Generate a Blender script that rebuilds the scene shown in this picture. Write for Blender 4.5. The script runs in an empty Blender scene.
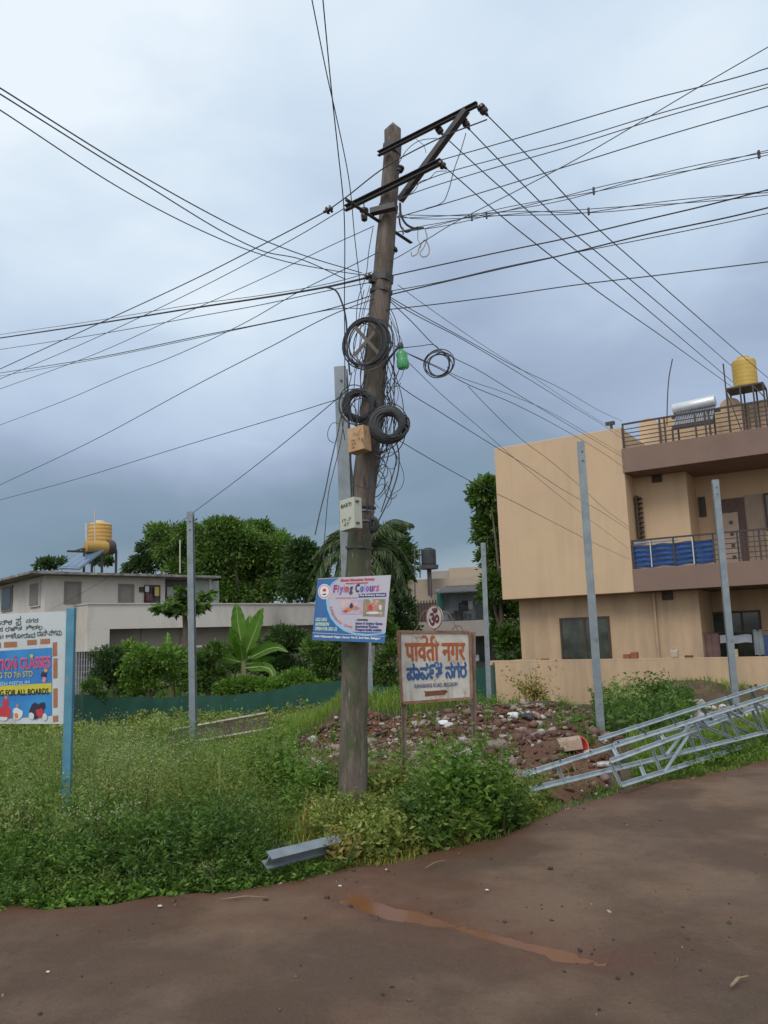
import bpy, math, random
import numpy as np
from mathutils import Vector, Matrix
random.seed(7); RNG = np.random.default_rng(11)
R = math.radians
scene = bpy.context.scene
COL = scene.collection

# ------------------------------------------------------------------ camera
F_PX = 800.0; PITCH = R(8.88); ROLL = R(2.0)
CAM = np.array([0.0, 0.0, 1.55])
_F = np.array([0, math.cos(PITCH), math.sin(PITCH)])
_R0 = np.array([1.0, 0, 0]); _U0 = np.array([0, -math.sin(PITCH), math.cos(PITCH)])
_R = math.cos(ROLL) * _R0 - math.sin(ROLL) * _U0
_U = math.sin(ROLL) * _R0 + math.cos(ROLL) * _U0
def ray(px, py): return _F + (px - 384) / F_PX * _R - (py - 512) / F_PX * _U
def P(px, py, Y):
    d = ray(px, py); return CAM + d * (Y / d[1])
def G(px, py, z=0.0):
    d = ray(px, py); return CAM + d * ((z - CAM[2]) / d[2])
def proj(p):
    v = np.asarray(p, float) - CAM; w = v @ _F
    return 384 + F_PX * (v @ _R) / w, 512 - F_PX * (v @ _U) / w
def fdist(p): return float((np.asarray(p) - CAM) @ _F)
def pxm(n, p): return n * fdist(p) / F_PX          # n pixels at point p, in metres
cd = bpy.data.cameras.new('camera'); cd.sensor_fit = 'VERTICAL'; cd.sensor_height = 24; cd.lens = F_PX / 1024 * 24
cd.clip_start = 0.05; cd.clip_end = 3000
cam = bpy.data.objects.new('camera', cd); COL.objects.link(cam)
cam.matrix_world = Matrix(((_R[0], _U[0], -_F[0], CAM[0]), (_R[1], _U[1], -_F[1], CAM[1]), (_R[2], _U[2], -_F[2], CAM[2]), (0, 0, 0, 1)))
scene.camera = cam

# ------------------------------------------------------------------ materials
def nd(nt, t, **kw):
    n = nt.nodes.new(t)
    for k, v in kw.items(): setattr(n, k, v)
    return n
def ramp(nt, fac, stops):
    r = nd(nt, 'ShaderNodeValToRGB'); e = r.color_ramp.elements
    while len(e) > 1: e.remove(e[-1])
    e[0].position = stops[0][0]; e[0].color = (*stops[0][1], 1)
    for p, c in stops[1:]:
        x = e.new(p); x.color = (*c, 1)
    nt.links.new(fac, r.inputs[0]); return r.outputs[0]
def noise(nt, scale, detail=4, rough=.55, coord='Object', stretch=None, off=0):
    tc = nd(nt, 'ShaderNodeTexCoord'); src = tc.outputs[coord]
    if coord == 'Position':
        pass
    if stretch or off:
        mp = nd(nt, 'ShaderNodeMapping'); nt.links.new(src, mp.inputs[0]); src = mp.outputs[0]
        mp.inputs['Scale'].default_value = stretch or (1, 1, 1); mp.inputs['Location'].default_value = (off, off, off)
    n = nd(nt, 'ShaderNodeTexNoise'); n.inputs['Scale'].default_value = scale
    n.inputs['Detail'].default_value = detail; n.inputs['Roughness'].default_value = rough
    nt.links.new(src, n.inputs['Vector']); return n.outputs[0]
def mixc(nt, fac, a, b, mode='MIX'):
    m = nd(nt, 'ShaderNodeMix', data_type='RGBA', blend_type=mode)
    for s, i in ((fac, 0), (a, 6), (b, 7)):
        if isinstance(s, (int, float)): m.inputs[i].default_value = s
        elif isinstance(s, tuple): m.inputs[i].default_value = (*s, 1)
        else: nt.links.new(s, m.inputs[i])
    return m.outputs[2]
def newmat(name):
    m = bpy.data.materials.new(name); m.use_nodes = True
    return m, m.node_tree, m.node_tree.nodes['Principled BSDF']
def bump(nt, b, h, strength=.3, dist=.01):
    n = nd(nt, 'ShaderNodeBump'); n.inputs['Strength'].default_value = strength; n.inputs['Distance'].default_value = dist
    nt.links.new(h, n.inputs['Height']); nt.links.new(n.outputs[0], b.inputs['Normal'])
_mats = {}
def M(name, c1, c2=None, scale=3, rough=.7, metal=0, dirt=None, dscale=1.2, dlo=.5, dhi=.7, bmp=0, bscale=None, stretch=None, spec=.5, alpha=1, trans=0, dstretch=None, bdist=.01):
    if name in _mats: return _mats[name]
    m, nt, b = newmat(name); c2 = c2 or tuple(x * .82 for x in c1)
    col = mixc(nt, ramp(nt, noise(nt, scale, 6, .6, stretch=stretch), [(.35, (0, 0, 0)), (.65, (1, 1, 1))]), c1, c2)
    if dirt:
        f = ramp(nt, noise(nt, dscale, 7, .65, stretch=dstretch, off=3.3), [(dlo, (0, 0, 0)), (dhi, (1, 1, 1))])
        col = mixc(nt, f, col, dirt)
    nt.links.new(col, b.inputs['Base Color'])
    b.inputs['Roughness'].default_value = rough; b.inputs['Metallic'].default_value = metal
    b.inputs['Specular IOR Level'].default_value = spec; b.inputs['Alpha'].default_value = alpha
    b.inputs['Transmission Weight'].default_value = trans
    if bmp: bump(nt, b, noise(nt, bscale or scale * 4, 5, .6, stretch=stretch), bmp, bdist)
    _mats[name] = m; return m
def leafmat(name, stops, rough=.55, trans=.28, spec=.35):
    if name in _mats: return _mats[name]
    m, nt, b = newmat(name)
    g = nd(nt, 'ShaderNodeNewGeometry')
    nz = noise(nt, .8, 5, .6)
    mth = nd(nt, 'ShaderNodeMath', operation='MULTIPLY_ADD'); nt.links.new(g.outputs['Random Per Island'], mth.inputs[0]); mth.inputs[1].default_value = .50
    m2 = nd(nt, 'ShaderNodeMath', operation='MULTIPLY'); nt.links.new(nz, m2.inputs[0]); m2.inputs[1].default_value = .62
    nt.links.new(m2.outputs[0], mth.inputs[2])
    col = ramp(nt, mth.outputs[0], stops)
    nt.links.new(col, b.inputs['Base Color']); b.inputs['Roughness'].default_value = rough; b.inputs['Specular IOR Level'].default_value = spec
    t = nd(nt, 'ShaderNodeBsdfTranslucent'); br = mixc(nt, 1.0, col, (1.0, 1.25, .55), 'MULTIPLY'); nt.links.new(br, t.inputs[0])
    mx = nd(nt, 'ShaderNodeMixShader'); mx.inputs[0].default_value = trans
    nt.links.new(b.outputs[0], mx.inputs[1]); nt.links.new(t.outputs[0], mx.inputs[2])
    nt.links.new(mx.outputs[0], nt.nodes['Material Output'].inputs[0])
    _mats[name] = m; return m

# ------------------------------------------------------------------ mesh builder
def nrm(v):
    v = np.asarray(v, float); return v / (np.linalg.norm(v) + 1e-12)
class MB:
    def __init__(s, T=None): s.v = []; s.f = []; s.T = T; s.smooth = False; s.fm = []
    def add(s, vs, fs, mi=0):
        k = len(s.v); s.v += [tuple(map(float, p)) for p in vs]; s.f += [tuple(i + k for i in f) for f in fs]; s.fm += [mi] * len(fs); return s
    def box(s, x0, x1, y0, y1, z0, z1, mi=0):
        v = [(x, y, z) for z in (z0, z1) for y in (y0, y1) for x in (x0, x1)]
        return s.add(v, [(0, 2, 3, 1), (4, 5, 7, 6), (0, 1, 5, 4), (2, 6, 7, 3), (0, 4, 6, 2), (1, 3, 7, 5)], mi)
    def prof(s, p0, p1, pts, up=(0, 0, 1), taper=1.0):
        """extrude a closed 2D outline (side, up) from p0 to p1"""
        p0 = np.asarray(p0, float); p1 = np.asarray(p1, float); d = nrm(p1 - p0)
        a = nrm(np.cross(d, up)); b = np.cross(a, d); n = len(pts)
        vs = [p0 + a * x + b * y for x, y in pts] + [p1 + (a * x + b * y) * taper for x, y in pts]
        fs = [(i, (i + 1) % n, n + (i + 1) % n, n + i) for i in range(n)] + [tuple(range(n))[::-1], tuple(range(n, 2 * n))]
        return s.add(vs, fs)
    def bar(s, p0, p1, w, h, up=(0, 0, 1), taper=1.0): return s.prof(p0, p1, [(-w / 2, -h / 2), (w / 2, -h / 2), (w / 2, h / 2), (-w / 2, h / 2)], up, taper)
    def angle(s, p0, p1, w, t=.007, up=(0, 0, 1), fl=1): return s.prof(p0, p1, [(0, 0), (fl * w, 0), (fl * w, t), (fl * t, t), (fl * t, w), (0, w)], up)
    def channel(s, p0, p1, w, h, t, up=(0, 0, 1)): return s.prof(p0, p1, [(-w / 2, -h / 2), (w / 2, -h / 2), (w / 2, -h / 2 + t), (-w / 2 + t, -h / 2 + t), (-w / 2 + t, h / 2 - t), (w / 2, h / 2 - t), (w / 2, h / 2), (-w / 2, h / 2)], up)
    def ibeam(s, p0, p1, w, h, t, up=(0, 1, 0)):
        q = [(-w/2, -h/2), (w/2, -h/2), (w/2, -h/2+t), (t/2, -h/2+t), (t/2, h/2-t), (w/2, h/2-t), (w/2, h/2), (-w/2, h/2), (-w/2, h/2-t), (-t/2, h/2-t), (-t/2, -h/2+t), (-w/2, -h/2+t)]
        return s.prof(p0, p1, q, up)
    def tube(s, pts, r, n=6, cap=True):
        pts = np.asarray(pts, float); N = len(pts); rr = np.full(N, r) if np.isscalar(r) else np.asarray(r, float)
        tg = np.gradient(pts, axis=0); tg /= np.linalg.norm(tg, axis=1)[:, None] + 1e-12
        u = np.array([0, 0, 1.0]) if abs(tg[0][2]) < .9 else np.array([1.0, 0, 0])
        a = nrm(np.cross(tg[0], u)); vs = []
        for i in range(N):
            a = nrm(a - tg[i] * (a @ tg[i])); b = np.cross(tg[i], a)
            for k in range(n):
                th = 2 * math.pi * k / n; vs.append(pts[i] + rr[i] * (math.cos(th) * a + math.sin(th) * b))
        fs = [(i * n + k, i * n + (k + 1) % n, (i + 1) * n + (k + 1) % n, (i + 1) * n + k) for i in range(N - 1) for k in range(n)]
        if cap: fs += [tuple(range(n))[::-1], tuple(range((N - 1) * n, N * n))]
        s.smooth = True
        return s.add(vs, fs)
    def lathe(s, p0, p1, prof, n=12):
        """prof: list of (t along p0->p1, radius)"""
        p0 = np.asarray(p0, float); p1 = np.asarray(p1, float); d = nrm(p1 - p0)
        u = (0, 0, 1) if abs(d[2]) < .9 else (1, 0, 0)
        a = nrm(np.cross(d, u)); b = np.cross(d, a); vs = []
        for t, r in prof:
            for k in range(n):
                th = 2 * math.pi * k / n; vs.append(p0 + (p1 - p0) * t + r * (math.cos(th) * a + math.sin(th) * b))
        L = len(prof)
        fs = [(i * n + k, i * n + (k + 1) % n, (i + 1) * n + (k + 1) % n, (i + 1) * n + k) for i in range(L - 1) for k in range(n)]
        fs += [tuple(range(n))[::-1], tuple(range((L - 1) * n, L * n))]
        s.smooth = True
        return s.add(vs, fs)
    def build(s, name, mat, parent=None, bevel=0, shade=None):
        v = np.array(s.v, float).reshape(-1, 3)
        if s.T is not None: v = s.T(v)
        return mk(name, v, s.f, mat, parent, s.smooth if shade is None else shade, bevel, s.fm)
def root_loc(o):
    l = np.zeros(3)
    while o is not None: l += np.array(o.location); o = o.parent
    return l
def mk(name, v, f, mat, parent=None, smooth=False, bevel=0, fm=None):
    me = bpy.data.meshes.new(name)
    if parent is not None: v = v - root_loc(parent)
    me.from_pydata([tuple(p) for p in v], [], f)
    mats = mat if isinstance(mat, (list, tuple)) else [mat]
    for m in mats: me.materials.append(m)
    if fm is not None and len(mats) > 1: me.polygons.foreach_set('material_index', fm)
    if smooth:
        me.polygons.foreach_set('use_smooth', [True] * len(me.polygons))
    me.update()
    o = bpy.data.objects.new(name, me); COL.objects.link(o)
    if smooth:
        try: me.set_sharp_from_angle(angle=R(40))
        except Exception: pass
    if bevel:
        b = o.modifiers.new('bevel', 'BEVEL'); b.width = bevel; b.segments = 2; b.limit_method = 'ANGLE'
    if parent is not None: o.parent = parent
    return o
def quads(name, Q, mat, parent=None):
    """Q: (n,4,3) array"""
    Q = np.asarray(Q, float); n = len(Q); v = Q.reshape(-1, 3)
    if parent is not None: v = v - root_loc(parent)
    me = bpy.data.meshes.new(name)
    me.vertices.add(4 * n); me.vertices.foreach_set('co', v.astype(np.float32).ravel())
    me.loops.add(4 * n); me.loops.foreach_set('vertex_index', np.arange(4 * n, dtype=np.int32))
    me.polygons.add(n); me.polygons.foreach_set('loop_start', np.arange(0, 4 * n, 4, dtype=np.int32))
    me.materials.append(mat); me.update(calc_edges=True)
    o = bpy.data.objects.new(name, me); COL.objects.link(o)
    if parent is not None: o.parent = parent
    return o
def tag(o, label=None, cat=None, group=None, kind=None):
    if label: o['label'] = label
    if cat: o['category'] = cat
    if group: o['group'] = group
    if kind: o['kind'] = kind
    return o
def thing(name, label, cat, loc, group=None):
    o = bpy.data.objects.new(name, None); o.empty_display_size = .2; o.location = tuple(map(float, loc)); COL.objects.link(o)
    return tag(o, label, cat, group)
def struct(o): return tag(o, kind='structure')

# ------------------------------------------------------------------ leaves
def rand_dirs(n):
    v = RNG.normal(size=(n, 3)); return v / np.linalg.norm(v, axis=1)[:, None]
def leafq(c, d, L, W, flat=None):
    """diamond leaves starting at c along d"""
    n = len(c); L = np.broadcast_to(L, n)[:, None]; W = np.broadcast_to(W, n)[:, None]
    s = np.cross(d, rand_dirs(n) if flat is None else flat); s /= np.linalg.norm(s, axis=1)[:, None] + 1e-9
    up = np.cross(s, d)
    a = c; b = c + d * L * .45 + s * W * .5 + up * L * .06; t = c + d * L - up * L * .08; e = c + d * L * .45 - s * W * .5 + up * L * .06
    return np.stack([a, b, t, e], axis=1)

# ------------------------------------------------------------------ text
def text_pts(s, res=3):
    cu = bpy.data.curves.new('tmp', 'FONT'); cu.body = s; cu.resolution_u = res
    o = bpy.data.objects.new('tmp', cu); COL.objects.link(o)
    dg = bpy.context.evaluated_depsgraph_get(); dg.update()
    me = bpy.data.meshes.new_from_object(o.evaluated_get(dg))
    v = np.array([x.co[:] for x in me.vertices]); f = [tuple(p.vertices) for p in me.polygons]
    bpy.data.objects.remove(o); bpy.data.curves.remove(cu); bpy.data.meshes.remove(me)
    return v, f
def fit_text(s, x0, x1, y0, y1, bold=0, res=3):
    """2D outline of s stretched into the box; bold thickens it by repeating it"""
    v, f = text_pts(s, res); v = v[:, :2]
    lo = v.min(0); hi = v.max(0)
    q = (v - lo) / (hi - lo) * np.array([x1 - x0, y1 - y0]) + np.array([x0, y0])
    return q, f
class Sheet:
    """a flat board through four corner points; (u,v) in 0..1, off = metres in front of it"""
    def __init__(s, bl, br, tr, tl):
        s.c = [np.asarray(x, float) for x in (bl, br, tr, tl)]
        s.n = nrm(np.cross(s.c[1] - s.c[0], s.c[3] - s.c[0]))
        if (CAM - s.c[0]) @ s.n < 0: s.n = -s.n
    def at(s, u, v, off=0): 
        a, b, c, d = s.c; return a * (1-u) * (1-v) + b * u * (1-v) + c * u * v + d * (1-u) * v + s.n * off
    def poly(s, mb, pts, off):
        mb.add([s.at(u, v, off) for u, v in pts], [tuple(range(len(pts)))])
    def text(s, name, txt, x0, x1, y0, y1, mat, parent, off=.004, bold=0, res=3, warp=None):
        q, f = fit_text(txt, x0, x1, y0, y1, res=res)
        mb = MB(); k = 0
        for dx, dy in ([(0, 0)] if not bold else [(0, 0), (bold, 0), (-bold, 0), (0, bold * 1.3), (0, -bold * 1.3)]):
            vs = []
            for a, b in q:
                a += dx; b += dy
                if warp: a, b = warp(a, b)
                vs.append(s.at(a, b, off + k * .0002))
            mb.add(vs, f); k += 1
        return mb.build(name, mat, parent)
# ------------------------------------------------------------------ world, sun
SUN_EL, SUN_AZ = R(48), R(205)      # azimuth measured from +Y towards +X
w = bpy.data.worlds.new('World'); scene.world = w; w.use_nodes = True; nt = w.node_tree
bg = nt.nodes['Background']
sky = nd(nt, 'ShaderNodeTexSky', sky_type='NISHITA'); sky.sun_disc = False; sky.sun_elevation = SUN_EL; sky.sun_rotation = SUN_AZ; sky.dust_density = 2
tc = nd(nt, 'ShaderNodeTexCoord'); sep = nd(nt, 'ShaderNodeSeparateXYZ'); nt.links.new(tc.outputs['Generated'], sep.inputs[0])
# cloud deck: dark storm cloud low down ahead, brighter higher up and behind
def wmath(op, a, b, c=None):
    m = nd(nt, 'ShaderNodeMath', operation=op)
    for i, x in enumerate((a, b, c)):
        if x is None: continue
        if isinstance(x, (int, float)): m.inputs[i].default_value = x
        else: nt.links.new(x, m.inputs[i])
    return m.outputs[0]
def wnoise(sc, det, sx=1, sy=1, sz=1, off=(0, 0, 0), dist=0):
    mp = nd(nt, 'ShaderNodeMapping'); mp.inputs['Scale'].default_value = (sx, sy, sz); mp.inputs['Location'].default_value = off
    nt.links.new(tc.outputs['Generated'], mp.inputs[0]); n = nd(nt, 'ShaderNodeTexNoise')
    n.inputs['Scale'].default_value = sc; n.inputs['Detail'].default_value = det; n.inputs['Roughness'].default_value = .5; n.inputs['Distortion'].default_value = dist
    nt.links.new(mp.outputs[0], n.inputs[0]); return n.outputs[0]
n1 = wnoise(1.9, 4, sz=1.6, off=(.3, 1.1, .25), dist=.4); n2 = wnoise(4.2, 9, sz=2.2, off=(2, 0, 1), dist=.3)
el = wmath('MULTIPLY_ADD', n1, .46, sep.outputs['Z']); el = wmath('ADD', el, -.20)
el = wmath('MULTIPLY_ADD', n2, .30, el); el = wmath('ADD', el, -.15)
# thinner, brighter places in the cloud deck
def lobe(px, py, k, amp):
    global el
    d = nrm(ray(px, py)); v = nd(nt, 'ShaderNodeVectorMath', operation='DOT_PRODUCT'); nt.links.new(tc.outputs['Generated'], v.inputs[0]); v.inputs[1].default_value = tuple(d)
    g = wmath('POWER', wmath('MAXIMUM', v.outputs['Value'], 0.0), k); g = wmath('MULTIPLY', g, wmath('MULTIPLY_ADD', n2, 1.6, .2)); el = wmath('MULTIPLY_ADD', g, amp, el)
lobe(10, 60, 40, .26); lobe(240, 300, 120, .24); lobe(690, 150, 110, .20); lobe(430, 60, 90, .12); lobe(90, 470, 60, -.08); lobe(480, 330, 50, -.07); lobe(330, 170, 160, -.10); lobe(560, 30, 120, -.08)
el = wmath('MULTIPLY_ADD', sep.outputs['X'], -.10, el)
K = 10.0
cloud = ramp(nt, el, [(0.0, (.36, .43, .50)), (.05, (.28, .36, .43)), (.11, (.195, .285, .375)), (.20, (.25, .34, .45)), (.31, (.365, .455, .615)), (.43, (.52, .635, .80)), (.60, (.66, .79, .93)), (.85, (.88, .97, 1.05))])
# pale break under the deck, over the roofs to the right
br_ = wmath('MULTIPLY', wmath('SUBTRACT', 1.0, wmath('MULTIPLY', wmath('ABSOLUTE', wmath('SUBTRACT', wmath('MULTIPLY_ADD', n2, .05, sep.outputs['Z']), .085), 0), 17.0)), 1.0)
br_ = wmath('MAXIMUM', br_, 0.0)
xr = wmath('MINIMUM', wmath('MAXIMUM', wmath('MULTIPLY_ADD', sep.outputs['X'], 6.0, .1), 0), 1)
cloud = mixc(nt, wmath('MULTIPLY', br_, xr), cloud, (.46, .55, .60))
back = wmath('MAXIMUM', wmath('MULTIPLY', sep.outputs['Y'], -1.0), 0)
cloud = mixc(nt, wmath('MULTIPLY', back, .8), cloud, (1.45, 1.45, 1.45))
big = mixc(nt, 1.0, cloud, (K, K, K), 'MULTIPLY')
fin = mixc(nt, .93, sky.outputs[0], big)
nt.links.new(fin, bg.inputs[0]); bg.inputs[1].default_value = .1
ld = bpy.data.lights.new('sun', 'SUN'); ld.energy = 1.3; ld.angle = R(24); ld.color = (1, .93, .84)
lo = bpy.data.objects.new('sun', ld); COL.objects.link(lo)
sd = Vector((math.cos(SUN_EL) * math.sin(SUN_AZ), math.cos(SUN_EL) * math.cos(SUN_AZ), math.sin(SUN_EL)))
lo.rotation_euler = sd.to_track_quat('Z', 'Y').to_euler()
vs = scene.view_settings; scene.display_settings.display_device = 'sRGB'
vs.view_transform = 'Standard'; vs.look = 'None'; vs.exposure = 0; vs.gamma = 1; vs.use_curve_mapping = False

# ------------------------------------------------------------------ ground
EDGE_PX = [(0, 908), (100, 898), (200, 890), (280, 882), (340, 868), (440, 850), (500, 832), (550, 812), (620, 790), (700, 774), (768, 759)]
EDGE = np.array([G(*p)[:2] for p in EDGE_PX])
e0 = EDGE[0] + (EDGE[0] - EDGE[2]) * 6; e1 = EDGE[-1] + (EDGE[-1] - EDGE[-4]) * 12
EX = np.concatenate([[e0[0]], EDGE[:, 0], [e1[0]]]); EY = np.concatenate([[e0[1]], EDGE[:, 1], [e1[1]]])
def edge_y(x): return np.interp(x, EX, EY)
def sm(a, b, x):
    t = np.clip((x - a) / (b - a), 0, 1); return t * t * (3 - 2 * t)
_ph = RNG.uniform(0, 6.28, (24, 2)); _fr = RNG.normal(size=(24, 2))
def wob(x, y, f=1.0):
    s = 0
    for i in range(24): s = s + np.sin(_fr[i, 0] * x * f + _ph[i, 0] + _fr[i, 1] * y * f) / 24
    return s * 2
def gauss(x, y, cx, cy, sx, sy): return np.exp(-((x - cx) / sx) ** 2 - ((y - cy) / sy) ** 2)
MOUNDS = [(G(425, 742, -.2), 1.9, 1.2, .66), (G(330, 745, -.2), 1.2, 1.0, .36), (G(520, 724, -.35), 1.9, 1.5, .48), (G(560, 762, -.1), .9, .8, .24), (G(690, 708, -.4), 1.6, 1.0, .5)]
def ter(x, y):
    x = np.asarray(x, float); y = np.asarray(y, float)
    d = y - edge_y(x)
    z = -.70 * sm(1.0, 15, d) - .5 * sm(14, 32, d)
    lot = sm(0, .8, d)
    z = z + lot * (.05 + .05 * wob(x, y, 1.6) + .02 * wob(x, y, 5))
    for c, sx, sy, h in MOUNDS: z = z + h * gauss(x, y, c[0], c[1], sx, sy) * (1 + .25 * wob(x, y, 4)) * sm(.2, 1.2, d)
    return np.where(d < 0, -.06, np.minimum(z, z * lot - .06 * (1 - lot) + 0))
xs = np.concatenate([-np.geomspace(12, 700, 22)[::-1], np.arange(-11.8, 12, .16), np.geomspace(12, 700, 22)])
ys = np.concatenate([[-300, -60, -15, -5], np.arange(0, 28, .16), np.geomspace(28, 1200, 26)])
X, Y = np.meshgrid(xs, ys); Z = ter(X, Y)
nx, ny = len(xs), len(ys)
idx = np.arange(nx * ny).reshape(ny, nx)
fs = np.stack([idx[:-1, :-1], idx[:-1, 1:], idx[1:, 1:], idx[1:, :-1]], -1).reshape(-1, 4)
m, nt2, b2 = newmat('lot_soil')
soil = mixc(nt2, ramp(nt2, noise(nt2, 3, 8, .65), [(.35, (0, 0, 0)), (.65, (1, 1, 1))]), (.075, .042, .030), (.135, .085, .062))
gr = mixc(nt2, ramp(nt2, noise(nt2, 6, 6, .7), [(.3, (0, 0, 0)), (.7, (1, 1, 1))]), (.02, .035, .012), (.05, .07, .025))
col = mixc(nt2, ramp(nt2, noise(nt2, .8, 5, .6, off=5), [(.48, (0, 0, 0)), (.6, (1, 1, 1))]), soil, gr)
nt2.links.new(col, b2.inputs['Base Color']); b2.inputs['Roughness'].default_value = .95; bump(nt2, b2, noise(nt2, 18, 8, .7), .8, .04)
struct(mk('ground', np.stack([X.ravel(), Y.ravel(), Z.ravel()], 1), [tuple(f) for f in fs.tolist()], m, smooth=True))

# road: one sheet with worn wheel tracks and a shallow water-filled dip
PUD = np.array([G(*p)[:2] for p in [(345, 897), (400, 912), (460, 925), (520, 942), (575, 956), (606, 962)]])
def seg_d(x, y, pl):
    best = np.full(np.shape(x), 99.0); tt = np.zeros(np.shape(x))
    for i in range(len(pl) - 1):
        a, b = pl[i], pl[i+1]; L = b - a; t = np.clip(((x - a[0]) * L[0] + (y - a[1]) * L[1]) / (L @ L), 0, 1)
        dd = np.hypot(x - a[0] - t * L[0], y - a[1] - t * L[1]); k = dd < best
        best = np.where(k, dd, best); tt = np.where(k, (i + t) / (len(pl) - 1), tt)
    return best, tt
PUD2 = np.array([G(*p)[:2] for p in [(405, 884), (440, 885), (468, 888)]]); PUD3 = np.array([G(*p)[:2] for p in [(190, 922), (260, 919), (320, 920)]])
def road_z(x, y):
    z = .020 * wob(x, y, 1.1) + .010 * wob(x + 3, y, 3.2) + .004 * wob(x, y + 9, 9)
    d, t = seg_d(x, y, PUD); d = np.abs(d + .05 * wob(x, y, 5) + .045 * wob(x + 4, y, 15)); z = z * (1 - np.exp(-(d / .35) ** 2))
    z = z - .022 * np.exp(-(d / (.070 - .025 * t)) ** 2) + .003 * wob(x, y, 11) * np.exp(-(d / .2) ** 2) + .013 * np.exp(-((d - .21) / .10) ** 2)
    d2, _ = seg_d(x, y, PUD2); d2 = np.abs(d2 + .03 * wob(x, y, 7) + .02 * wob(x + 4, y, 17)); z = z * (1 - .8 * np.exp(-(d2 / .2) ** 2)) 
    return z - .006
def road_full(x, y):
    d = y - edge_y(x) - .16 * wob(x, y, 4) - .07 * wob(x + 2, y, 11)
    return road_z(x, y) - .25 * sm(-.05, .35, d)
rx = np.concatenate([-np.geomspace(5.2, 300, 22)[::-1], np.arange(-5.1, 8.0, .045), np.geomspace(8.05, 400, 24)]); ry = np.concatenate([[-250, -50, -10, -2, 0, 1, 1.5], np.arange(2, 14.5, .045), np.geomspace(14.6, 60, 14)])
X, Y = np.meshgrid(rx, ry); Z = road_full(X, Y)
idx = np.arange(len(rx) * len(ry)).reshape(len(ry), len(rx))
fs = np.stack([idx[:-1, :-1], idx[:-1, 1:], idx[1:, 1:], idx[1:, :-1]], -1).reshape(-1, 4)
keep = (Y - edge_y(X) < .8).ravel()[fs].all(1); fs = fs[keep]
m, nt2, b2 = newmat('muddy_asphalt')
base = mixc(nt2, ramp(nt2, noise(nt2, .9, 8, .62, off=1.7), [(.42, (0, 0, 0)), (.58, (1, 1, 1))]), (.100, .060, .037), (.172, .110, .071))
base = mixc(nt2, ramp(nt2, noise(nt2, .55, 7, .6, off=7.7, stretch=(.55, 1.2, 1)), [(.50, (0, 0, 0)), (.66, (1, 1, 1))]), base, (.082, .058, .041))
base = mixc(nt2, ramp(nt2, noise(nt2, 1.3, 9, .7, off=2.2, stretch=(.7, 1.4, 1)), [(.56, (0, 0, 0)), (.70, (.8, .8, .8))]), base, (.135, .075, .045))
grit = ramp(nt2, noise(nt2, 60, 3, .6), [(.55, (0, 0, 0)), (.75, (1, 1, 1))])
base = mixc(nt2, mixc(nt2, 1, grit, (.35, .35, .35), 'MULTIPLY'), base, (.20, .15, .12))
dk = ramp(nt2, noise(nt2, 30, 6, .7, off=9), [(.55, (0, 0, 0)), (.75, (1, 1, 1))])
base = mixc(nt2, mixc(nt2, 1, dk, (.6, .6, .6), 'MULTIPLY'), base, (.04, .028, .022))
at_ = nd(nt2, 'ShaderNodeAttribute'); at_.attribute_name = 'mud'
base = mixc(nt2, mixc(nt2, 1, at_.outputs['Color'], ramp(nt2, noise(nt2, 5, 7, .7), [(.3, (.25, .25, .25)), (.6, (1, 1, 1))]), 'MULTIPLY'), base, (.115, .045, .024))
nt2.links.new(base, b2.inputs['Base Color'])
rg = ramp(nt2, noise(nt2, 1.1, 6, .6, off=4), [(.35, (.5, .5, .5)), (.65, (.85, .85, .85))]); nt2.links.new(rg, b2.inputs['Roughness'])
b2.inputs['Specular IOR Level'].default_value = .28
h1 = mixc(nt2, .5, noise(nt2, 70, 6, .75), noise(nt2, 7, 8, .7)); bump(nt2, b2, h1, .9, .022)
ro = struct(mk('road', np.stack([X.ravel(), Y.ravel(), Z.ravel()], 1), [tuple(f) for f in fs.tolist()], m, smooth=True))
ca = ro.data.color_attributes.new('mud', 'FLOAT_COLOR', 'POINT')
xx, yy = X.ravel(), Y.ravel(); de = edge_y(xx) - yy; dp, _t = seg_d(xx, yy, PUD); dp2, _t = seg_d(xx, yy, PUD2); dp3, _t = seg_d(xx, yy, PUD3)
mu = np.clip(.75 * np.exp(-(np.maximum(de, 0) / (.32 + .2 * wob(xx, yy, 2))) ** 2) + .7 * np.exp(-(dp / .28) ** 2) + .6 * np.exp(-(dp2 / .3) ** 2) + .45 * np.exp(-(dp3 / .12) ** 2), 0, 1)
ca.data.foreach_set('color', np.stack([mu, mu, mu, np.ones_like(mu)], 1).astype(np.float32).ravel())
# muddy water
m, nt2, b2 = newmat('muddy_water'); b2.inputs['Base Color'].default_value = (.21, .085, .032, 1); b2.inputs['Roughness'].default_value = .18; b2.inputs['Specular IOR Level'].default_value = .20
nt2.links.new(mixc(nt2, noise(nt2, 5, 4), (.13, .050, .018), (.19, .080, .030)), b2.inputs['Base Color'])
def strip(pl, wd, z):
    vs = []; n = len(pl)
    for i, p in enumerate(pl):
        t = nrm(pl[min(i+1, n-1)] - pl[max(i-1, 0)]); s = np.array([-t[1], t[0]])
        for k in (-1, 1): q = p + s * wd * k; vs.append((q[0], q[1], z))
    return np.array(vs), [(2*i, 2*i+2, 2*i+3, 2*i+1) for i in range(n-1)]
v, f = strip(PUD, .26, -.0145); struct(mk('puddle', v, f, m))

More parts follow.
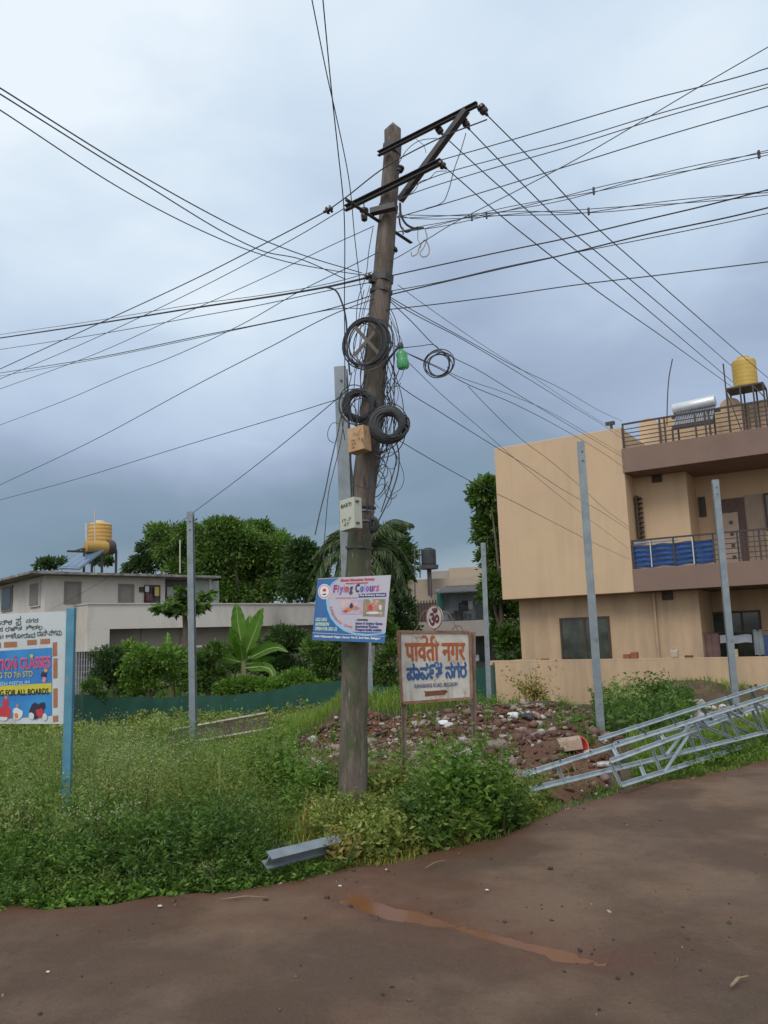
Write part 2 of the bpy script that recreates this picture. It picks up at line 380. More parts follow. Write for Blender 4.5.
# ------------------------------------------------------------------ shared materials
GALV = M('galvanised_steel', (.25, .295, .32), (.18, .22, .25), 6, .5, .3, dirt=(.19, .155, .13), dscale=7, dlo=.58, dhi=.72, bmp=.15)
GALV2 = M('lattice_steel', (.46, .53, .57), (.34, .40, .44), 8, .5, .3, dirt=(.25, .24, .22), dscale=5, dlo=.55, dhi=.75)
DKIRON = M('dark_iron', (.07, .073, .083), (.10, .093, .092), 12, .6, .3, dirt=(.10, .06, .045), dscale=9, dlo=.6, dhi=.75)
PORC = M('brown_porcelain', (.05, .035, .035), (.03, .02, .02), 10, .25)
BLK = M('black_cable', (.028, .031, .037), (.042, .045, .052), 20, .55)
GREYC = M('grey_cable', (.10, .115, .13), (.06, .07, .08), 10, .6)
RUST = M('rust', (.20, .075, .035), (.12, .045, .025), 20, .85, dirt=(.30, .25, .2), dscale=14, dlo=.6, dhi=.7)
def flat(name, c, rough=.6): return M(name, c, tuple(x * .9 for x in c), 5, rough)
# ------------------------------------------------------------------ leaning wooden pole
PY = 7.0
path = [(352, 835, 13.8), (352.5, 800, 13.5), (354, 720, 12.8), (355, 650, 12), (359.5, 540, 11.3), (365, 480, 11), (373, 400, 10.3), (378.5, 320, 10), (384, 260, 8.8), (389, 200, 7.8), (392.6, 140, 7.6)]
def pole_c(py):
    a = np.array(path[::-1]); return np.interp(py, a[:, 1], a[:, 0])
def pole_r(py):
    a = np.array(path[::-1]); return pxm(np.interp(py, a[:, 1], a[:, 2]), P(pole_c(py), py, PY))
base = P(352, 822, PY); base[2] = ter(base[0], base[1])
pole = thing('utility_pole', 'tall leaning weathered pole with angled crossarms and tangled cables', 'utility pole', base)
m, nt2, b2 = newmat('weathered_pole')
c = mixc(nt2, ramp(nt2, noise(nt2, 5, 7, .65, stretch=(3, 3, .5)), [(.35, (0, 0, 0)), (.65, (1, 1, 1))]), (.095, .074, .060), (.20, .168, .142))
c = mixc(nt2, ramp(nt2, noise(nt2, 2.2, 6, .7, off=2, stretch=(1, 1, .5)), [(.52, (0, 0, 0)), (.62, (1, 1, 1))]), c, (.075, .085, .045))
c = mixc(nt2, ramp(nt2, noise(nt2, 16, 5, .7, off=8, stretch=(2.5, 2.5, .35)), [(.64, (0, 0, 0)), (.70, (1, 1, 1))]), c, (.38, .36, .33))
c = mixc(nt2, ramp(nt2, noise(nt2, 9, 5, .7, off=5, stretch=(2, 2, .3)), [(.60, (0, 0, 0)), (.72, (1, 1, 1))]), c, (.045, .035, .03))
nt2.links.new(c, b2.inputs['Base Color']); b2.inputs['Roughness'].default_value = .9; bump(nt2, b2, noise(nt2, 22, 6, .7, stretch=(2, 2, .2)), .9, .02)
pm = m
mb = MB(); ys_ = np.concatenate([np.linspace(835, 140, 60), [130]]); sec = []
rot = R(38)
sq = []
for k in range(20):
    th = 2 * math.pi * k / 20; r_ = 1 / (abs(math.cos(th)) ** 4.5 + abs(math.sin(th)) ** 4.5) ** (1 / 4.5)
    sq.append((math.cos(th + rot) * r_ * .93, math.sin(th + rot) * r_ * .93))
for y_ in ys_:
    c_ = P(pole_c(y_), y_, PY); r_ = pole_r(max(y_, 140))
    r_ *= 1 + .025 * math.sin(y_ * .11) + .02 * math.sin(y_ * .031 + 1)
    mb.v += [(c_[0] + a * r_, c_[1] + b * r_, c_[2] + .0) for a, b in sq]
n = len(sq); L = len(ys_)
mb.f = [(i*n+k, i*n+(k+1) % n, (i+1)*n+(k+1) % n, (i+1)*n+k) for i in range(L-1) for k in range(n)]
tp = P(392.8, 122, PY); mb.v.append(tuple(tp)); mb.f += [((L-1)*n+k, (L-1)*n+(k+1) % n, len(mb.v)-1) for k in range(n)]
mb.fm = [0] * len(mb.f); mb.smooth = True
mb.build('shaft', pm, pole)
# arms: level bars running with and across the street
A = np.array([.78, -.63, 0]); A /= np.linalg.norm(A); Bv = np.array([.63, .78, 0]); Bv /= np.linalg.norm(Bv)
def zof(px, py): return P(px, py, PY)[2]
z1 = P(388, 148.5, PY - .14)[2]; T0, T1 = G(378, 154, z1), G(477, 104, z1)
z2 = P(383, 189, PY - .14)[2]; M0, M1 = G(345, 208.5, z2), G(441, 161.5, z2)
mb = MB(); mb.channel(T0, T1, .035, .046, .007); mb.build('cross_arm', DKIRON, pole, bevel=.002)
mb = MB(); mb.channel(M0, M1, .042, .056, .008); mb.build('cross_arm', DKIRON, pole, bevel=.002)
t0 = G(466, 110, z1 - .03); t1 = P(399, 201, PY - .10)
mb = MB(); mb.angle(t0, t1, .055, .01); mb.build('brace', DKIRON, pole)
z3 = P(383, 223, PY)[2]; S0, S1 = G(345, 200.5, z3 + .0), G(411, 245, z3)
mb = MB(); mb.angle(G(345, 201, z3), G(410, 244, z3), .035, .008); mb.build('service_arm', DKIRON, pole)
mb = MB()
for (py, h) in ((148, .10), (207, .07), (277, .07), (290, .03), (505, .02), (546, .02)):
    c0 = P(pole_c(py + 2), py + 2, PY); c1 = P(pole_c(py - 2), py - 2, PY); r_ = pole_r(py) * 1.10
    dz = nrm(c1 - c0)
    mb = MB(); mb.prof(c0 - dz * h / 2, c0 + dz * h / 2, [(a * r_ * 1.02, b * r_ * 1.02) for a, b in sq], up=(0, 1, 0)); mb.build('clamp_band', DKIRON, pole)
c0 = P(378.5, 210, PY - .13); mb = MB(); mb.bar(G(371, 212, c0[2]), G(396, 206, c0[2]), .07, .05); mb.build('bracket', DKIRON, pole)
c0 = P(376, 277, PY - .1); mb = MB(); mb.bar(G(370, 279, c0[2]), G(387, 283, c0[2]), .06, .06); mb.build('bracket', DKIRON, pole)
SHED = [(0, .007), (.08, .012), (.1, .030), (.3, .034), (.34, .018), (.42, .018), (.46, .034), (.68, .030), (.72, .014), (.9, .012), (1, .006)]
def insul(p0, p1, s=1.0, link=True):
    mb = MB(); mb.lathe(p0, p1, [(t, r * s) for t, r in SHED], 12); mb.build('insulator', PORC, pole)
INS = {}
def strain(px0, py0, z, px1, py1, Y1, s=1.0):
    a = G(px0, py0, z); b = P(px1, py1, Y1 if Y1 else a[1]); insul(a, b, s); return b
INS['d'] = strain(479, 105, z1, 488, 116, None, 1.15)
INS['c'] = strain(462, 118, z1, 470, 130, None, 1.0)
INS['b'] = strain(437, 127, z1, 443, 135, None, 1.0)
INS['a'] = strain(438, 162, z2, 447, 169, None, 1.0)
a = G(364, 208, z2 + .03); mb = MB(); mb.lathe(a, a + [0, 0, -.14], [(0, .02), (.1, .045), (.25, .045), (.3, .026), (.5, .035), (.9, .03), (1, .012)], 12); mb.build('insulator', PORC, pole)
mb = MB(); mb.tube([a + [0, 0, -.0], a + [0, 0, .06]], .007); mb.build('insulator_pin', DKIRON, pole)
insul(P(333, 208, PY - .1), P(323, 212.5, PY - .08), 1.1)
insul(P(402, 166, PY - .16), P(398, 174, PY - .16), 1.0)
insul(P(397, 248, PY), P(388, 254, PY), 1.0)
insul(P(372, 275, PY - .12), P(362, 279, PY - .12), .8)

# ------------------------------------------------------------------ cables
CABG = 'overhead cables at the leaning pole'
def smooth_path(pts, per=14):
    pts = np.asarray(pts, float)
    if len(pts) == 2: return np.array([pts[0] + (pts[1] - pts[0]) * t for t in np.linspace(0, 1, 8)])
    Q = np.vstack([2 * pts[0] - pts[1], pts, 2 * pts[-1] - pts[-2]]); out = []
    for i in range(1, len(Q) - 2):
        p0, p1, p2, p3 = Q[i-1:i+3]
        # centripetal-ish: scale the tangents by chord length
        d1 = np.linalg.norm(p2 - p1) + 1e-9; d0 = np.linalg.norm(p1 - p0) + 1e-9; d2 = np.linalg.norm(p3 - p2) + 1e-9
        m1 = ((p1 - p0) / d0 * d1 + (p2 - p1)) * .5; m2 = ((p3 - p2) / d2 * d1 + (p2 - p1)) * .5
        for k in range(per):
            t = k / per; h = (2*t**3-3*t**2+1)*p1 + (t**3-2*t**2+t)*m1 + (-2*t**3+3*t**2)*p2 + (t**3-t**2)*m2; out.append(h)
    out.append(pts[-1]); return np.array(out)
def pxpath(pp, Y0, Y1, per=14):
    pp = np.array(pp, float); s = np.concatenate([[0], np.cumsum(np.linalg.norm(np.diff(pp, axis=0), axis=1))]); s /= s[-1]
    Ys = 1 / ((1 - s) / Y0 + s / Y1)
    return smooth_path([P(a, b, y) for (a, b), y in zip(pp, Ys)], per)
def cable(label, pp, Y0, Y1, wpx=1.3, mat=None, r=None, name='overhead_cable', cat='cable', group=CABG, extend=0):
    """a real wire hung between two places; extend carries it on past its last point"""
    p = pxpath(pp, Y0, Y1)
    if extend: p = np.vstack([p, p[-1] + nrm(p[-1] - p[-4]) * extend])
    if r is None: rr = wpx / 2 * 5.6 / F_PX
    else: rr = r
    mb = MB(); mb.tube(p, rr, 5); o = mb.build(name, mat or BLK); tag(o, label, cat, group); return o
Y_ = PY - .1
# from the upper left (they come overhead from behind the camera)
cable('uppermost of the three thin wires falling from the upper left edge', [(362, 273), (300, 254), (250, 234), (125, 166), (0, 88)], Y_, 3.6, 1.2, extend=3)
cable('middle of the three thin wires falling from the upper left edge', [(345, 279), (300, 259), (260, 250), (125, 172), (0, 94)], Y_, 3.7, 1.2, extend=3)
cable('lowest of the three thin wires falling from the upper left edge', [(370, 276), (330, 270), (280, 260), (225, 241), (125, 191), (0, 110)], Y_, 3.9, 1.1, extend=3)
# down to the left
cable('long wire through the strain insulator crossing the whole pole head to the raised arm tip', [(487, 119.5), (440, 138), (384, 168), (345, 198), (328, 210), (306, 222), (260, 246), (200, 276.5), (100, 323), (0, 369)], 5.6, 11, 1.6, extend=6)
cable('wire from the end of the lower crossarm down to the left edge', [(345, 208), (300, 235), (250, 262), (200, 288), (100, 336), (0, 379)], PY - .2, 12, 1.2, extend=6)
cable('wire from under the lower bracket down to the left edge', [(374, 226), (330, 246), (270, 275), (200, 306.5), (100, 352), (0, 389)], PY, 12, 1.1, extend=6)
cable('thick bundled cable with tape joints running almost level to the left', [(370, 277), (331, 286), (280, 295), (200, 307), (100, 323), (0, 338)], Y_, 13, 3.0, extend=6)
cable('thin messenger wire just above the thick bundled cable', [(372, 272), (331, 283), (270, 294), (200, 303.5), (100, 320), (0, 334.5)], Y_ + .05, 13, 1.1, extend=6)
cable('wire running just under the thick bundled cable', [(372, 282), (331, 290), (260, 305), (200, 316), (100, 334), (0, 349.5)], Y_ + .03, 13, 1.3, extend=6)
cable('paired wire meeting the pole above the big hoop of cable', [(370, 296), (340, 306), (280, 320), (200, 336), (100, 357), (0, 373)], Y_, 13, 1.5, extend=6)
cable('thin wire hugging the pair above the big hoop of cable', [(370, 309), (340, 308.5), (280, 320.5), (200, 337.5), (100, 358.5), (0, 376)], Y_ + .02, 13, 1.1, extend=6)
cable('wire sagging to the left edge with a small kink halfway', [(379, 252), (345, 269), (304, 289), (250, 320), (200, 344.5), (150, 365.5), (142, 368), (66, 400), (0, 425)], Y_, 14, 1.2, extend=6)
cable('straight wire from above the hoop down to the lower left edge', [(374, 299), (335, 313.5), (270, 347), (200, 383), (100, 437), (0, 485)], Y_, 14, 1.3, extend=6)
cable('lowest thin wire to the left edge, tied at the steel post head', [(372, 390), (342, 398), (300, 411), (200, 441), (80, 478), (0, 500)], Y_, 13, 1.1, extend=6)
cable('guy wire slanting from the post head down to the grey house', [(345, 392), (300, 430), (250, 470), (190, 515), (150, 545), (110, 576), (52, 609)], PY + .3, 34, 1.3)
# steeply overhead
cable('thicker of two wires leaving over the top edge', [(345, 395), (344.5, 300), (344, 210), (338, 150), (332, 95), (323, 0)], PY + .2, 4.2, 1.2, extend=2)
cable('thinner of two wires leaving over the top edge', [(362, 300), (355, 240), (349, 180), (336, 115), (327, 75), (312, 0)], PY + .1, 4.2, 1.1, extend=2)
# four line conductors down to the right behind the building
def line_cond(label, p0, mid, Yend):
    px0 = proj(p0); p = smooth_path([p0] + [P(a, b, yy) for a, b, yy in mid], 14); q = p[-1] + nrm(p[-1] - p[-4]) * 2
    mb = MB(); mb.tube(np.vstack([p, q]), np.concatenate([np.linspace(.0052, .010, len(p)), [.010]]), 5); tag(mb.build('line_conductor', GREYC), label, 'cable', 'line conductors from the crossarm to the right')
def mids(pts, Y0, Y1, n0):
    pts = np.array(pts, float); s = np.concatenate([[0], np.cumsum(np.linalg.norm(np.diff(np.vstack([n0, pts]), axis=0), axis=1))]); s /= s[-1]
    return [(a, b, 1 / ((1-t)/Y0 + t/Y1)) for (a, b), t in zip(pts, s[1:])]
for k, lab, pts in (('a', 'lowest of four conductors, from the knee insulator', [(506, 220), (531, 240), (589, 285), (660, 335), (728, 384)]),
                    ('b', 'second lowest of four conductors, from the inner arm insulator', [(490, 178), (539, 220), (589, 261), (624, 290), (734, 383)]),
                    ('c', 'third of four conductors, from near the arm tip', [(500, 161), (559, 220), (604, 258), (649, 295), (742, 375)]),
                    ('d', 'highest of four conductors, from the raised arm tip', [(530, 158), (589, 220), (640, 266), (684, 305), (775, 384)])):
    q0 = np.array(proj(INS[k])); line_cond(lab, INS[k], mids(pts, INS[k][1], 27, q0), 27)
# up and off to the right edge
cable('highest wire to the right edge, rising from the knee of the arm', [(441, 160), (480, 149), (549, 129), (652, 99), (727, 80), (775, 66)], 6.4, 5.2, 1.3, GREYC, extend=3)
cable('upper strand of the close pair to the right edge', [(405, 190), (434, 177), (500, 158), (568, 141), (654, 115), (775, 82)], 6.8, 5.3, 1.2, GREYC, extend=3)
cable('lower strand of the close pair to the right edge', [(398, 200), (414, 193), (480, 172), (568, 147), (654, 120), (775, 85.5)], 6.8, 5.3, 1.2, GREYC, extend=3)
cable('single wire to the right edge below the close pair', [(396, 218), (409, 214), (440, 205), (480, 193), (568, 166), (668, 135), (775, 104)], 6.8, 5.4, 1.3, GREYC, extend=3)
cable('steep wire crossing the others up to the far right corner', [(384, 264), (400, 256), (454, 223), (520, 189), (584, 155), (699, 87), (775, 43)], 7.0, 5.0, 1.1, GREYC, extend=3)
def twisted(label, pp, Y0, Y1, spacers):
    rt = None; p = pxpath(pp, Y0, Y1, 24); up = np.array([0, 0, 1.0]); tg = nrm(p[-1] - p[0]); sd = nrm(np.cross(tg, up))
    mb = MB(); root = thing('bundled_cable', label, 'cable', p[0], CABG)
    for k in range(3):
        ph = 2.1 * k; q = []
        for i, c_ in enumerate(p):
            t = i / (len(p) - 1); amp = .018 * min(1, t * 8); a_ = ph + t * 9
            q.append(c_ + sd * math.cos(a_) * amp + up * math.sin(a_) * amp)
        mb = MB(); mb.tube(np.array(q + [q[-1] + tg * 3]), .0036, 4); mb.build('strand', GREYC, root)
    for s_ in spacers:
        i = int(s_ * (len(p) - 1)); c_ = p[i]; mb = MB(); mb.bar(c_ + [0, 0, -.03], c_ + [0, 0, .03], .014, .02, up=(0, 1, 0)); mb.build('spacer', DKIRON, root)
twisted('three stranded cable with spacers rising to the right edge', [(397, 232), (434, 226), (500, 211), (568, 197), (631, 182), (700, 167), (775, 151)], 6.8, 5.4, [.03, .27, .57, .97])
twisted('three stranded cable with spacers running almost level to the right', [(396, 216), (410, 217), (470, 216), (528, 213), (580, 212), (633, 207), (700, 200), (775, 192)], 6.8, 5.6, [.04, .33, .6])
cable('wire leaving the clamp band and rising to the right edge', [(390, 276), (440, 265), (510, 250), (568, 238), (640, 221), (700, 207), (775, 188)], 6.95, 5.6, 1.7, extend=3)
cable('thicker of two wires that leave just under the clamp band', [(389, 295), (440, 283), (500, 269), (559, 256), (640, 236), (734, 216), (775, 206)], 6.95, 5.7, 1.8, extend=3)
cable('thinner of two wires that leave just under the clamp band', [(391, 291), (440, 282), (500, 268), (568, 254), (640, 240), (700, 228), (775, 212)], 6.95, 5.8, 1.1, extend=3)
cable('flattest wire to the right edge, above the hanging drop wires', [(384, 310), (430, 305), (500, 296), (576, 285), (660, 275), (775, 261)], 6.95, 6.0, 1.4, extend=3)
# drop wires to the peach building
cable('highest drop wire to the roof edge of the peach building', [(390, 297), (400, 303), (465, 339), (512, 365), (560, 388), (600, 411), (622, 421)], 6.95, 21, 1.3)
cable('second drop wire to the roof edge of the peach building', [(390, 299), (400, 306), (460, 338), (522, 375), (575, 408), (600, 423), (624, 440)], 6.95, 21, 1.3)
cable('thin pale drop wire joining the highest ones halfway', [(398, 285), (418, 300), (478, 342), (530, 375), (570, 402), (600, 421), (622, 434)], 6.95, 21, .9, GREYC)
cable('drop wire passing above the loose coil to the roof slab', [(390, 301), (410, 320), (439, 349), (478, 370), (517, 394), (582, 433), (624, 458)], 6.95, 21, 1.3)
cable('drop wire carrying the loose coil of spare cable', [(396, 346), (407, 353), (440, 369), (465, 383), (510, 402), (546, 420), (600, 451), (626, 469)], 6.9, 21, 1.3)
cable('thin drop wire running beside the coil carrying one', [(400, 350), (432, 364), (462, 378), (500, 391), (546, 410), (600, 441), (624, 455)], 6.9, 21, 1.0)
cable('drop wire branching off behind the loose coil', [(468, 386), (482, 401), (520, 438), (549, 460), (581, 487), (606, 510), (629, 527)], 10, 21, 1.2)
cable('drop wire from the hanging bottle to the upper balcony', [(392, 378), (400, 386), (440, 412), (499, 449), (530, 468), (560, 488), (600, 511), (629, 530)], 6.9, 21, 1.2)
cable('thin drop wire crossing the blank peach wall', [(408, 362), (440, 393), (480, 428), (499, 445), (540, 480), (580, 512), (629, 549)], 6.9, 21, .9, GREYC)
cable('lowest drop wire, from under the black coil to the balcony slab', [(400, 441), (420, 453), (474, 483), (510, 500), (549, 520), (590, 541), (629, 559)], 6.9, 21, 1.1)
# jumper loops and hanging slack on the pole
LG = 'slack cable loops on the leaning pole'
def loop(label, pp, wpx=1.0, Y=PY - .16, mat=None, Y1=None):
    cable(label, pp, Y, Y1 or Y, wpx, mat, name='cable_loop', cat='cable', group=LG)
loop('long jumper curving from the bundled cable down into the hoop', [(325, 287), (335, 290), (342, 303), (346, 320), (347, 345), (350, 375)], 2.4, PY - .2)
loop('jumper arching from the pole top box to the inner insulator', [(399, 163), (407, 150), (419, 141), (437, 138)], 1.0)
loop('thin jumper between the upper arm and the cable', [(416, 139), (424, 146), (426, 153)], .8)
loop('jumper dropping from the arm tip to the level wires', [(466, 133), (461, 150), (454, 170), (448, 192), (443, 202), (425, 209)], 1.2)
loop('zigzag jumper under the knee of the arm', [(447, 171), (436, 172), (430, 178), (420, 182), (415, 190), (403, 199)], 1.0)
loop('heavy black hook of cable under the arm foot', [(400, 203), (401, 215), (406, 224), (413, 228), (424, 228)], 3.2)
loop('heavy black curl of cable beside the pole head', [(399, 216), (401, 227), (406, 232), (412, 230), (418, 227)], 2.6)
loop('pale looped wire ends hanging by the pole head', [(425, 229), (427, 238), (424, 247), (420, 254), (423, 257), (428, 255), (429, 248), (425, 240), (420, 246), (417, 254), (412, 256), (411, 252)], 1.6, mat=M('pale_wire', (.42, .44, .44), (.3, .31, .3), 30, .6))
loop('thin pale wire tail left of the looped ends', [(418, 229), (418, 240), (421, 246), (418, 250)], 1.2, mat=_mats['pale_wire'])
loop('thin wire down the pole side to the lower clamp', [(396, 222), (394, 245), (391, 275), (388, 300)], .8)
loop('wire from the lower clamp to the green bottle', [(388, 305), (394, 316), (398, 330), (400, 344)], 1.2)
loop('short tie wire between the bottle and the loose coil', [(402, 348), (420, 346), (434, 345), (441, 351)], 1.1, PY - .1)
# tangle right of the pole
tng = [('straight black wire down beside the black coil', [(391, 322), (393, 345), (394, 372), (394, 403), (395, 425)], 1.2),
 ('wire bowing out from the bottle bracket to the black coil', [(384, 352), (392, 366), (397, 380), (402, 398), (404, 414)], 1.2),
 ('long slack wire bowing widest under the black coil', [(396, 440), (399, 455), (398, 472), (392, 492), (384, 510), (378, 522)], 1.7),
 ('second long slack wire under the black coil', [(391, 442), (396, 458), (392, 478), (387, 494), (381, 512)], 1.5),
 ('thin slack wire curling out to the right', [(392, 447), (400, 463), (404, 478), (401, 488), (392, 495)], .8),
 ('small round loop beneath the black coil', [(377, 440), (376, 448), (380, 454), (386, 450), (387, 442)], 1.0),
 ('round loop standing out beside the pole middle', [(374, 470), (381, 472), (385, 482), (382, 492), (375, 497), (370, 492)], 1.4),
 ('wire curling from the coil back to the pole', [(386, 445), (388, 458), (383, 468), (375, 472)], 1.0),
 ('thin crossing wire below the coil', [(376, 452), (384, 462), (391, 474), (389, 486), (378, 500)], .9),
 ('thin wire wrapped loosely round the pole middle', [(352, 470), (350, 478), (357, 486), (368, 488), (377, 484)], 1.0),
 ('slack wire from the hoop to the lower coil', [(386, 392), (390, 400), (393, 412), (391, 424)], 1.0),
 ('short level tie wire right of the pole', [(382, 387), (390, 387), (398, 386), (401, 383)], 1.0),
 ('thin slack wire inside the black coil', [(383, 408), (388, 420), (386, 432), (392, 441)], .8),
 ('wire running down the pole front from the hoop', [(381, 372), (378, 395), (374, 420), (371, 450), (369, 485), (367, 512)], 1.2),
 ('second wire running down the pole front', [(376, 380), (376, 405), (372, 440), (371, 480), (370, 530), (366, 560)], 1.0)]
for lb, pp, w_ in tng: loop(lb, pp, w_, PY - .15)
# left side slack
for lb, pp, w_ in [('black wire hanging left of the steel post', [(350, 398), (343, 410), (338, 432), (331, 462), (325, 492), (320, 512), (315, 535)], 1.5),
 ('thin wire hanging left of the steel post', [(346, 400), (341, 440), (334, 470), (329, 490), (326, 520), (323, 560)], 1.0),
 ('small curl of wire left of the steel post', [(340, 424), (333, 423), (328, 431), (329, 440), (334, 443)], .9), ('wire drooping from the post head to the tan box side', [(345, 395), (350, 402), (356, 410), (357, 424)], 1.2),
 ('wire from the hoop down behind the tan box', [(352, 372), (349, 386), (344, 400), (342, 420), (345, 440)], 1.2),
 ('thin wire rising beside the pole to the clamp', [(364, 290), (359, 318), (356, 340), (351, 365)], 1.1),
 ('second thin wire rising beside the pole', [(370, 285), (362, 315), (359, 350), (354, 372)], .9),
 ('pair wire dropping from the service arm along the pole', [(373, 228), (369, 250), (366, 275), (358, 300), (356, 330)], 1.1)]:
    loop(lb, pp, w_, PY - .18)

# finer strands of the tangle
rg = np.random.default_rng(77)
for k in range(24):
    right = k < 17; y0 = rg.uniform(305, 400) if right else rg.uniform(285, 400); y1 = y0 + rg.uniform(60, 130); bow = rg.uniform(3, 18) if right else -rg.uniform(1, 9)
    x0 = pole_c(y0) + (9 if right else -9); x1 = pole_c(y1) + (10 if right else -10); n_ = 6; pp = []
    for i in range(n_ + 1):
        t = i / n_; pp.append((x0 + (x1 - x0) * t + bow * math.sin(math.pi * t) + rg.uniform(-1.8, 1.8), y0 + (y1 - y0) * t))
    loop('thin slack strand in the tangle, pole side ' + ('away from' if right else 'nearest') + ' the steel post', pp, rg.uniform(.7, 1.3), PY - rg.uniform(0, .2))
for k in range(7):
    cx_, cy_, ra_ = rg.uniform(376, 392), rg.uniform(440, 500), rg.uniform(6, 13); a0 = rg.uniform(0, 6)
    loop('partial ring of wire hanging below the thick black coil', [(cx_ + ra_ * .7 * math.cos(a0 + t), cy_ + ra_ * math.sin(a0 + t)) for t in np.linspace(0, rg.uniform(3.5, 6), 9)], rg.uniform(.7, 1.1), PY - .12)
# ------------------------------------------------------------------ coils
def coil(label, cx, cy, Y, rpx, turns, jit, tube_px, name='cable_coil', asp=1.0, tilt=0, thick=.02, seed=1, mat=None, root=None, grp=None):
    rg = np.random.default_rng(seed); c0 = P(cx, cy, Y); rad = pxm(rpx, c0); N = turns * 28; pts = []
    ju = rg.normal(0, jit, turns + 2); jv = rg.normal(0, jit, turns + 2); jr = rg.normal(0, jit * 1.2, turns + 2); jd = rg.uniform(-thick, thick, turns + 2)
    for i in range(N + 1):
        t = i / 28; k = int(t); fr = t - k
        g = lambda a: a[k] * (1 - fr) + a[min(k + 1, turns + 1)] * fr
        th = 2 * math.pi * t; r_ = rad * (1 + g(jr))
        u = r_ * asp * math.cos(th) + rad * g(ju); v_ = r_ * math.sin(th) + rad * g(jv)
        u2 = u * math.cos(tilt) - v_ * math.sin(tilt); v2 = u * math.sin(tilt) + v_ * math.cos(tilt)
        pts.append(c0 + np.array([u2, g(jd) - .25 * u2, v2]))
    mb = MB(); mb.tube(pts, pxm(tube_px / 2, c0), 6)
    o = mb.build(name if root is None else 'coil', mat or BLK, root)
    if root is None: tag(o, label, 'cable coil', grp)
    return o
for k_, (cx_, cy_, rr_, tl_) in enumerate(((364, 346, 25, .2), (370, 340, 22, -.3), (358, 404, 21, .3), (385, 428, 23, -.2), (362, 412, 17, .1))): coil('stray outer turn of cable, number %d from the top, sagging round the coils' % (k_ + 1) if 0 else ('stray turn of cable sagging off the large hoop', 'second looser turn of cable behind the large hoop', 'stray turn of cable hanging round the slimmer coil', 'stray turn of cable hanging round the thick coil', 'small stray turn of cable over the tan box top')[k_], cx_, cy_, PY - .17, rr_, 2, .12, 1.0, seed=20 + k_, asp=.8, tilt=tl_)
hoop = thing('cable_hoop', 'large hoop of black cable on a crossed steel holder', 'cable coil', P(367, 342, PY - .2))
coil('', 366, 342, PY - .2, 23.5, 9, .07, 1.5, asp=.88, seed=3, root=hoop, tilt=-.12)
for a_, b_ in (((355, 327), (379, 354)), ((378, 328), (354, 356))):
    mb = MB(); mb.bar(P(*a_, PY - .19), P(*b_, PY - .18), .03, .01, up=(0, 1, 0)); mb.build('holder_bar', M('pale_bar', (.16, .13, .12), (.12, .1, .09), 12, .8), hoop)
c_ = P(388, 424, PY - .22)
def torus_coil(label, cx, cy, Y, rin, rout, n_, seed, asp=1.0):
    rg = np.random.default_rng(seed); c0 = P(cx, cy, Y); rm = pxm((rin + rout) / 2, c0); rt = pxm((rout - rin) / 2, c0)
    N = n_ * 30; pts = []; a_ = 0
    for i in range(N + 1):
        t = i / 30; th = 2 * math.pi * t; ph = t * 2.39996; rr = rt * (.35 + .75 * ((t * .618) % 1)) * (1 + .12 * math.sin(th * 2 + t)) 
        r_ = rm + rr * math.cos(ph + .3 * math.sin(th)); d_ = rr * math.sin(ph) * .9
        pts.append(c0 + np.array([r_ * asp * math.cos(th), d_ - .2 * r_ * math.cos(th), r_ * math.sin(th)]))
    mb = MB(); mb.tube(pts, .0065, 6); return mb.build('cable_coil', BLK)
tag(torus_coil('', 388, 424, PY - .24, 9, 20.5, 40, 2), 'thick tight coil of black cable hung right of the pole', 'cable coil')
tag(torus_coil('', 359, 405, PY - .10, 10, 18, 18, 5), 'slimmer coil of black cable above the tan box', 'cable coil')
coil('loose tangled coil of spare cable hanging on the drop wires', 441, 366, PY + .3, 12.5, 6, .16, 1.0, seed=8, thick=.03)
coil('small coil of black cable bulging beneath the white meter box side', 373, 525, PY - .05, 6, 7, .12, 3.0, asp=.7, seed=4)
# green bottle on its bracket
gb = thing('bottle_lamp', 'green plastic bottle hung from a short bracket arm', 'bottle', P(402, 358, PY - .25))
m, nt2, b2 = newmat('green_plastic'); b2.inputs['Base Color'].default_value = (.09, .42, .17, 1); b2.inputs['Roughness'].default_value = .2; b2.inputs['Transmission Weight'].default_value = .35; b2.inputs['Subsurface Weight'].default_value = 0
GP = m
p0, p1 = P(401, 348, PY - .25), P(403.5, 369, PY - .25)
mb = MB(); mb.lathe(p0, p1, [(0, .014), (.1, .02), (.22, .045), (.3, .052), (.5, .046), (.6, .053), (.88, .055), (.97, .045), (1, .02)], 16); mb.build('bottle', GP, gb)
mb = MB(); mb.lathe(P(400, 343, PY - .25), P(401, 349, PY - .25), [(0, .02), (.2, .026), (.8, .026), (1, .018)], 12); mb.build('holder_cap', DKIRON, gb)
mb = MB(); mb.tube([P(383, 369, PY - .1), P(388, 360, PY - .18), P(400, 345, PY - .25)], .011, 6); mb.build('bracket_arm', DKIRON, gb)
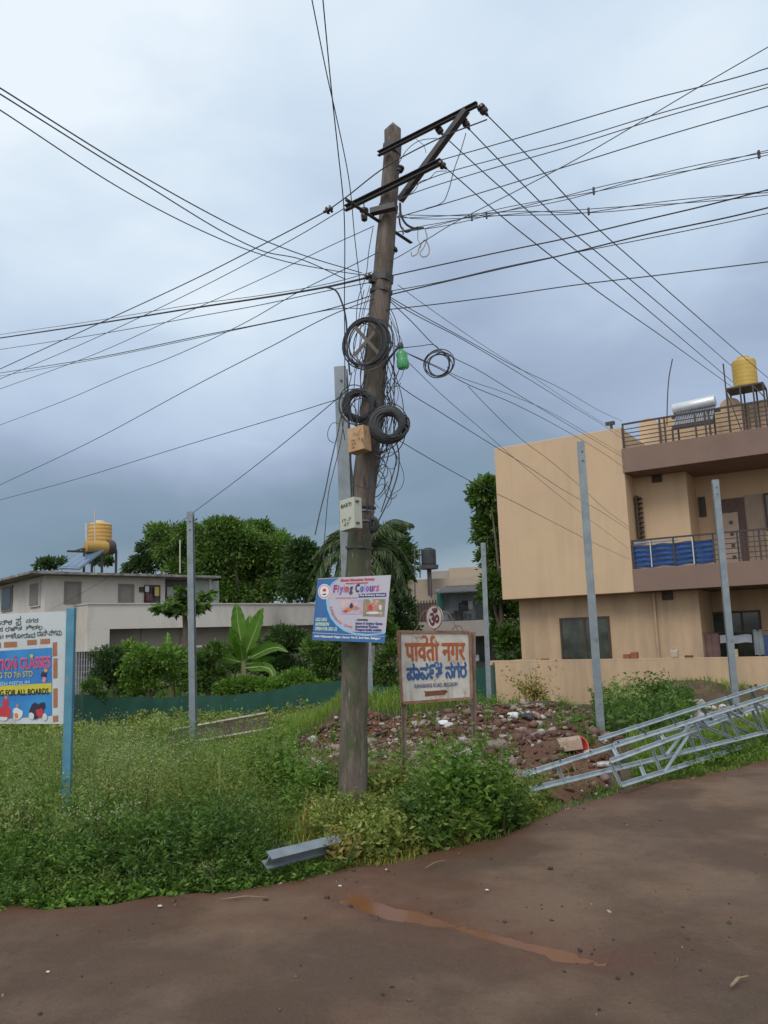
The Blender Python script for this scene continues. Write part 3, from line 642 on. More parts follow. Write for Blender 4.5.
# junction boxes
def skewbox(root, fl, fr, dz, side, mat, body='body', lidmat=None):
    """box from bottom-left and bottom-right front points, height dz along z, side vector back"""
    fl = np.asarray(fl); fr = np.asarray(fr); up = np.array([0, 0, dz]); s = np.asarray(side)
    v = [fl, fr, fr + s, fl + s, fl + up, fr + up, fr + s + up, fl + s + up]
    mb = MB(); mb.add(v, [(0, 3, 2, 1), (4, 5, 6, 7), (0, 1, 5, 4), (1, 2, 6, 5), (2, 3, 7, 6), (3, 0, 4, 7)]); return mb.build(body, mat, root, bevel=.004)
CARD = M('tan_box', (.50, .33, .19), (.42, .27, .15), 8, .8, dirt=(.28, .17, .1), dscale=9, dlo=.58, dhi=.7)
bx = thing('junction_box', 'tan junction box strapped to the pole below the black coils', 'box', P(358, 440, PY - .3))
fl, fr = P(348, 453, PY - .26), P(364, 448.5, PY - .32); tl_ = P(348, 429, PY - .26)
skewbox(bx, fl, fr, tl_[2] - fl[2], nrm([.45, .8, 0]) * .13, CARD)
sh = Sheet(fl, fr, fr + [0, 0, tl_[2] - fl[2]], fl + [0, 0, tl_[2] - fl[2]])
INK = flat('dark_ink', (.06, .06, .06))
sh.text('lettering', 'No 14\n2/4\nok', .25, .78, .12, .5, INK, bx, .005)
mb = MB(); mb.bar(sh.at(.96, .42, .02) , sh.at(.96, .3, .02), .012, .012, up=(0, 1, 0)); mb.build('latch', DKIRON, bx)
WB = M('cream_box', (.50, .52, .44), (.44, .46, .39), 6, .6, dirt=(.3, .3, .24), dscale=8, dlo=.6, dhi=.75)
bx = thing('meter_box', 'pale metal meter box with stencilled writing fixed to the pole', 'box', P(350, 515, PY - .3))
fl, fr = P(340, 531.5, PY - .22), P(354.5, 527.5, PY - .34); hh = P(340, 501, PY - .22)[2] - fl[2]
sd_ = nrm([.62, .72, 0]) * .10
skewbox(bx, fl, fr, hh, sd_, WB)
sh = Sheet(fl, fr, fr + [0, 0, hh], fl + [0, 0, hh])
sh.text('lettering', 'BARTI', .14, .84, .74, .85, INK, bx, .005, bold=.004)
sh.text('lettering', 'IT-7\n 4T', .2, .8, .12, .36, INK, bx, .005)
mb = MB(); mb.add([sh.at(.03, .03, .006), sh.at(.97, .03, .006), sh.at(.97, .06, .006), sh.at(.03, .06, .006)], [(0, 1, 2, 3)])
for k_, zz in enumerate((.16, .86)):
    q = fr + sd_ * .45 + np.array([.0, -.008, hh * zz]); mb = MB(); mb.bar(q - nrm(sd_) * .018, q + nrm(sd_) * .018, .012, .014); mb.build('hinge', DKIRON, bx)
mb = MB(); q = P(362, 515, PY - .1)
for y_ in (512, 522): 
    mb = MB(); c0 = P(pole_c(y_), y_, PY); mb.prof(c0 - [0, 0, .006], c0 + [0, 0, .006], [(a * pole_r(y_) * 1.06, b * pole_r(y_) * 1.06) for a, b in sq], up=(0, 1, 0)); mb.build('strap', GALV, bx)
# ------------------------------------------------------------------ steel posts
def tz(p): return float(ter(p[0], p[1]))
PG = 'galvanised steel posts planted round the plot'
def post(label, top, bot, Y, w=.13, yaw=0.0):
    a = P(*top, Y); b = P(*bot, Y); d = nrm(a - b); b = b + d * ((tz(b) - .25 - b[2]) / d[2])
    r = thing('steel_post', label, 'post', [b[0], b[1], tz(b)], PG)
    mb = MB(); mb.ibeam(b, a, w, w, .014, up=(math.sin(yaw), math.cos(yaw), 0)); mb.build('beam', GALV, r)
    mb = MB()
    for k in (.15, .28):
        q = a - d * k; mb = MB(); mb.lathe(q + np.array([0, -w / 2 - .012, 0]), q + np.array([0, -w / 2 + .012, 0]), [(0, .012), (1, .012)], 6); mb.build('bolt', DKIRON, r)
post('steel post standing close behind the leaning pole and its poster', (341, 368), (357, 800), 7.62, .118, .15)
post('steel post whose foot shows just right of the leaning pole below the poster', (364, 512), (371, 719), 15, .11)
post('steel post standing alone in front of the grey house and banana plant', (190.5, 512), (193.5, 748), 12, .092, .1)
post('tall steel post in front of the blank peach wall, beside the red tub', (580.5, 442), (602, 745), 11, .108, .25)
post('steel post in front of the balcony with the blue sheet', (715, 480), (736, 705), 15, .115, .2)
post('steel post at the far end of the peach compound wall', (483, 543), (489.5, 710), 17, .10, .1)
# lying offcut of post at the verge
a, b = P(281, 857, 5.55), P(337, 843, 5.95)
o = thing('steel_offcut', 'short grey steel beam lying half buried in the verge grass', 'steel beam', a)
mb = MB(); mb.ibeam(a - nrm(b - a) * .12, b, .075, .085, .010, up=(.2, -.55, .8)); mb.build('beam', GALV, o)

# ------------------------------------------------------------------ blue-posted notice board
BLUEP = M('blue_paint', (.08, .25, .36), (.06, .19, .28), 8, .6, dirt=(.20, .22, .22), dscale=6, dlo=.58, dhi=.72)
WHT = M('dirty_white_paint', (.52, .58, .60), (.46, .52, .54), 3, .6, dirt=(.36, .36, .33), dscale=4, dlo=.55, dhi=.75)
def fl(nm, c): return flat(nm, c, .55)
bl, br, tr, tl = P(-62, 723.5, 6.92), P(67, 724, 6.72), P(67, 611, 6.72), P(-62, 617, 6.92)
nb = thing('notice_board', 'white hoarding on blue posts with a blue tuition classes poster', 'notice board', [br[0], br[1], tz(br)])
S = Sheet(bl, br, tr, tl)
def slab_sheet(S, th, name, mat, parent):
    mb = MB(); v = [S.at(u, v_, 0) for u, v_ in ((0, 0), (1, 0), (1, 1), (0, 1))] + [S.at(u, v_, -th) for u, v_ in ((0, 0), (1, 0), (1, 1), (0, 1))]
    mb.add(v, [(0, 1, 2, 3), (7, 6, 5, 4), (0, 4, 5, 1), (1, 5, 6, 2), (2, 6, 7, 3), (3, 7, 4, 0)]); return mb.build(name, mat, parent)
slab_sheet(S, .02, 'panel', WHT, nb)
for px_, Y_b in ((71.5, 6.70), (-66, 6.95)):
    a = P(px_, 608, Y_b); b = a.copy(); b[2] = tz(b) - .2; mb = MB(); mb.bar(b, a, .068, .05, up=(0, 1, 0)); mb.build('post', BLUEP, nb, bevel=.004)
def bu(px, py): return (px + 62) / 129, (723.8 - py) / (723.8 - (617 - (px + 62) / 129 * 6))
def brect(name, x0, y0, x1, y1, mat, off, parent=None, sk=0):
    mb = MB(); mb.add([S.at(*bu(x0, y1), off), S.at(*bu(x1, y1 - sk), off), S.at(*bu(x1, y0 - sk), off), S.at(*bu(x0, y0), off)], [(0, 1, 2, 3)]); return mb.build(name, mat, parent or nb)
BR = M('brick_paint', (.36, .17, .09), (.28, .13, .07), 20, .8)
mb = MB()
for x0, y0, x1, y1 in ((-60, 645, -45, 650.5), (-40, 644.5, -26, 650), (-22, 644, -8, 649.5), (-5, 643.5, 2, 649), (5, 642.5, 18, 648), (28, 640.5, 37.5, 645.5), (41, 639.5, 50.5, 644.5), (53.2, 643, 57.5, 657), (53.7, 659, 57.8, 679), (53.8, 689, 57.9, 708), (53.5, 716, 58.5, 722)):
    mb = MB(); mb.add([S.at(*bu(x0, y1), .0025), S.at(*bu(x1, y1 - .6), .0025), S.at(*bu(x1, y0 - .6), .0025), S.at(*bu(x0, y0), .0025)], [(0, 1, 2, 3)]); mb.build('painted_brick', BR, nb)
ps = brect('poster', -62, 655.5, 52.5, 723, M('poster_blue', (.025, .16, .46), (.035, .26, .56), 2.2, .4), .004, sk=7.5)
pp_ = brect('title_strip', -62, 662, 52.5, 668, M('poster_lightblue', (.03, .12, .42), (.05, .2, .5), 4, .4), .005, ps, sk=6) if 0 else None
def btext(t, x0, x1, y0, y1, mat, off=.008, bold=0, parent=None):
    a, b_ = bu(x0, y1); c_, d_ = bu(x1, y0); return S.text('lettering', t, a, c_, b_, d_, mat, parent or ps, off, bold)
PINK = fl('pink_ink', (.55, .05, .14)); YEL = fl('yellow_ink', (.50, .44, .10)); WHI = fl('white_ink', (.75, .76, .76)); BLKI = fl('black_ink', (.02, .02, .02)); CY = fl('pale_blue_ink', (.35, .55, .75))
def slope(k): return lambda a, b: (a, b + k * a)
q = lambda *a: bu(*a)
S.text('lettering', 'TUITION CLASSES', *[q(-13, 0)[0], q(50.5, 0)[0], q(0, 669.5)[1] - .035, q(0, 660)[1] - .035], PINK, ps, .010, .0012, warp=slope(.055))
S.text('lettering', 'TUITION CLASSES', *[q(-13.6, 0)[0], q(51.1, 0)[0], q(0, 670)[1] - .037, q(0, 659.5)[1] - .033], fl('pink_pale', (.50, .22, .38)), ps, .0085, .003, warp=slope(.055))
S.text('lettering', 'LKG & UKG TO 7th STD', q(-24, 0)[0], q(34, 0)[0], q(0, 678)[1] - .03, q(0, 672.5)[1] - .03, YEL, ps, .0085, .001, warp=slope(.045))
S.text('lettering', 'ENGLISH MEDIUM', q(-12, 0)[0], q(31, 0)[0], q(0, 685.5)[1] - .03, q(0, 681.5)[1] - .03, CY, ps, .0085, .0008, warp=slope(.04))
brect('yellow_band', -62, 689.5, 52.3, 698.5, M('band_yellow', (.55, .50, .05), (.5, .45, .04), 5, .5), .006, ps, sk=6)
S.text('lettering', 'BEST COACHING FOR ALL BOARDS', q(-36, 0)[0], q(49.5, 0)[0], q(0, 695.5)[1] - .025, q(0, 689.8)[1] - .025, BLKI, ps, .009, .0012, warp=slope(.035))
def blob(x, y, rx, ry, mat, off, seed):
    rg = random.Random(seed); pts = []
    for k in range(14):
        th = 2 * math.pi * k / 14; rr = rg.uniform(.75, 1.15); pts.append(S.at(*bu(x + rx * rr * math.cos(th), y - ry * rr * math.sin(th)), off))
    mb = MB(); mb.add(pts, [tuple(range(14))]); mb.build('printed_figure', mat, ps)
RD = fl('print_red', (.50, .04, .05)); SK_ = fl('print_skin', (.42, .22, .15)); DK_ = fl('print_dark', (.03, .02, .05)); WHP = fl('print_white', (.6, .62, .66)); ORG = fl('print_orange', (.6, .2, .03))
k_ = .0062
for (x, y, rx, ry, mt) in ((6, 713, 7, 7, RD), (7, 703, 3.2, 5, RD), (7.5, 698, 1.6, 2, SK_), (4, 719, 6, 2.2, WHP), (19, 714, 5, 6, WHP), (19, 706, 1.5, 1.8, SK_), (18, 716, 2.2, 3, ORG), (-10, 710, 7, 9, WHP), (-11, 700, 2, 2, SK_), (-30, 708, 9, 10, ORG), (-50, 708, 7, 11, RD),
                           (38, 711, 7.5, 8, DK_), (43, 706, 4, 4, DK_), (41, 713, 4, 4.5, RD), (33, 716, 2.5, 4, WHP), (46, 717, 2.5, 3.5, WHP), (45, 675, 2.8, 3.5, DK_), (45.5, 680, 2.2, 3, fl('print_pink', (.55, .25, .32))), (47, 671, 2, 2, fl('print_gold', (.55, .3, .1))), (17, 657.5, 1.2, 1.2, RD), (33, 656.5, 2, 2.2, fl('print_lime', (.35, .5, .1)))):
    k_ += .00025; blob(x, y, rx, ry, mt, k_, int(x * 10 + y))
INKG = fl('faded_ink', (.07, .08, .09))
def ktext(t, x0, x1, y0, y1): S.text('lettering', t, q(x0, 0)[0], q(x1, 0)[0], q(x0, y1)[1], q(x0, y0)[1], INKG, nb, .003, .0006, warp=None)
ktext('ಸಾವಜನಿಕ', -20, 13, 621, 626); ktext('ನಗರ', 27, 39, 618.5, 623); ktext('ಪ', 17, 22, 616, 626)
ktext('ನಮಸ ರಹಿತ', -14, 23, 627.5, 632.5); ktext('ಶೀತಲ .', 27, 46, 625, 630.5)
ktext('ವಾಟ ಆಟೋರಾವ', -8, 36, 634, 639.5); ktext('ದಾನಿ-ನಿಗಮ', 38, 62, 630.5, 636.5)

# ------------------------------------------------------------------ rusty name board with the two-script name
bl, br, tr, tl = P(402, 703, 7.25), P(471.5, 698, 7.36), P(469.5, 632, 7.36), P(397.5, 631.5, 7.25)
nm = thing('name_board', 'rusty white street name board lettered in orange and blue', 'sign', [bl[0], bl[1], tz(bl)])
S2 = Sheet(bl, br, tr, tl)
m, nt2, b2 = newmat('flaking_white'); 
c = mixc(nt2, ramp(nt2, noise(nt2, 7, 6, .6), [(.35, (0, 0, 0)), (.65, (1, 1, 1))]), (.55, .53, .49), (.42, .405, .375))
c = mixc(nt2, ramp(nt2, noise(nt2, 9, 8, .7, off=4), [(.55, (0, 0, 0)), (.66, (1, 1, 1))]), c, (.27, .16, .09))
c = mixc(nt2, ramp(nt2, noise(nt2, 14, 5, .6, off=1, stretch=(1, 1, .12)), [(.50, (0, 0, 0)), (.68, (.75, .75, .75))]), c, (.20, .19, .16))
nt2.links.new(c, b2.inputs['Base Color']); b2.inputs['Roughness'].default_value = .7
slab_sheet(S2, .012, 'panel', m, nm)
for (u0, v0, u1, v1) in ((0, 0, 1, 0), (1, 0, 1, 1), (0, 1, 1, 1), (0, 0, 0, 1)):
    mb = MB(); mb.bar(S2.at(u0, v0, .006), S2.at(u1, v1, .006), .022, .019, up=tuple(S2.n)); mb.build('frame_bar', M('rusty_frame', (.27, .18, .13), (.19, .07, .035), 9, .8), nm)
PP = M('weathered_post', (.20, .165, .135), (.13, .085, .06), 9, .85)
for top, x_b in (((400, 632), 402.5), ((470.5, 632), 472)):
    a = P(top[0], top[1], 7.29 if top[0] < 430 else 7.4); b = P(x_b, 815, a[1]); b[2] = tz(b) - .15
    mb = MB(); mb.angle(b, a, .045, .008, up=(0, -1, 0)); mb.build('leg', PP, nm)
ORI = M('orange_letter', (.36, .09, .028), (.30, .08, .025), 14, .7, dirt=(.5, .4, .33), dscale=12, dlo=.62, dhi=.7)
BLI = M('blue_letter', (.025, .075, .21), (.03, .10, .26), 14, .7, dirt=(.4, .42, .42), dscale=14, dlo=.62, dhi=.7)
S2.text('lettering', 'पावती नगर', .095, .925, .575, .935, ORI, nm, .004, .0085)
def arc2(S, cx, cy, rx, ry, a0, a1, th, mat, parent, off):
    mb = MB(); n = 14; v = []
    for i in range(n + 1):
        t = a0 + (a1 - a0) * i / n; h = th * (.5 + .5 * math.sin(math.pi * i / n))
        for s_ in (-1, 1): v.append(S.at(cx + (rx + s_ * h) * math.cos(t), cy + (ry + s_ * h) * math.sin(t), off))
    mb.add(v, [(2*i, 2*i+2, 2*i+3, 2*i+1) for i in range(n)]); return mb.build('lettering', mat, parent)
arc2(S2, .36, .880, .040, .055, R(-95), R(150), .016, ORI, nm, .0062)
S2.text('lettering', 'ಪಾವ೯ತ ನಗರ', .095, .935, .315, .545, BLI, nm, .004, .0085)
arc2(S2, .515, .525, .026, .026, R(-60), R(235), .011, BLI, nm, .0062)
S2.text('lettering', 'KANABARGI ROAD, BELGAUM', .19, .80, .185, .25, fl('violet_ink', (.12, .13, .22)), nm, .004, .002)
mb = MB(); mb.add([S2.at(u, v_, .004) for u, v_ in ((.33, .07), (.62, .08), (.63, .10), (.66, .11), (.64, .145), (.35, .14), (.32, .15), (.335, .11))], [tuple(range(8))]); mb.build('rust_patch', RUST, nm)
# emblem disc turned sideways, with scrolled rods
ec = P(434.5, 617, 7.3); rad = pxm(11.6, ec); hd = nrm([math.cos(R(-50)), math.sin(R(-50)), 0]); hn = np.array([hd[1], -hd[0], 0]); hn = hn if (CAM - ec) @ hn > 0 else -hn
em = thing('disc', 'x y z w', 'x', ec) if 0 else None
mb = MB(); mb.lathe(ec + hn * .006, ec - hn * .006, [(0, rad), (1, rad)], 28); dsc = mb.build('emblem_disc', M('emblem_white', (.58, .54, .52), (.5, .46, .44), 9, .6), nm, shade=False)
rim = [ec + hn * .008 + (hd * math.cos(t) + np.array([0, 0, 1]) * math.sin(t)) * rad for t in np.linspace(0, 2 * math.pi, 33)]
mb = MB(); mb.tube(rim, .005, 6); mb.build('rim', M('rusty_frame', (1, 1, 1)), dsc)
SE = Sheet(ec - hd * rad - [0, 0, rad], ec + hd * rad - [0, 0, rad], ec + hd * rad + [0, 0, rad], ec - hd * rad + [0, 0, rad])
OMI = fl('maroon_ink', (.13, .03, .04)); SE.text('lettering', 'ॐ', .2, .82, .16, .88, OMI, dsc, .011, .018)
for t in ([(432, 629), (431, 636)],): mb = MB(); mb.tube([ec - [0, 0, rad], S2.at(.5, 1, 0)], .008); mb.build('stem', PP, nm)
for pts in ([(410, 632), (415, 630), (419, 623), (421, 616), (425, 611), (428, 611)], [(458, 631), (455, 625), (450, 615), (446, 612), (442, 613), (441, 616)], [(452, 630), (456, 626), (461, 627), (463, 631)]):
    mb = MB(); mb.tube(smooth_path([P(a, b, 7.3) for a, b in pts], 6), .0045, 5); mb.build('scroll', PP, nm)

# ------------------------------------------------------------------ school poster on the pole
bl, br, tr, tl = P(312, 640, 6.80), P(384.5, 643, 6.74), P(391, 575, 6.74), P(317.5, 578.5, 6.80)
S3 = Sheet(bl, br, tr, tl)
po = thing('school_poster', 'blue and white school poster board tied across the leaning pole', 'poster', bl)
WP = M('poster_white', (.47, .46, .54), (.43, .43, .51), 3, .4)
slab_sheet(S3, .006, 'board', WP, po)
def puv(x, y):
    v = (632 - y) / 502; l = 90 + 45 * v; r_ = 645 + 55 * v; return (x - l) / (r_ - l), v
BLP = M('poster_deepblue', (.028, .105, .30), (.035, .15, .38), 2, .4)
edge_ = [(305, 135), (262, 165), (232, 205), (216, 260), (213, 320), (222, 385), (248, 445), (290, 500), (350, 545), (420, 568), (510, 574), (600, 566), (652, 556)]
def psheet(name, pts, mat, off, parent=po):
    mb = MB(); S3.poly(mb, [puv(*p) for p in pts], off); return mb.build(name, mat, parent)
def uvb(pts): return [puv(*p) for p in pts]
mb = MB(); e_ = uvb(edge_); prev = None
vs_ = []; 
for (u, v_) in e_: vs_ += [S3.at(0.0, v_, .0015), S3.at(u, v_, .0015)]
mb.add(vs_, [(2*i, 2*i+2, 2*i+3, 2*i+1) for i in range(len(e_) - 1)]); 
ub, vb = e_[-1]
mb.add([S3.at(0, vb, .0015), S3.at(1, vb, .0015), S3.at(1, 0, .0015), S3.at(0, 0, .0015)], [(0, 1, 2, 3)])
mb.build('blue_ground', BLP, po)
mb = MB(); vs_ = []
for i, (u, v_) in enumerate(e_):
    w_ = .012 + .012 * math.sin(math.pi * i / (len(e_) - 1)); nx_ = 1.0 if i < 7 else .6
    vs_ += [S3.at(max(u - w_, 0), v_ - (.015 if i > 5 else 0), .0022), S3.at(min(u + .006, 1), v_ + .006, .0022)]
mb.add(vs_, [(2*i, 2*i+2, 2*i+3, 2*i+1) for i in range(len(e_) - 1)]); mb.build('pale_edge', fl('print_skyblue', (.25, .55, .75)), po)
def ptext(t, x0, y0, x1, y1, mat, bold=.002, off=.003, warp=None):
    (ua, va), (ub_, vb_) = puv(x0, y1), puv(x1, y0); return S3.text('lettering', t, ua, ub_, va, vb_, mat, po, off, bold, warp=warp)
REDI = fl('red_ink', (.55, .05, .08)); NAVY = fl('navy_ink', (.04, .04, .22))
ptext('Global Education Society', 312, 145, 575, 168, REDI, .003)
ptext('Presents & Organised by', 355, 175, 525, 188, REDI, .002)
x = 258
for ch, wd, hi, lo_, c in (('F', 34, 195, 250, (.30, .03, .25)), ('l', 12, 195, 250, (.45, .05, .2)), ('y', 34, 212, 268, (.25, .10, .45)), ('i', 12, 198, 250, (.5, .06, .1)), ('n', 30, 212, 250, (.45, .05, .1)), ('g', 32, 212, 268, (.06, .04, .10)), (' ', 14, 0, 0, None), ('C', 38, 195, 252, (.03, .02, .06)), ('o', 30, 213, 252, (.05, .12, .45)), ('l', 12, 192, 250, (.04, .35, .6)), ('o', 30, 212, 250, (.35, .1, .5)), ('u', 30, 212, 250, (.1, .08, .3)), ('r', 20, 210, 248, (.45, .06, .2)), ('s', 26, 209, 248, (.45, .1, .35))):
    if c: ptext(ch, x, hi - 4, x + wd - 5, lo_ - 2, fl('title_' + str(int(x)), c), .005)
    x += wd
psheet('name_strip', [(452, 266), (662, 262), (662, 290), (450, 293)], NAVY, .0025)
ptext('Pre Primary School', 460, 270, 652, 287, WHI, .0015, .004)
ptext('Nurturing young minds', 275, 290, 440, 299, REDI, .001)
psheet('photo_print', [(318, 310), (478, 310), (474, 420), (312, 420)], M('photo_left', (.20, .28, .55), (.62, .45, .42), 9, .4), .0025)
psheet('photo_print', [(488, 308), (655, 308), (645, 438), (480, 436)], M('photo_right', (.12, .22, .12), (.45, .20, .16), 16, .4, dirt=(.5, .48, .42), dscale=14, dlo=.55, dhi=.62), .0025)
def pblob(x, y, rx, ry, mat, off, seed):
    rg = random.Random(seed); mb = MB(); S3.poly(mb, [puv(x + rx * rg.uniform(.7, 1.2) * math.cos(t), y + ry * rg.uniform(.7, 1.2) * math.sin(t)) for t in np.linspace(0, 5.8, 11)], off); mb.build('printed_figure', mat, po)
for i, (x, y, rx, ry, mt) in enumerate(((395, 360, 14, 22, DK_), (375, 385, 26, 16, ORG), (430, 375, 30, 18, SK_), (350, 400, 20, 10, RD), (505, 375, 16, 24, SK_), (540, 370, 16, 24, RD), (580, 375, 18, 24, SK_), (615, 372, 14, 22, WHP), (560, 412, 60, 12, WHP))): pblob(x, y, rx, ry, mt, .0032 + i * .0002, i)
# circular crest
def pdisc(cx, cy, r_, mat, off):
    mb = MB(); S3.poly(mb, [puv(cx + r_ * math.cos(t), cy + r_ * 1.28 * math.sin(t)) for t in np.linspace(0, 2 * math.pi, 25)[:-1]], off); mb.build('crest', mat, po)
pdisc(188, 240, 49, WHI, .0024); pdisc(188, 240, 44, fl('crest_pink', (.55, .30, .36)), .0028); pdisc(188, 238, 36, WHI, .0032)
S3.text('lettering', '☀', *[puv(168, 255)[0], puv(208, 255)[0], puv(188, 255)[1], puv(188, 205)[1]], REDI, po, .0038, 0) if 0 else None
pblob(188, 228, 14, 14, REDI, .0036, 5); pblob(188, 262, 20, 7, NAVY, .0036, 8)
# slogan on the curve, letter by letter
s_ = 'Admissions Open'; n = len(s_)
for i, ch in enumerate(s_):
    if ch == ' ': continue
    t = i / (n - 1); ex = np.interp(t, [0, .25, .5, .75, 1], [230, 245, 275, 325, 385]); ey = np.interp(t, [0, .25, .5, .75, 1], [375, 430, 478, 515, 530])
    tx = np.interp(t, [0, .25, .5, .75, 1], [.2, .35, .6, .85, .95]); ang = -math.acos(tx)
    q_, f_ = fit_text(ch, -6.5, 6.5, -9 if ch.islower() else -9, 9 if ch.islower() else 15)
    mb = MB(); vv = [S3.at(*puv(ex + 8 + a * math.cos(ang) - b * -math.sin(ang) * -1, ey - 8 - (a * math.sin(ang) + b * math.cos(ang))), .003) for a, b in q_]
    mb.add(vv, f_); mb.build('lettering', REDI, po)
ptext('LKG UKG\nADMISSION\nOPEN FOR 2021-22', 112, 452, 292, 552, fl('pale_green_ink', (.45, .65, .55)), .0025)
ptext('- Activities', 425, 455, 520, 470, BLKI, .002)
ptext('Indoor & Outdoor Games\nExperienced Teachers\nTransport facility available', 420, 482, 632, 552, NAVY, .002)
psheet('white_rule', [(95, 572), (645, 583), (645, 585), (95, 575)], WHI, .003)
ptext('Add: Mahantesh Nagar, Sector No 8, 2nd Main, Belagavi', 106, 592, 612, 612, WHI, .0018)

# ------------------------------------------------------------------ fallen lattice tower
tw = thing('lattice_tower', 'galvanised lattice tower lying fallen along the verge', 'lattice tower', G(620, 780, 0))
def chord(p0, y0, p1, y1, ext=0):
    a = P(*p0, y0); b = P(*p1, y1); return a, b + (b - a) * ext
Ax = chord((522, 775.8), 7.42, (768, 697), 10.2, .45); Bx = chord((528.6, 790.5), 7.45, (768, 732), 10.2, .45)
Dx = chord((609, 762), 7.86, (768, 703), 10.8, .45); Ex = chord((620, 786), 7.90, (768, 739), 10.8, .45)
lerp = lambda c, t: c[0] + (c[1] - c[0]) * t
for c in (Ax, Bx, Dx, Ex): mb = MB(); mb.angle(c[0], c[1], .036, .007, up=(0, -.4, 1)); mb.build('chord', GALV2, tw)
def tat(c, px):
    lo_, hi = 0, 1
    for _ in range(40):
        mid = (lo_ + hi) / 2
        if proj(lerp(c, mid))[0] < px: lo_ = mid
        else: hi = mid
    return lerp(c, lo_)
def strut(a, b, w_=.028): mb = MB(); mb.angle(a, b, w_, .006, up=(0, -1, .2)); mb.build('strut', GALV2, tw)
for xa, xb in ((558, 565), (611, 622), (655, 666), (694, 706), (727, 740), (754, 767), (790, 800)): strut(tat(Ax, xa), tat(Bx, xb))
for xa, xb in ((694, 666), (694, 738), (727, 767), (754, 798)): strut(tat(Ax, xa), tat(Bx, xb), .026)
for xa, xb in ((611, 622), (652, 662), (688, 700), (722, 734), (752, 764), (790, 802)): strut(tat(Dx, xa), tat(Ex, xb))
for xa, xb in ((662, 688), (688, 734), (722, 764)): strut(tat(Ex, xa) if xa == 662 else tat(Dx, xa), tat(Dx, xb) if xa == 662 else tat(Ex, xb), .03)
for xa in (613, 660, 700, 735, 770): strut(tat(Ax, xa), tat(Dx, xa + 6), .03)
for xa in (640, 706, 765): strut(tat(Bx, xa), tat(Ex, xa + 6), .03)
for xa in (535, 560, 590, 618, 645, 675, 705, 735, 762):
    q_ = tat(Ax, xa) + np.array([0, -.012, .03]); mb = MB(); mb.lathe(q_, q_ + [0, -.02, 0], [(0, .011), (1, .011)], 6); mb.build('bolt', DKIRON, tw)
t2 = thing('lattice_tower', 'second lattice frame propped behind the fallen tower, highest bar of the heap', 'lattice tower', G(700, 740, 0))
C1 = chord((598, 740), 8.9, (768, 685), 12.6, .45); C2 = (C1[0] + [.25, .35, -.10], C1[1] + [.3, .4, -.42])
for c in (C1, C2): mb = MB(); mb.angle(c[0], c[1], .036, .008, up=(0, -.4, 1)); mb.build('chord', GALV2, t2)
for t in np.linspace(.12, .95, 8): 
    mb = MB(); mb.angle(lerp(C1, t), lerp(C2, t), .035, .006, up=(0, -1, .2)); mb.build('strut', GALV2, t2)
for px_ in (727, 751, 756):
    q_ = tat(C1, px_) + np.array([0, -.0, .07]); mb = MB(); mb.lathe(q_, q_ - [0, 0, .06], [(0, .02), (1, .018)], 6); mb.build('bolt', DKIRON, t2)

# ------------------------------------------------------------------ rubble, boards, litter
def chunks(name, pts, sizes, mat, seed=0, flatn=.7):
    rg = np.random.default_rng(seed); n = len(pts)
    cube = np.array([[x, y, z] for z in (-1, 1) for y in (-1, 1) for x in (-1, 1)], float)
    v = cube[None] * (1 + rg.uniform(-.45, .25, (n, 8, 3))); v *= rg.uniform(.28, 1, (n, 1, 3)); v = v * np.asarray(sizes)[:, None, None] * .5
    ax = rg.normal(size=(n, 3)); ax /= np.linalg.norm(ax, axis=1)[:, None]; an = rg.uniform(0, 3.1, n)
    c, s_ = np.cos(an)[:, None, None], np.sin(an)[:, None, None]; k = ax[:, None, :]
    v = v * c + np.cross(np.broadcast_to(k, v.shape), v) * s_ + k * (v * k).sum(-1, keepdims=True) * (1 - c)
    v[..., 2] *= flatn; v += np.asarray(pts)[:, None, :]
    fc = np.array([(0, 2, 3, 1), (4, 5, 7, 6), (0, 1, 5, 4), (2, 6, 7, 3), (0, 4, 6, 2), (1, 3, 7, 5)])
    f = (fc[None] + np.arange(n)[:, None, None] * 8).reshape(-1, 4); v = v.reshape(-1, 3)
    me = bpy.data.meshes.new(name); me.vertices.add(len(v)); me.vertices.foreach_set('co', v.astype(np.float32).ravel())
    me.loops.add(f.size); me.loops.foreach_set('vertex_index', f.astype(np.int32).ravel()); me.polygons.add(len(f)); me.polygons.foreach_set('loop_start', np.arange(0, f.size, 4, dtype=np.int32))
    me.materials.append(mat); me.update(calc_edges=True); o = bpy.data.objects.new(name, me); COL.objects.link(o); return o
def rubmat():
    m, nt, b = newmat('rubble'); g = nd(nt, 'ShaderNodeNewGeometry')
    col = ramp(nt, g.outputs['Random Per Island'], [(0, (.075, .032, .020)), (.32, (.125, .062, .042)), (.55, (.18, .115, .088)), (.68, (.25, .20, .17)), (.84, (.34, .28, .24)), (.94, (.48, .44, .40)), (.995, (.62, .60, .56))])
    for l in [l for l in nt.links if 0]: pass
    col = mixc(nt, mixc(nt, 1, noise(nt, 30, 5, .7), (.5, .5, .5), 'MULTIPLY'), col, (.12, .055, .038)); nt.links.new(col, b.inputs['Base Color']); b.inputs['Roughness'].default_value = .95
    bump(nt, b, noise(nt, 60, 4), .5, .01); return m
RB = rubmat()
gx = np.arange(-3, 6, .12); gy = np.arange(7.8, 19, .12); X, Y = np.meshgrid(gx, gy); Z = ter(X, Y) + .025 + .035 * wob(X, Y, 7)
v_ = np.stack([X.ravel(), Y.ravel(), Z.ravel()], 1); vv = v_ - CAM; w_ = vv @ _F; pxx = 384 + F_PX * (vv @ _R) / w_ + 10 * wob(v_[:, 0], v_[:, 1], 5); pyy = 512 - F_PX * (vv @ _U) / w_ + 5 * wob(v_[:, 1], v_[:, 0], 5)
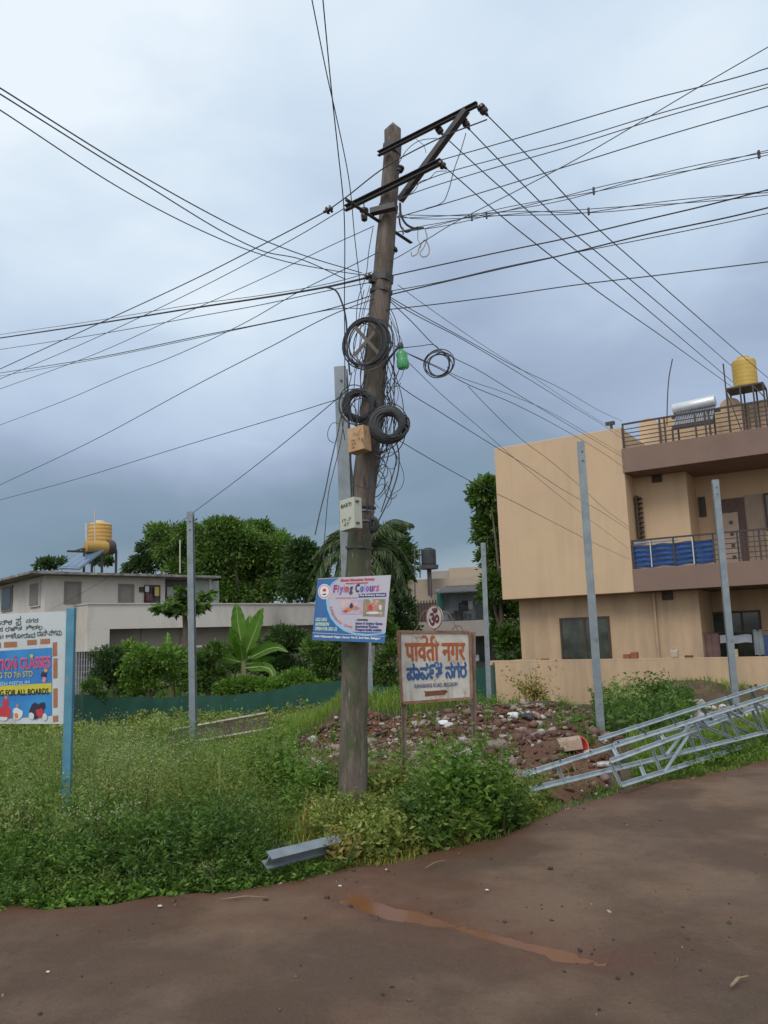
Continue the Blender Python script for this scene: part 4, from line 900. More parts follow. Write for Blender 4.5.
RUBM = [(300, 770), (298, 740), (340, 716), (420, 712), (470, 704), (560, 704), (618, 715), (628, 770), (606, 800), (520, 815), (460, 800), (400, 795), (340, 792)]
ins = np.zeros(len(pxx), bool); j = len(RUBM) - 1
for i in range(len(RUBM)):
    xi, yi = RUBM[i]; xj, yj = RUBM[j]; ins ^= ((yi > pyy) != (yj > pyy)) & (pxx < (xj - xi) * (pyy - yi) / (yj - yi + 1e-9) + xi); j = i
im = ins.reshape(X.shape); er = im.copy(); er[1:] &= im[:-1]; er[:-1] &= im[1:]; er[:, 1:] &= im[:, :-1]; er[:, :-1] &= im[:, 1:]; v_[:, 2] = np.where(er.ravel(), v_[:, 2], ter(v_[:, 0], v_[:, 1]) - .05)
ix = np.arange(len(v_)).reshape(X.shape); fs = np.stack([ix[:-1, :-1], ix[:-1, 1:], ix[1:, 1:], ix[1:, :-1]], -1).reshape(-1, 4); fs = fs[ins[fs].all(1)]
struct(mk('rubble_soil', v_, [tuple(f) for f in fs.tolist()], M('red_soil', (.115, .045, .027), (.165, .074, .046), 4, .95, dirt=(.06, .028, .018), dscale=3, bmp=.8, bscale=25, bdist=.03), smooth=True))
def scat(n, poly_px, Y0, Y1, seed):
    """n ground points whose picture falls inside a polygon (used only to choose where the heap lies)"""
    rg = np.random.default_rng(seed); out = []; poly = np.array(poly_px, float)
    x0, x1 = poly[:, 0].min(), poly[:, 0].max()
    while len(out) < n:
        Y = rg.uniform(Y0, Y1, 4000); X = (rg.uniform(x0, x1, 4000) - 384) / F_PX * Y * 1.02; Z = ter(X, Y)
        v = np.stack([X, Y, Z], 1) - CAM; w_ = v @ _F; px_ = 384 + F_PX * (v @ _R) / w_; py_ = 512 - F_PX * (v @ _U) / w_
        ins = np.zeros(len(X), bool); j = len(poly) - 1
        for i in range(len(poly)):
            xi, yi = poly[i]; xj, yj = poly[j]
            c = ((yi > py_) != (yj > py_)) & (px_ < (xj - xi) * (py_ - yi) / (yj - yi + 1e-9) + xi); ins ^= c; j = i
        for a in np.stack([X, Y, Z], 1)[ins]: out.append(a)
    return np.array(out[:n])
RUBP = [(292, 786), (298, 740), (340, 718), (420, 716), (470, 704), (560, 706), (618, 722), (625, 770), (600, 806), (520, 800), (460, 800), (400, 795), (340, 800)]
pts = scat(24000, RUBP, 8, 17.5, 3); _a, _b = zip(*[proj(p) for p in pts]); _a = np.array(_a); _b = np.array(_b); pts = pts[RNG.random(len(pts)) < np.clip(.9 + 1.0 * wob(pts[:, 0], pts[:, 1], 2.5), .15, 1) * np.where((_a > 525) & (_b > 722), .15, 1)]; sz = RNG.gamma(1.3, .024, len(pts)) + .014; pts[:, 2] += .03 + .035 * wob(pts[:, 0], pts[:, 1], 7) + sz * .15
tag(chunks('rubble', pts, sz, RB, 5), kind='stuff')
pts = scat(330, RUBP, 8.5, 17, 9); sz = RNG.uniform(.09, .22, len(pts)); pts[:, 2] += .03 + .035 * wob(pts[:, 0], pts[:, 1], 7) + sz * .15
tag(chunks('rubble', pts, sz, RB, 6, .6), kind='stuff')
pts = scat(420, [(640, 720), (650, 702), (690, 690), (760, 690), (768, 715), (700, 735)], 10, 16, 10); sz = RNG.gamma(2., .03, len(pts)) + .04; pts[:, 2] += sz * .3
m, nt2, b2 = newmat('litter'); g = nd(nt2, 'ShaderNodeNewGeometry')
nt2.links.new(ramp(nt2, g.outputs['Random Per Island'], [(0, (.06, .04, .035)), (.4, (.16, .13, .11)), (.7, (.36, .33, .30)), (.85, (.30, .16, .12)), (.95, (.7, .7, .7))]), b2.inputs['Base Color']); b2.inputs['Roughness'].default_value = .8
tag(chunks('litter_heap', pts, sz, m, 7), kind='stuff')
# loose grit on the road
gp = []
while len(gp) < 520:
    x_ = random.uniform(-4, 6); y_ = random.uniform(2.4, 9); 
    if y_ < edge_y(x_) + .1 and (random.random() < .25 or abs(seg_d(np.array(x_), np.array(y_), PUD + np.array([.25, .15]))[0]) < .45 or y_ > edge_y(x_) - .35): gp.append((x_, y_, float(road_full(x_, y_)) + .002))
gp = np.array(gp); sz = RNG.gamma(1.6, .0065, len(gp)) + .006
m, nt2, b2 = newmat('road_grit'); g = nd(nt2, 'ShaderNodeNewGeometry')
nt2.links.new(ramp(nt2, g.outputs['Random Per Island'], [(0, (.03, .02, .018)), (.6, (.07, .045, .035)), (.9, (.16, .10, .07)), (.985, (.5, .47, .43))]), b2.inputs['Base Color']); b2.inputs['Roughness'].default_value = .9
tag(chunks('road_grit', gp, sz, m, 8, .8), kind='stuff')
# weathered boards in the grass
WD = M('weathered_board', (.075, .05, .04), (.045, .032, .026), 4, .9, stretch=(1, 1, 6)); WDP = M('pale_board', (.40, .36, .30), (.30, .26, .21), 5, .85)
bs = [('pale weathered plank lying across the top of the board heap', (172, 731), (266, 714), 15.2, .035, WDP, .18, .08), ('dark weathered board, front one of the heap in the weeds', (166, 741), (262, 729), 15.0, .16, WD, .0, .04),
      ('dark weathered board between the pale plank and the front one', (170, 736), (270, 723), 15.4, .16, WD, .05, .05), ('thin pale slat at the foot of the board heap', (175, 745), (273, 728), 14.8, .04, WDP, 0, .03), ('short brown board poking from the weeds below the board heap', (224, 773), (250, 768), 10.2, .10, WD, 0, .04)]
for lb, a_, b_, Yb, w_, mt, dz, th in bs:
    a = P(*a_, Yb); b = P(*b_, Yb + .25); mb = MB(); mb.bar(a, b, w_ if w_ < .05 else .22, th if w_ < .05 else .03, up=(0, -.7, .7)); tag(mb.build('wooden_board', mt), lb, 'board', 'old boards heaped in the weeds')
def GT(px, py):
    d = ray(px, py); t = 3.0
    while t < 60:
        p = CAM + d * t
        if p[2] < ter(p[0], p[1]) + .03: return p
        t += .02
    return p
# red tub, cream slab
c = GT(578, 752) + [0, 0, .04]; tb = thing('plastic_tub', 'broken red plastic tub lying on the red soil', 'tub', c)
mb = MB(); d_ = nrm([.35, -.85, .35]); mb.lathe(c - d_ * .02 + [0, .08, 0], c + d_ * .10 + [0, .08, 0], [(0, .065), (.5, .085), (1, .10), (1, .092), (.5, .078), (.08, .06)], 18); mb.build('bowl', M('red_plastic', (.48, .07, .04), (.38, .055, .035), 6, .45), tb)
mb = MB(); mb.tube([c + d_ * .10 + [0, .08, 0] + .10 * (math.cos(t) * nrm(np.cross(d_, [0, 0, 1])) + math.sin(t) * nrm(np.cross(d_, np.cross(d_, [0, 0, 1])))) for t in np.linspace(0, 2 * math.pi, 25)], .010, 6); mb.build('rim', M('red_plastic_rim', (.7, .14, .10), (.6, .1, .08), 6, .45), tb)
mb = MB(); a = GT(559, 752) + [0, 0, .06]; mb.prof(a, a + [.26, -.02, .03], [(-.10, -.04), (.12, -.05), (.09, .07), (-.05, .09)], up=(0, 0, 1)); tag(mb.build('stone_slab', M('cream_stone', (.42, .31, .24), (.34, .24, .19), 6, .9), bevel=.01), 'pale cream stone slab leaning beside the red tub', 'stone')
mb = MB(); a = GT(597, 768) + [0, 0, .03]; mb.lathe(a, a + [.14, -.02, .01], [(0, .03), (.1, .034), (.9, .034), (1, .02)], 12); tag(mb.build('drink_can', M('can_metal', (.5, .5, .5), (.2, .12, .1), 25, .4)), 'small crumpled can at the foot of the tall post', 'can')
def sack(label, px_, py_, Y, s, mat, seed, flat_=.6):
    rg = np.random.default_rng(seed); c = GT(px_, py_ + 3) + [0, 0, s * flat_ * .6]; mb = MB(); n, m_ = 9, 12; vs = []
    for i in range(n + 1):
        for k in range(m_):
            th = math.pi * i / n; ph = 2 * math.pi * k / m_; r_ = s * (1 + .30 * math.sin(3 * ph + seed) * math.sin(2 * th) + rg.uniform(-.12, .12)); vs.append(c + np.array([r_ * math.sin(th) * math.cos(ph), r_ * .7 * math.sin(th) * math.sin(ph), r_ * flat_ * math.cos(th)]))
    mb.add(vs, [(i*m_+k, i*m_+(k+1) % m_, (i+1)*m_+(k+1) % m_, (i+1)*m_+k) for i in range(n) for k in range(m_)]); mb.smooth = True
    tag(mb.build('plastic_bag', mat), label, 'bag', 'discarded bags on the rubble')
WB2 = M('white_polythene', (.70, .72, .74), (.55, .57, .6), 12, .4); BB = M('black_polythene', (.03, .03, .035), (.05, .05, .06), 12, .3)
sack('white bag on the rubble crest in front of the compound wall end', 513, 715, 14.5, .09, WB2, 1); sack('black bag beside the white one on the rubble crest', 527, 716, 14.6, .10, BB, 2)
sack('white bag on the rubble below the name board', 443, 722, 12.5, .09, WB2, 3, .5); sack('pale bag on the rubble right of the board leg', 449, 724, 12.3, .07, M('pale_polythene', (.5, .48, .44), (.4, .4, .36), 12, .5), 4)
sack('white scrap on the rubble slope just left of the board legs', 421, 741, 11.6, .045, WB2, 5); sack('pale cloth bundle on the litter behind the fallen tower', 700, 702, 13.5, .12, M('pale_cloth', (.45, .42, .40), (.3, .28, .27), 8, .9), 6)
sack('white scrap on the litter behind the fallen tower', 723, 705, 13.3, .07, WB2, 7); sack('yellowish sack at the left of the litter behind the tower', 673, 710, 13, .09, M('sack_yellow', (.5, .46, .28), (.4, .36, .2), 8, .9), 8)
# twigs and scraps on the road
for lb, a_, b_, r_ in (('dry stick lying on the road at the right', (731, 986), (748, 976), .006), ('pale dry stalk on the mud at the verge', (222, 899), (268, 897), .003), ('thin dry stalk by the verge grass', (425, 868), (445, 860), .003)):
    mb = MB(); a = G(*a_, .012); b = G(*b_, .012); mb.tube([a, a * .5 + b * .5 + [0, .01, .008], b], [r_, r_ * 1.2, r_ * .6], 5); tag(mb.build('stick', M('dry_stick', (.30, .22, .14), (.2, .14, .09), 20, .9)), lb, 'stick')
for lb, px_, py_, s in (('white scrap of paper on the road before the steel beam', 340, 886, .012), ('tiny white scrap on the wet road beside the puddle', 487, 890, .010), ('white pebble near the lower left of the road', 48, 972, .009), ('pale scrap on the road edge beneath the broadleaf weeds', 160, 906, .014)):
    c = G(px_, py_, .008); mb = MB(); mb.prof(c, c + [0, 0, .004], [(-s, -s * .6), (s * .7, -s * .8), (s, s * .5), (-s * .4, s * .8)], up=(0, 1, 0)); tag(mb.build('paper_scrap', WB2), lb, 'litter')
# ------------------------------------------------------------------ building frames
class Frame:
    def __init__(s, O, u):
        s.O = np.array([O[0], O[1], 0.0]); s.u = nrm([u[0], u[1], 0]); s.i = np.array([-s.u[1], s.u[0], 0])
        if s.i @ np.array([0, 1, 0]) < 0: s.i = -s.i
    def T(s, v): return s.O + v[:, :1] * s.u + v[:, 1:2] * s.i + v[:, 2:3] * np.array([0, 0, 1.0])
    def w(s, x, y, z): return s.O + x * s.u + y * s.i + np.array([0, 0, z])
    def loc(s, px, py, y=0.0):
        d = ray(px, py); t = (y - (CAM - s.O) @ s.i) / (d @ s.i); p = CAM + d * t; return float((p - s.O) @ s.u), float(p[2])
    def box(s, name, mat, parent, x0, x1, y0, y1, z0, z1, bevel=0):
        mb = MB(s.T); mb.box(min(x0, x1), max(x0, x1), min(y0, y1), max(y0, y1), min(z0, z1), max(z0, z1)); return mb.build(name, mat, parent, bevel)
    def rect(s, px0, py0, px1, py1, y):
        xm, ym = (px0 + px1) / 2, (py0 + py1) / 2
        return s.loc(px0, ym, y)[0], s.loc(px1, ym, y)[0], s.loc(xm, py1, y)[1], s.loc(xm, py0, y)[1]
def window(fr, parent, r, y, fm, gm, nx=2, nz=1, fw=.05, name='window', extra=None):
    x0, x1, z0, z1 = r
    mb = MB(fr.T); mb.box(x0, x1, y - .05, y - .003, z0, z0 + fw); mb.box(x0, x1, y - .05, y - .003, z1 - fw, z1)
    for k in range(nx + 1):
        xc = x0 + fw / 2 + (x1 - x0 - fw) * k / nx; mb.box(xc - fw / 2, xc + fw / 2, y - .048, y - .004, z0 + fw, z1 - fw)
    for k in range(1, nz):
        zc = z0 + (z1 - z0) * k / nz; mb.box(x0 + fw, x1 - fw, y - .04, y - .006, zc - .015, zc + .015)
    f = mb.build(name, fm, parent)
    fr.box('pane', gm, f, x0 + fw * .5, x1 - fw * .5, y - .018, y - .008, z0 + fw * .5, z1 - fw * .5); return f
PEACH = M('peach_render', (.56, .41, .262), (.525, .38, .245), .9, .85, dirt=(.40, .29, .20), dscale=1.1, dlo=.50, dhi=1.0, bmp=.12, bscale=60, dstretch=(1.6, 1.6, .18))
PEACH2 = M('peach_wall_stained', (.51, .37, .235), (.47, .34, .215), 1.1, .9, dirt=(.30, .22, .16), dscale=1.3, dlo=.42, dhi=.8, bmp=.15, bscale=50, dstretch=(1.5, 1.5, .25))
MAUVE = M('mauve_fascia', (.22, .15, .12), (.20, .135, .108), 1.2, .85, dirt=(.17, .12, .10), dscale=1.2, dlo=.55, dhi=.8)
GLS = M('dark_glass_painted_reflection', (.02, .024, .025), (.06, .075, .055), 2.5, .12, spec=.6)  # paler greenish tone paints foliage reflections into the pane colour
BRF = M('brown_window_frame', (.07, .045, .03), (.05, .03, .022), 8, .6)
IRON = M('black_railing', (.035, .03, .032), (.06, .045, .04), 15, .5)
FR = Frame(P(502.5, 600, 25), (.85, -.53))
rb = thing('peach_house', 'two storey peach house with mauve slab edges and black balcony railings', 'house', FR.w(0, 0, -.8))
xb = FR.loc(627.5, 510)[0]; zt = (FR.loc(497, 450)[1] + FR.loc(622, 425)[1]) / 2; zb = (FR.loc(503, 601)[1] + FR.loc(630, 591)[1]) / 2
FR.box('upper_block', PEACH, rb, 0, xb, 0, 5, zb, zt, .015)
xg = FR.loc(521, 640, .7)[0]; xc = FR.loc(701, 625, .7)[0]
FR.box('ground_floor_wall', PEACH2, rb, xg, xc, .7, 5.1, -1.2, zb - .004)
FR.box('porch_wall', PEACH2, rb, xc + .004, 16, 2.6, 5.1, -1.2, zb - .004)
z0, z1 = FR.loc(633, 592)[1], FR.loc(631, 569.5)[1]
FR.box('balcony_slab', MAUVE, rb, xb + .004, 16, -.02, 5, z0, z1, .01); zfl = z1
FR.box('porch_beam', PEACH2, rb, xc + .3, 16, .75, .95, zb - .30, zb - .006) if 0 else None
z2, z3 = FR.loc(624, 473)[1], FR.loc(622, 449)[1]
FR.box('roof_slab', MAUVE, rb, xb - .03, 16, -.03, 5.05, z2, max(z3, zt + .0) if 0 else z3, .01)
xa = FR.loc(689, 510, 1.0)[0]
FR.box('upper_wall', PEACH, rb, xb + .004, xa, 1.0, 5, zfl + .003, z2 - .003); FR.box('upper_wall', PEACH, rb, xa + .004, 16, 2.2, 5, zfl + .003, z2 - .003)
# openings
window(FR, rb, FR.rect(561, 617, 611, 661, .7), .7, BRF, GLS, 2, 1, .06)
window(FR, rb, FR.rect(708, 611, 763, 664, 2.6), 2.6, BRF, GLS, 3, 1, .06)
w_ = window(FR, rb, FR.rect(632, 497, 640, 541, 1.0), 1.0, BRF, GLS, 1, 1, .05)
r_ = FR.rect(630.5, 497, 641, 540, 1.0)
mb = MB(FR.T)
for k in range(9):
    z_ = r_[2] + (r_[3] - r_[2]) * (k + .5) / 9; mb.box(r_[1] - .02, r_[1] + .10, .70, .95, z_ - .02, z_ + .012)
mb.box(r_[1] - .05, r_[1] - .0, .70, .94, r_[2], r_[3]); mb.build('louvre', BRF, w_)
r_ = FR.rect(699, 497, 706, 517, 2.2); window(FR, rb, r_, 2.2, BRF, GLS, 1, 2, .05)
for (a, b_, c, d, y) in ((652, 472.5, 662, 482.5, 1.0), (662, 590, 673, 600, .7)):
    r_ = FR.rect(a, b_, c, d, y); v = FR.box('vent', BRF, rb, r_[0], r_[1], y - .04, y - .004, r_[2], r_[3])
    for k in range(3): FR.box('slat', M('vent_slat', (.10, .055, .04), None, 8, .7), v, r_[0] + .03, r_[1] - .03, y - .06, y - .042, r_[2] + (r_[3] - r_[2]) * (k + .35) / 3, r_[2] + (r_[3] - r_[2]) * (k + .6) / 3)
WOODR = M('red_brown_wood', (.10, .045, .03), (.075, .035, .025), 6, .5); DOORC = M('cream_door', (.42, .32, .25), (.38, .29, .22), 4, .5)
r_ = FR.rect(717, 499, 742, 559, 2.2); zd = zfl + .01
dr = FR.box('door', WOODR, rb, r_[0], r_[1] + .12, 2.12, 2.196, zd, r_[3])
dl = FR.box('door_leaf', DOORC, dr, r_[0] + .0, r_[0] + .62, 2.09, 2.118, zd + .02, r_[3] - .42)
xm = r_[0] + .42
for k in range(5):
    zz = zd + .28 + k * .34; mb = MB(FR.T); mb.box(xm - .05, xm + .05, 2.075, 2.088, zz - .05, zz + .05); mb.build('spy_panel', WOODR, dr)
r2_ = FR.rect(740, 498, 750.5, 559, 2.2); FR.box('door', M('tan_door', (.33, .24, .17), None, 4, .5), rb, r_[1] + .16, r_[1] + .62, 2.14, 2.197, zd, r_[3] + .05)
r_ = FR.rect(765, 492, 790, 530, 2.2); window(FR, rb, r_, 2.2, BRF, GLS, 2)
mb = MB(FR.T); xp = FR.loc(656.5, 630, .65)[0]; mb.tube([(xp, .62, -.6), (xp, .62, zb - .02)], .045, 8); mb.tube([(xp + .13, .63, -.6), (xp + .13, .63, zb - .35), (xp + .02, .62, zb - .2)], .025, 6) if 0 else None; mb.build('drainpipe', M('peach_pipe', (.46, .32, .22), None, 3, .6), rb)
# railings
def railing(y, zbase, ztop, x0, x1, nrails, posts, dense_from=None, mat=IRON):
    mb = MB(FR.T); mb.box(x0, x1, y - .03, y + .03, ztop - .045, ztop)
    for k in range(nrails):
        z_ = zbase + .10 + (ztop - .16 - zbase) * k / nrails; mb.box(x0, x1, y - .012, y + .012, z_ - .012, z_ + .012)
    x = x0
    for x in posts: mb.box(x - .022, x + .022, y - .024, y + .024, zbase - .0, ztop - .046)
    if dense_from:
        x = dense_from
        while x < x1: mb.box(x - .009, x + .009, y - .010, y + .010, zbase, ztop - .047); x += .26
    return mb.build('railing', mat, rb)
ztr = (FR.loc(631, 541, .05)[1] + FR.loc(767, 527, .05)[1]) / 2
xp = lambda px, py, y=.05: FR.loc(px, py, y)[0]
railing(.05, zfl, ztr, xb + .03, 15.8, 5, [xb + .05, xp(651, 550), xp(674, 550), xp(694, 550), xp(714, 550), xp(738, 545), xp(741, 545), xp(760, 545), xp(780, 545)], xp(744, 545))
ztr2 = (FR.loc(622.5, 425.5, .1)[1] + FR.loc(767, 397.5, .1)[1]) / 2; xr0 = FR.loc(623, 440, .1)[0]
railing(.1, z3, ztr2, xr0, 15.8, 5, [xr0 + .02, xp(660, 430, .1), xp(665, 430, .1), xp(695, 420, .1), xp(705, 420, .1), xp(709, 420, .1), xp(749, 415, .1), xp(755, 415, .1), xp(775, 410, .1)])
# blue sheet tied behind the balcony rail
r_ = FR.rect(632, 545, 714, 567, .12); BSH = M('blue_sheet', (.015, .09, .31), (.018, .11, .37), 5, .6, dirt=(.02, .06, .2), dscale=4, dlo=.5, dhi=.7)
mb = MB(FR.T); n = 40; vs_ = []
for i in range(n + 1):
    x = r_[0] + (r_[1] - r_[0]) * i / n
    for k in range(5):
        z_ = zfl + .03 + (ztr - .20 - zfl) * k / 4; vs_.append((x, .10 + .012 * math.sin(i * .55 + k * .9) + .006 * math.sin(i * 1.7), z_ + .02 * math.sin(i * .5)))
mb.add(vs_, [(i*5+k, (i+1)*5+k, (i+1)*5+k+1, i*5+k+1) for i in range(n) for k in range(4)]); mb.smooth = True
tag(mb.build('plastic_sheet', BSH), 'blue plastic sheet tied along the balcony railing', 'sheet')
mb = MB(FR.T); x_ = xp(646, 545); mb.box(r_[0] + .1, r_[1] - .9, .04, .11, ztr - .12, ztr - .07); tag(mb.build('cloth', M('pale_blue_cloth', (.35, .42, .52), (.25, .32, .45), 7, .9), bevel=.02), 'pale folded cloth draped just under the balcony top rail', 'cloth')
for lb, px_ in (('first white pipe strip tied on the blue sheet', 651), ('second white pipe strip tied on the blue sheet, nearer the door', 693.5)):
    x_ = xp(px_, 555, -.0); mb = MB(FR.T); mb.box(x_ - .014, x_ + .014, -.0, .02, zfl + .02, ztr - .06); tag(mb.build('white_strip', WHT), lb, 'strip')
# terrace parapet, pillars
xq0, xq1 = FR.loc(660, 435, 3.2)[0], 16
zpar = FR.loc(700, 411, 3.2)[1]
FR.box('terrace_parapet', PEACH, rb, xq0, xq1, 3.2, 3.4, z3, zpar)
for px_ in (649.5, 733):
    x_ = FR.loc(px_, 425, 2.9)[0]; mb = MB(FR.T); hh = .62; zz = FR.loc(px_, 427 if px_ < 700 else 407, 2.9)[1]
    mb.box(x_ - .30, x_ + .30, 2.7, 3.1, z3, zz); mb.add([(x_ + .30 * math.cos(t), y_, zz + .25 * math.sin(t)) for y_ in (2.7, 3.1) for t in np.linspace(0, math.pi, 11)], [tuple(range(11)), tuple(range(11, 22))[::-1]] + [(i, i + 11, i + 12, i + 1) for i in range(10)]); mb.build('terrace_pillar', PEACH, rb)
# rooftop solar water heater
yh_ = 2.0; a = FR.loc(673, 412, yh_); b_ = FR.loc(716, 403, yh_)
sh_ = thing('solar_heater', 'silver drum solar water heater on the peach house terrace', 'water heater', FR.w((a[0] + b_[0]) / 2, yh_, z3))
CHR = M('silver_drum', (.62, .66, .68), (.55, .6, .62), 6, .3, .3)
zz = (a[1] + b_[1]) / 2 + .06
mb = MB(FR.T); mb.lathe((a[0], yh_, zz - .02), (b_[0], yh_, zz + .04), [(0, .10), (.01, .16), (.03, .175), (.97, .175), (.99, .16), (1, .10)], 18); mb.build('drum', CHR, sh_)
mb = MB(FR.T)
for k in range(16):
    x_ = a[0] + .15 + (b_[0] - a[0] - .2) * k / 15; mb = MB(FR.T); mb.tube([(x_, yh_ - .1, zz - .18), (x_, yh_ - .8, zz - .75)], .03, 6); mb.build('tube', M('tube_glass', (.12, .14, .18), (.18, .21, .25), 8, .2), sh_)
mb = MB(FR.T); mb.box(a[0] - .05, b_[0] + .1, yh_ - .06, yh_ + .06, zz - .30, zz - .22); mb.box(a[0] + .1, b_[0], yh_ - .86, yh_ - .78, zz - .82, zz - .74)
for x_ in (a[0] + .1, b_[0] - .1): mb.box(x_ - .025, x_ + .025, yh_ + .0, yh_ + .05, z3, zz - .3); mb.box(x_ - .025, x_ + .025, yh_ - .84, yh_ - .80, z3, zz - .8)
mb.build('frame', IRON, sh_)
# yellow tank on its stand
yt = 2.6; a = FR.loc(733.5, 387, yt); b_ = FR.loc(758.5, 384, yt); ct = (a[0] + b_[0]) / 2; rt_ = (b_[0] - a[0]) / 2 * 1.0; zs = FR.loc(746, 388, yt)[1]; ztp = FR.loc(746, 357, yt)[1]
st = thing('tank_stand', 'black iron stand under the yellow rooftop tank', 'stand', FR.w(ct, yt, z3))
hw = FR.loc(765, 385, yt)[0] - ct
mb = MB(FR.T); mb.box(ct - hw, ct + hw, yt - hw * .8, yt + hw * .8, zs - .06, zs - .01); mb.build('platform', IRON, st)
for sx in (-1, -.25, .45, 1):
    for sy in (-.8, .8): mb = MB(FR.T); mb.bar((ct + sx * hw * .97, yt + sy * hw * .95, z3), (ct + sx * hw * .97, yt + sy * hw * .95, zs - .06), .045, .045, up=(0, 1, 0)); mb.build('leg', IRON, st)
mb = MB(FR.T); mb.bar((ct - hw, yt - hw * .78, zs - .06), (ct - hw * .25, yt - hw * .78, z3 + .2), .03, .03, up=(0, 1, 0)); mb.bar((ct + hw, yt - hw * .78, zs - .5), (ct + hw * .45, yt - hw * .78, zs - .06), .03, .03, up=(0, 1, 0)); mb.build('brace', IRON, st)
wt = thing('water_tank', 'yellow ribbed water tank on the peach house roof', 'water tank', FR.w(ct, yt, zs))
YT = M('yellow_tank', (.52, .36, .075), (.46, .31, .06), 3, .45)
H = ztp - zs; pr = [(0, rt_ * .96)]
for k in range(6): t = .03 + k * .13; pr += [(t, rt_), (t + .06, rt_), (t + .07, rt_ * .996), (t + .12, rt_ * .996)]
pr += [(.82, rt_), (.88, rt_ * .95), (.93, rt_ * .7), (.935, rt_ * .5)]
mb = MB(FR.T); mb.lathe((ct, yt, zs), (ct, yt, ztp), pr, 28); mb.build('body', YT, wt)
mb = MB(FR.T); mb.lathe((ct, yt, zs + H * .93), (ct, yt, ztp + .02), [(0, rt_ * .48), (.7, rt_ * .5), (1, rt_ * .4)], 20); mb.build('lid', YT, wt)
x_, z_ = FR.loc(727, 400, 2.2); mb = MB(FR.T); mb.tube([(x_, 2.2, z3), (x_, 2.2, FR.loc(727, 363, 2.2)[1])], .022, 6); tag(mb.build('overflow_pipe', IRON), 'thin upright pipe left of the yellow tank stand', 'pipe')
p_ = [FR.w(*(lambda a: (a[0], 2.0, a[1]))(FR.loc(x, y, 2.0))) for x, y in ((667, 425), (667.5, 400), (669, 378), (672.5, 359))]
mb = MB(); mb.tube(smooth_path(p_, 5), .018, 5); tag(mb.build('antenna', IRON), 'thin bent aerial rod rising from the terrace by the solar heater', 'antenna')
a = FR.loc(611.5, 428, .3); mb = MB(FR.T); zz = zt; mb.tube([(a[0], .3, zz), (a[0], .3, zz + .28)], .04, 6); mb.box(a[0] - .16, a[0] + .10, .25, .36, zz + .20, zz + .30); tag(mb.build('roof_bracket', IRON), 'small dark bracket on top of the blank upper block', 'bracket')
# compound wall
yw = -1.3; xw0 = FR.loc(491, 690, yw)[0]; zw = FR.loc(610, 659, yw)[1]
cw = thing('compound_wall', 'low peach compound wall in front of the peach house', 'wall', FR.w(xw0, yw, -.8))
FR.box('wall_face', PEACH2, cw, xw0, 16, yw, yw + .2, -1.6, zw - .05, .01); FR.box('coping', PEACH2, cw, xw0, 16, yw + .001, yw + .199, zw - .0495, zw, .004)
FR.box('return_wall', PEACH2, cw, xw0, xw0 + .2, yw + .204, 6, -1.6, zw - .052)
RBK = M('red_brick', (.30, .11, .055), (.24, .085, .045), 14, .9)
for lb, px0, px1, h in (('reddish brick, taller one on the compound wall under the window', 630, 637, .17), ('reddish brick beside the taller one on the compound wall', 622.5, 629.5, .12)):
    x0 = FR.loc(px0, 655, yw)[0]; x1 = FR.loc(px1, 655, yw)[0]; tag(FR.box('brick', RBK, None, x0, x1, yw + .03, yw + .17, zw + .002, zw + h, .01), lb, 'brick')
x0 = FR.loc(684, 655, yw)[0]; tag(FR.box('brick', M('dark_brick', (.16, .06, .04), None, 9, .9), None, x0, x0 + .2, yw + .03, yw + .15, zw + .002, zw + .06, .008), 'dark flat brick on the compound wall near the porch', 'brick')
x0 = FR.loc(673.5, 655, yw)[0]; jr_ = thing('jerry_can', 'pale plastic jerry can standing on the compound wall', 'can', FR.w(x0, yw + .1, zw))
FR.box('body', M('milky_plastic', (.45, .38, .28), (.4, .33, .25), 5, .5), jr_, x0 - .10, x0 + .10, yw + .03, yw + .17, zw + .002, zw + .20, .03)
mb = MB(FR.T); mb.tube([(x0 - .07, yw + .1, zw + .19), (x0 - .03, yw + .1, zw + .27), (x0 + .05, yw + .1, zw + .27), (x0 + .07, yw + .1, zw + .19)], .012, 6); mb.lathe((x0 + .05, yw + .1, zw + .19), (x0 + .05, yw + .1, zw + .30), [(0, .02), (1, .018)], 8); mb.build('handle', M('milky_plastic', (1, 1, 1)), jr_)
x0 = FR.loc(540, 655, yw)[0]; tag(FR.box('tile_scrap', RBK, None, x0, x0 + .22, yw + .01, yw + .12, zw + .002, zw + .04, .004), 'small red tile scrap near the far end of the compound wall', 'tile')
# things in the porch
def cloth(label, px0, py0, px1, py1, y, mat, fr=FR, name='hanging_cloth', cat='cloth', grp=None):
    r = fr.rect(px0, py0, px1, py1, y); mb = MB(fr.T); n = 12; vs = []
    for i in range(n + 1):
        x = r[0] + (r[1] - r[0]) * i / n
        for z_ in (r[3], (r[2] + r[3]) / 2, r[2]): vs.append((x, y + .014 * math.sin(i * 1.3 + z_), z_ + .015 * math.sin(i * .8)))
    fs_ = [(i*3+k, (i+1)*3+k, (i+1)*3+k+1, i*3+k+1) for i in range(n) for k in range(2)]; mb.add(vs, fs_)
    o = mb.build(name, mat); so = o.modifiers.new('thick', 'SOLIDIFY'); so.thickness = .012; tag(o, label, cat, grp)
cloth('brown cloth hung at the porch corner of the peach house', 704, 634, 720, 658, 1.0, M('maroon_cloth', (.13, .075, .07), (.17, .11, .10), 3, .9))
cloth('long pale sheet hung across the porch under the dark window', 720, 635, 752, 643, .9, M('pale_sheet', (.30, .32, .36), (.24, .26, .30), 3, .9))
cloth('pale grey cloth hung at the porch end beside the blue one', 754, 630, 764, 655, .9, M('grey_cloth', (.22, .26, .27), (.17, .2, .21), 3, .9))
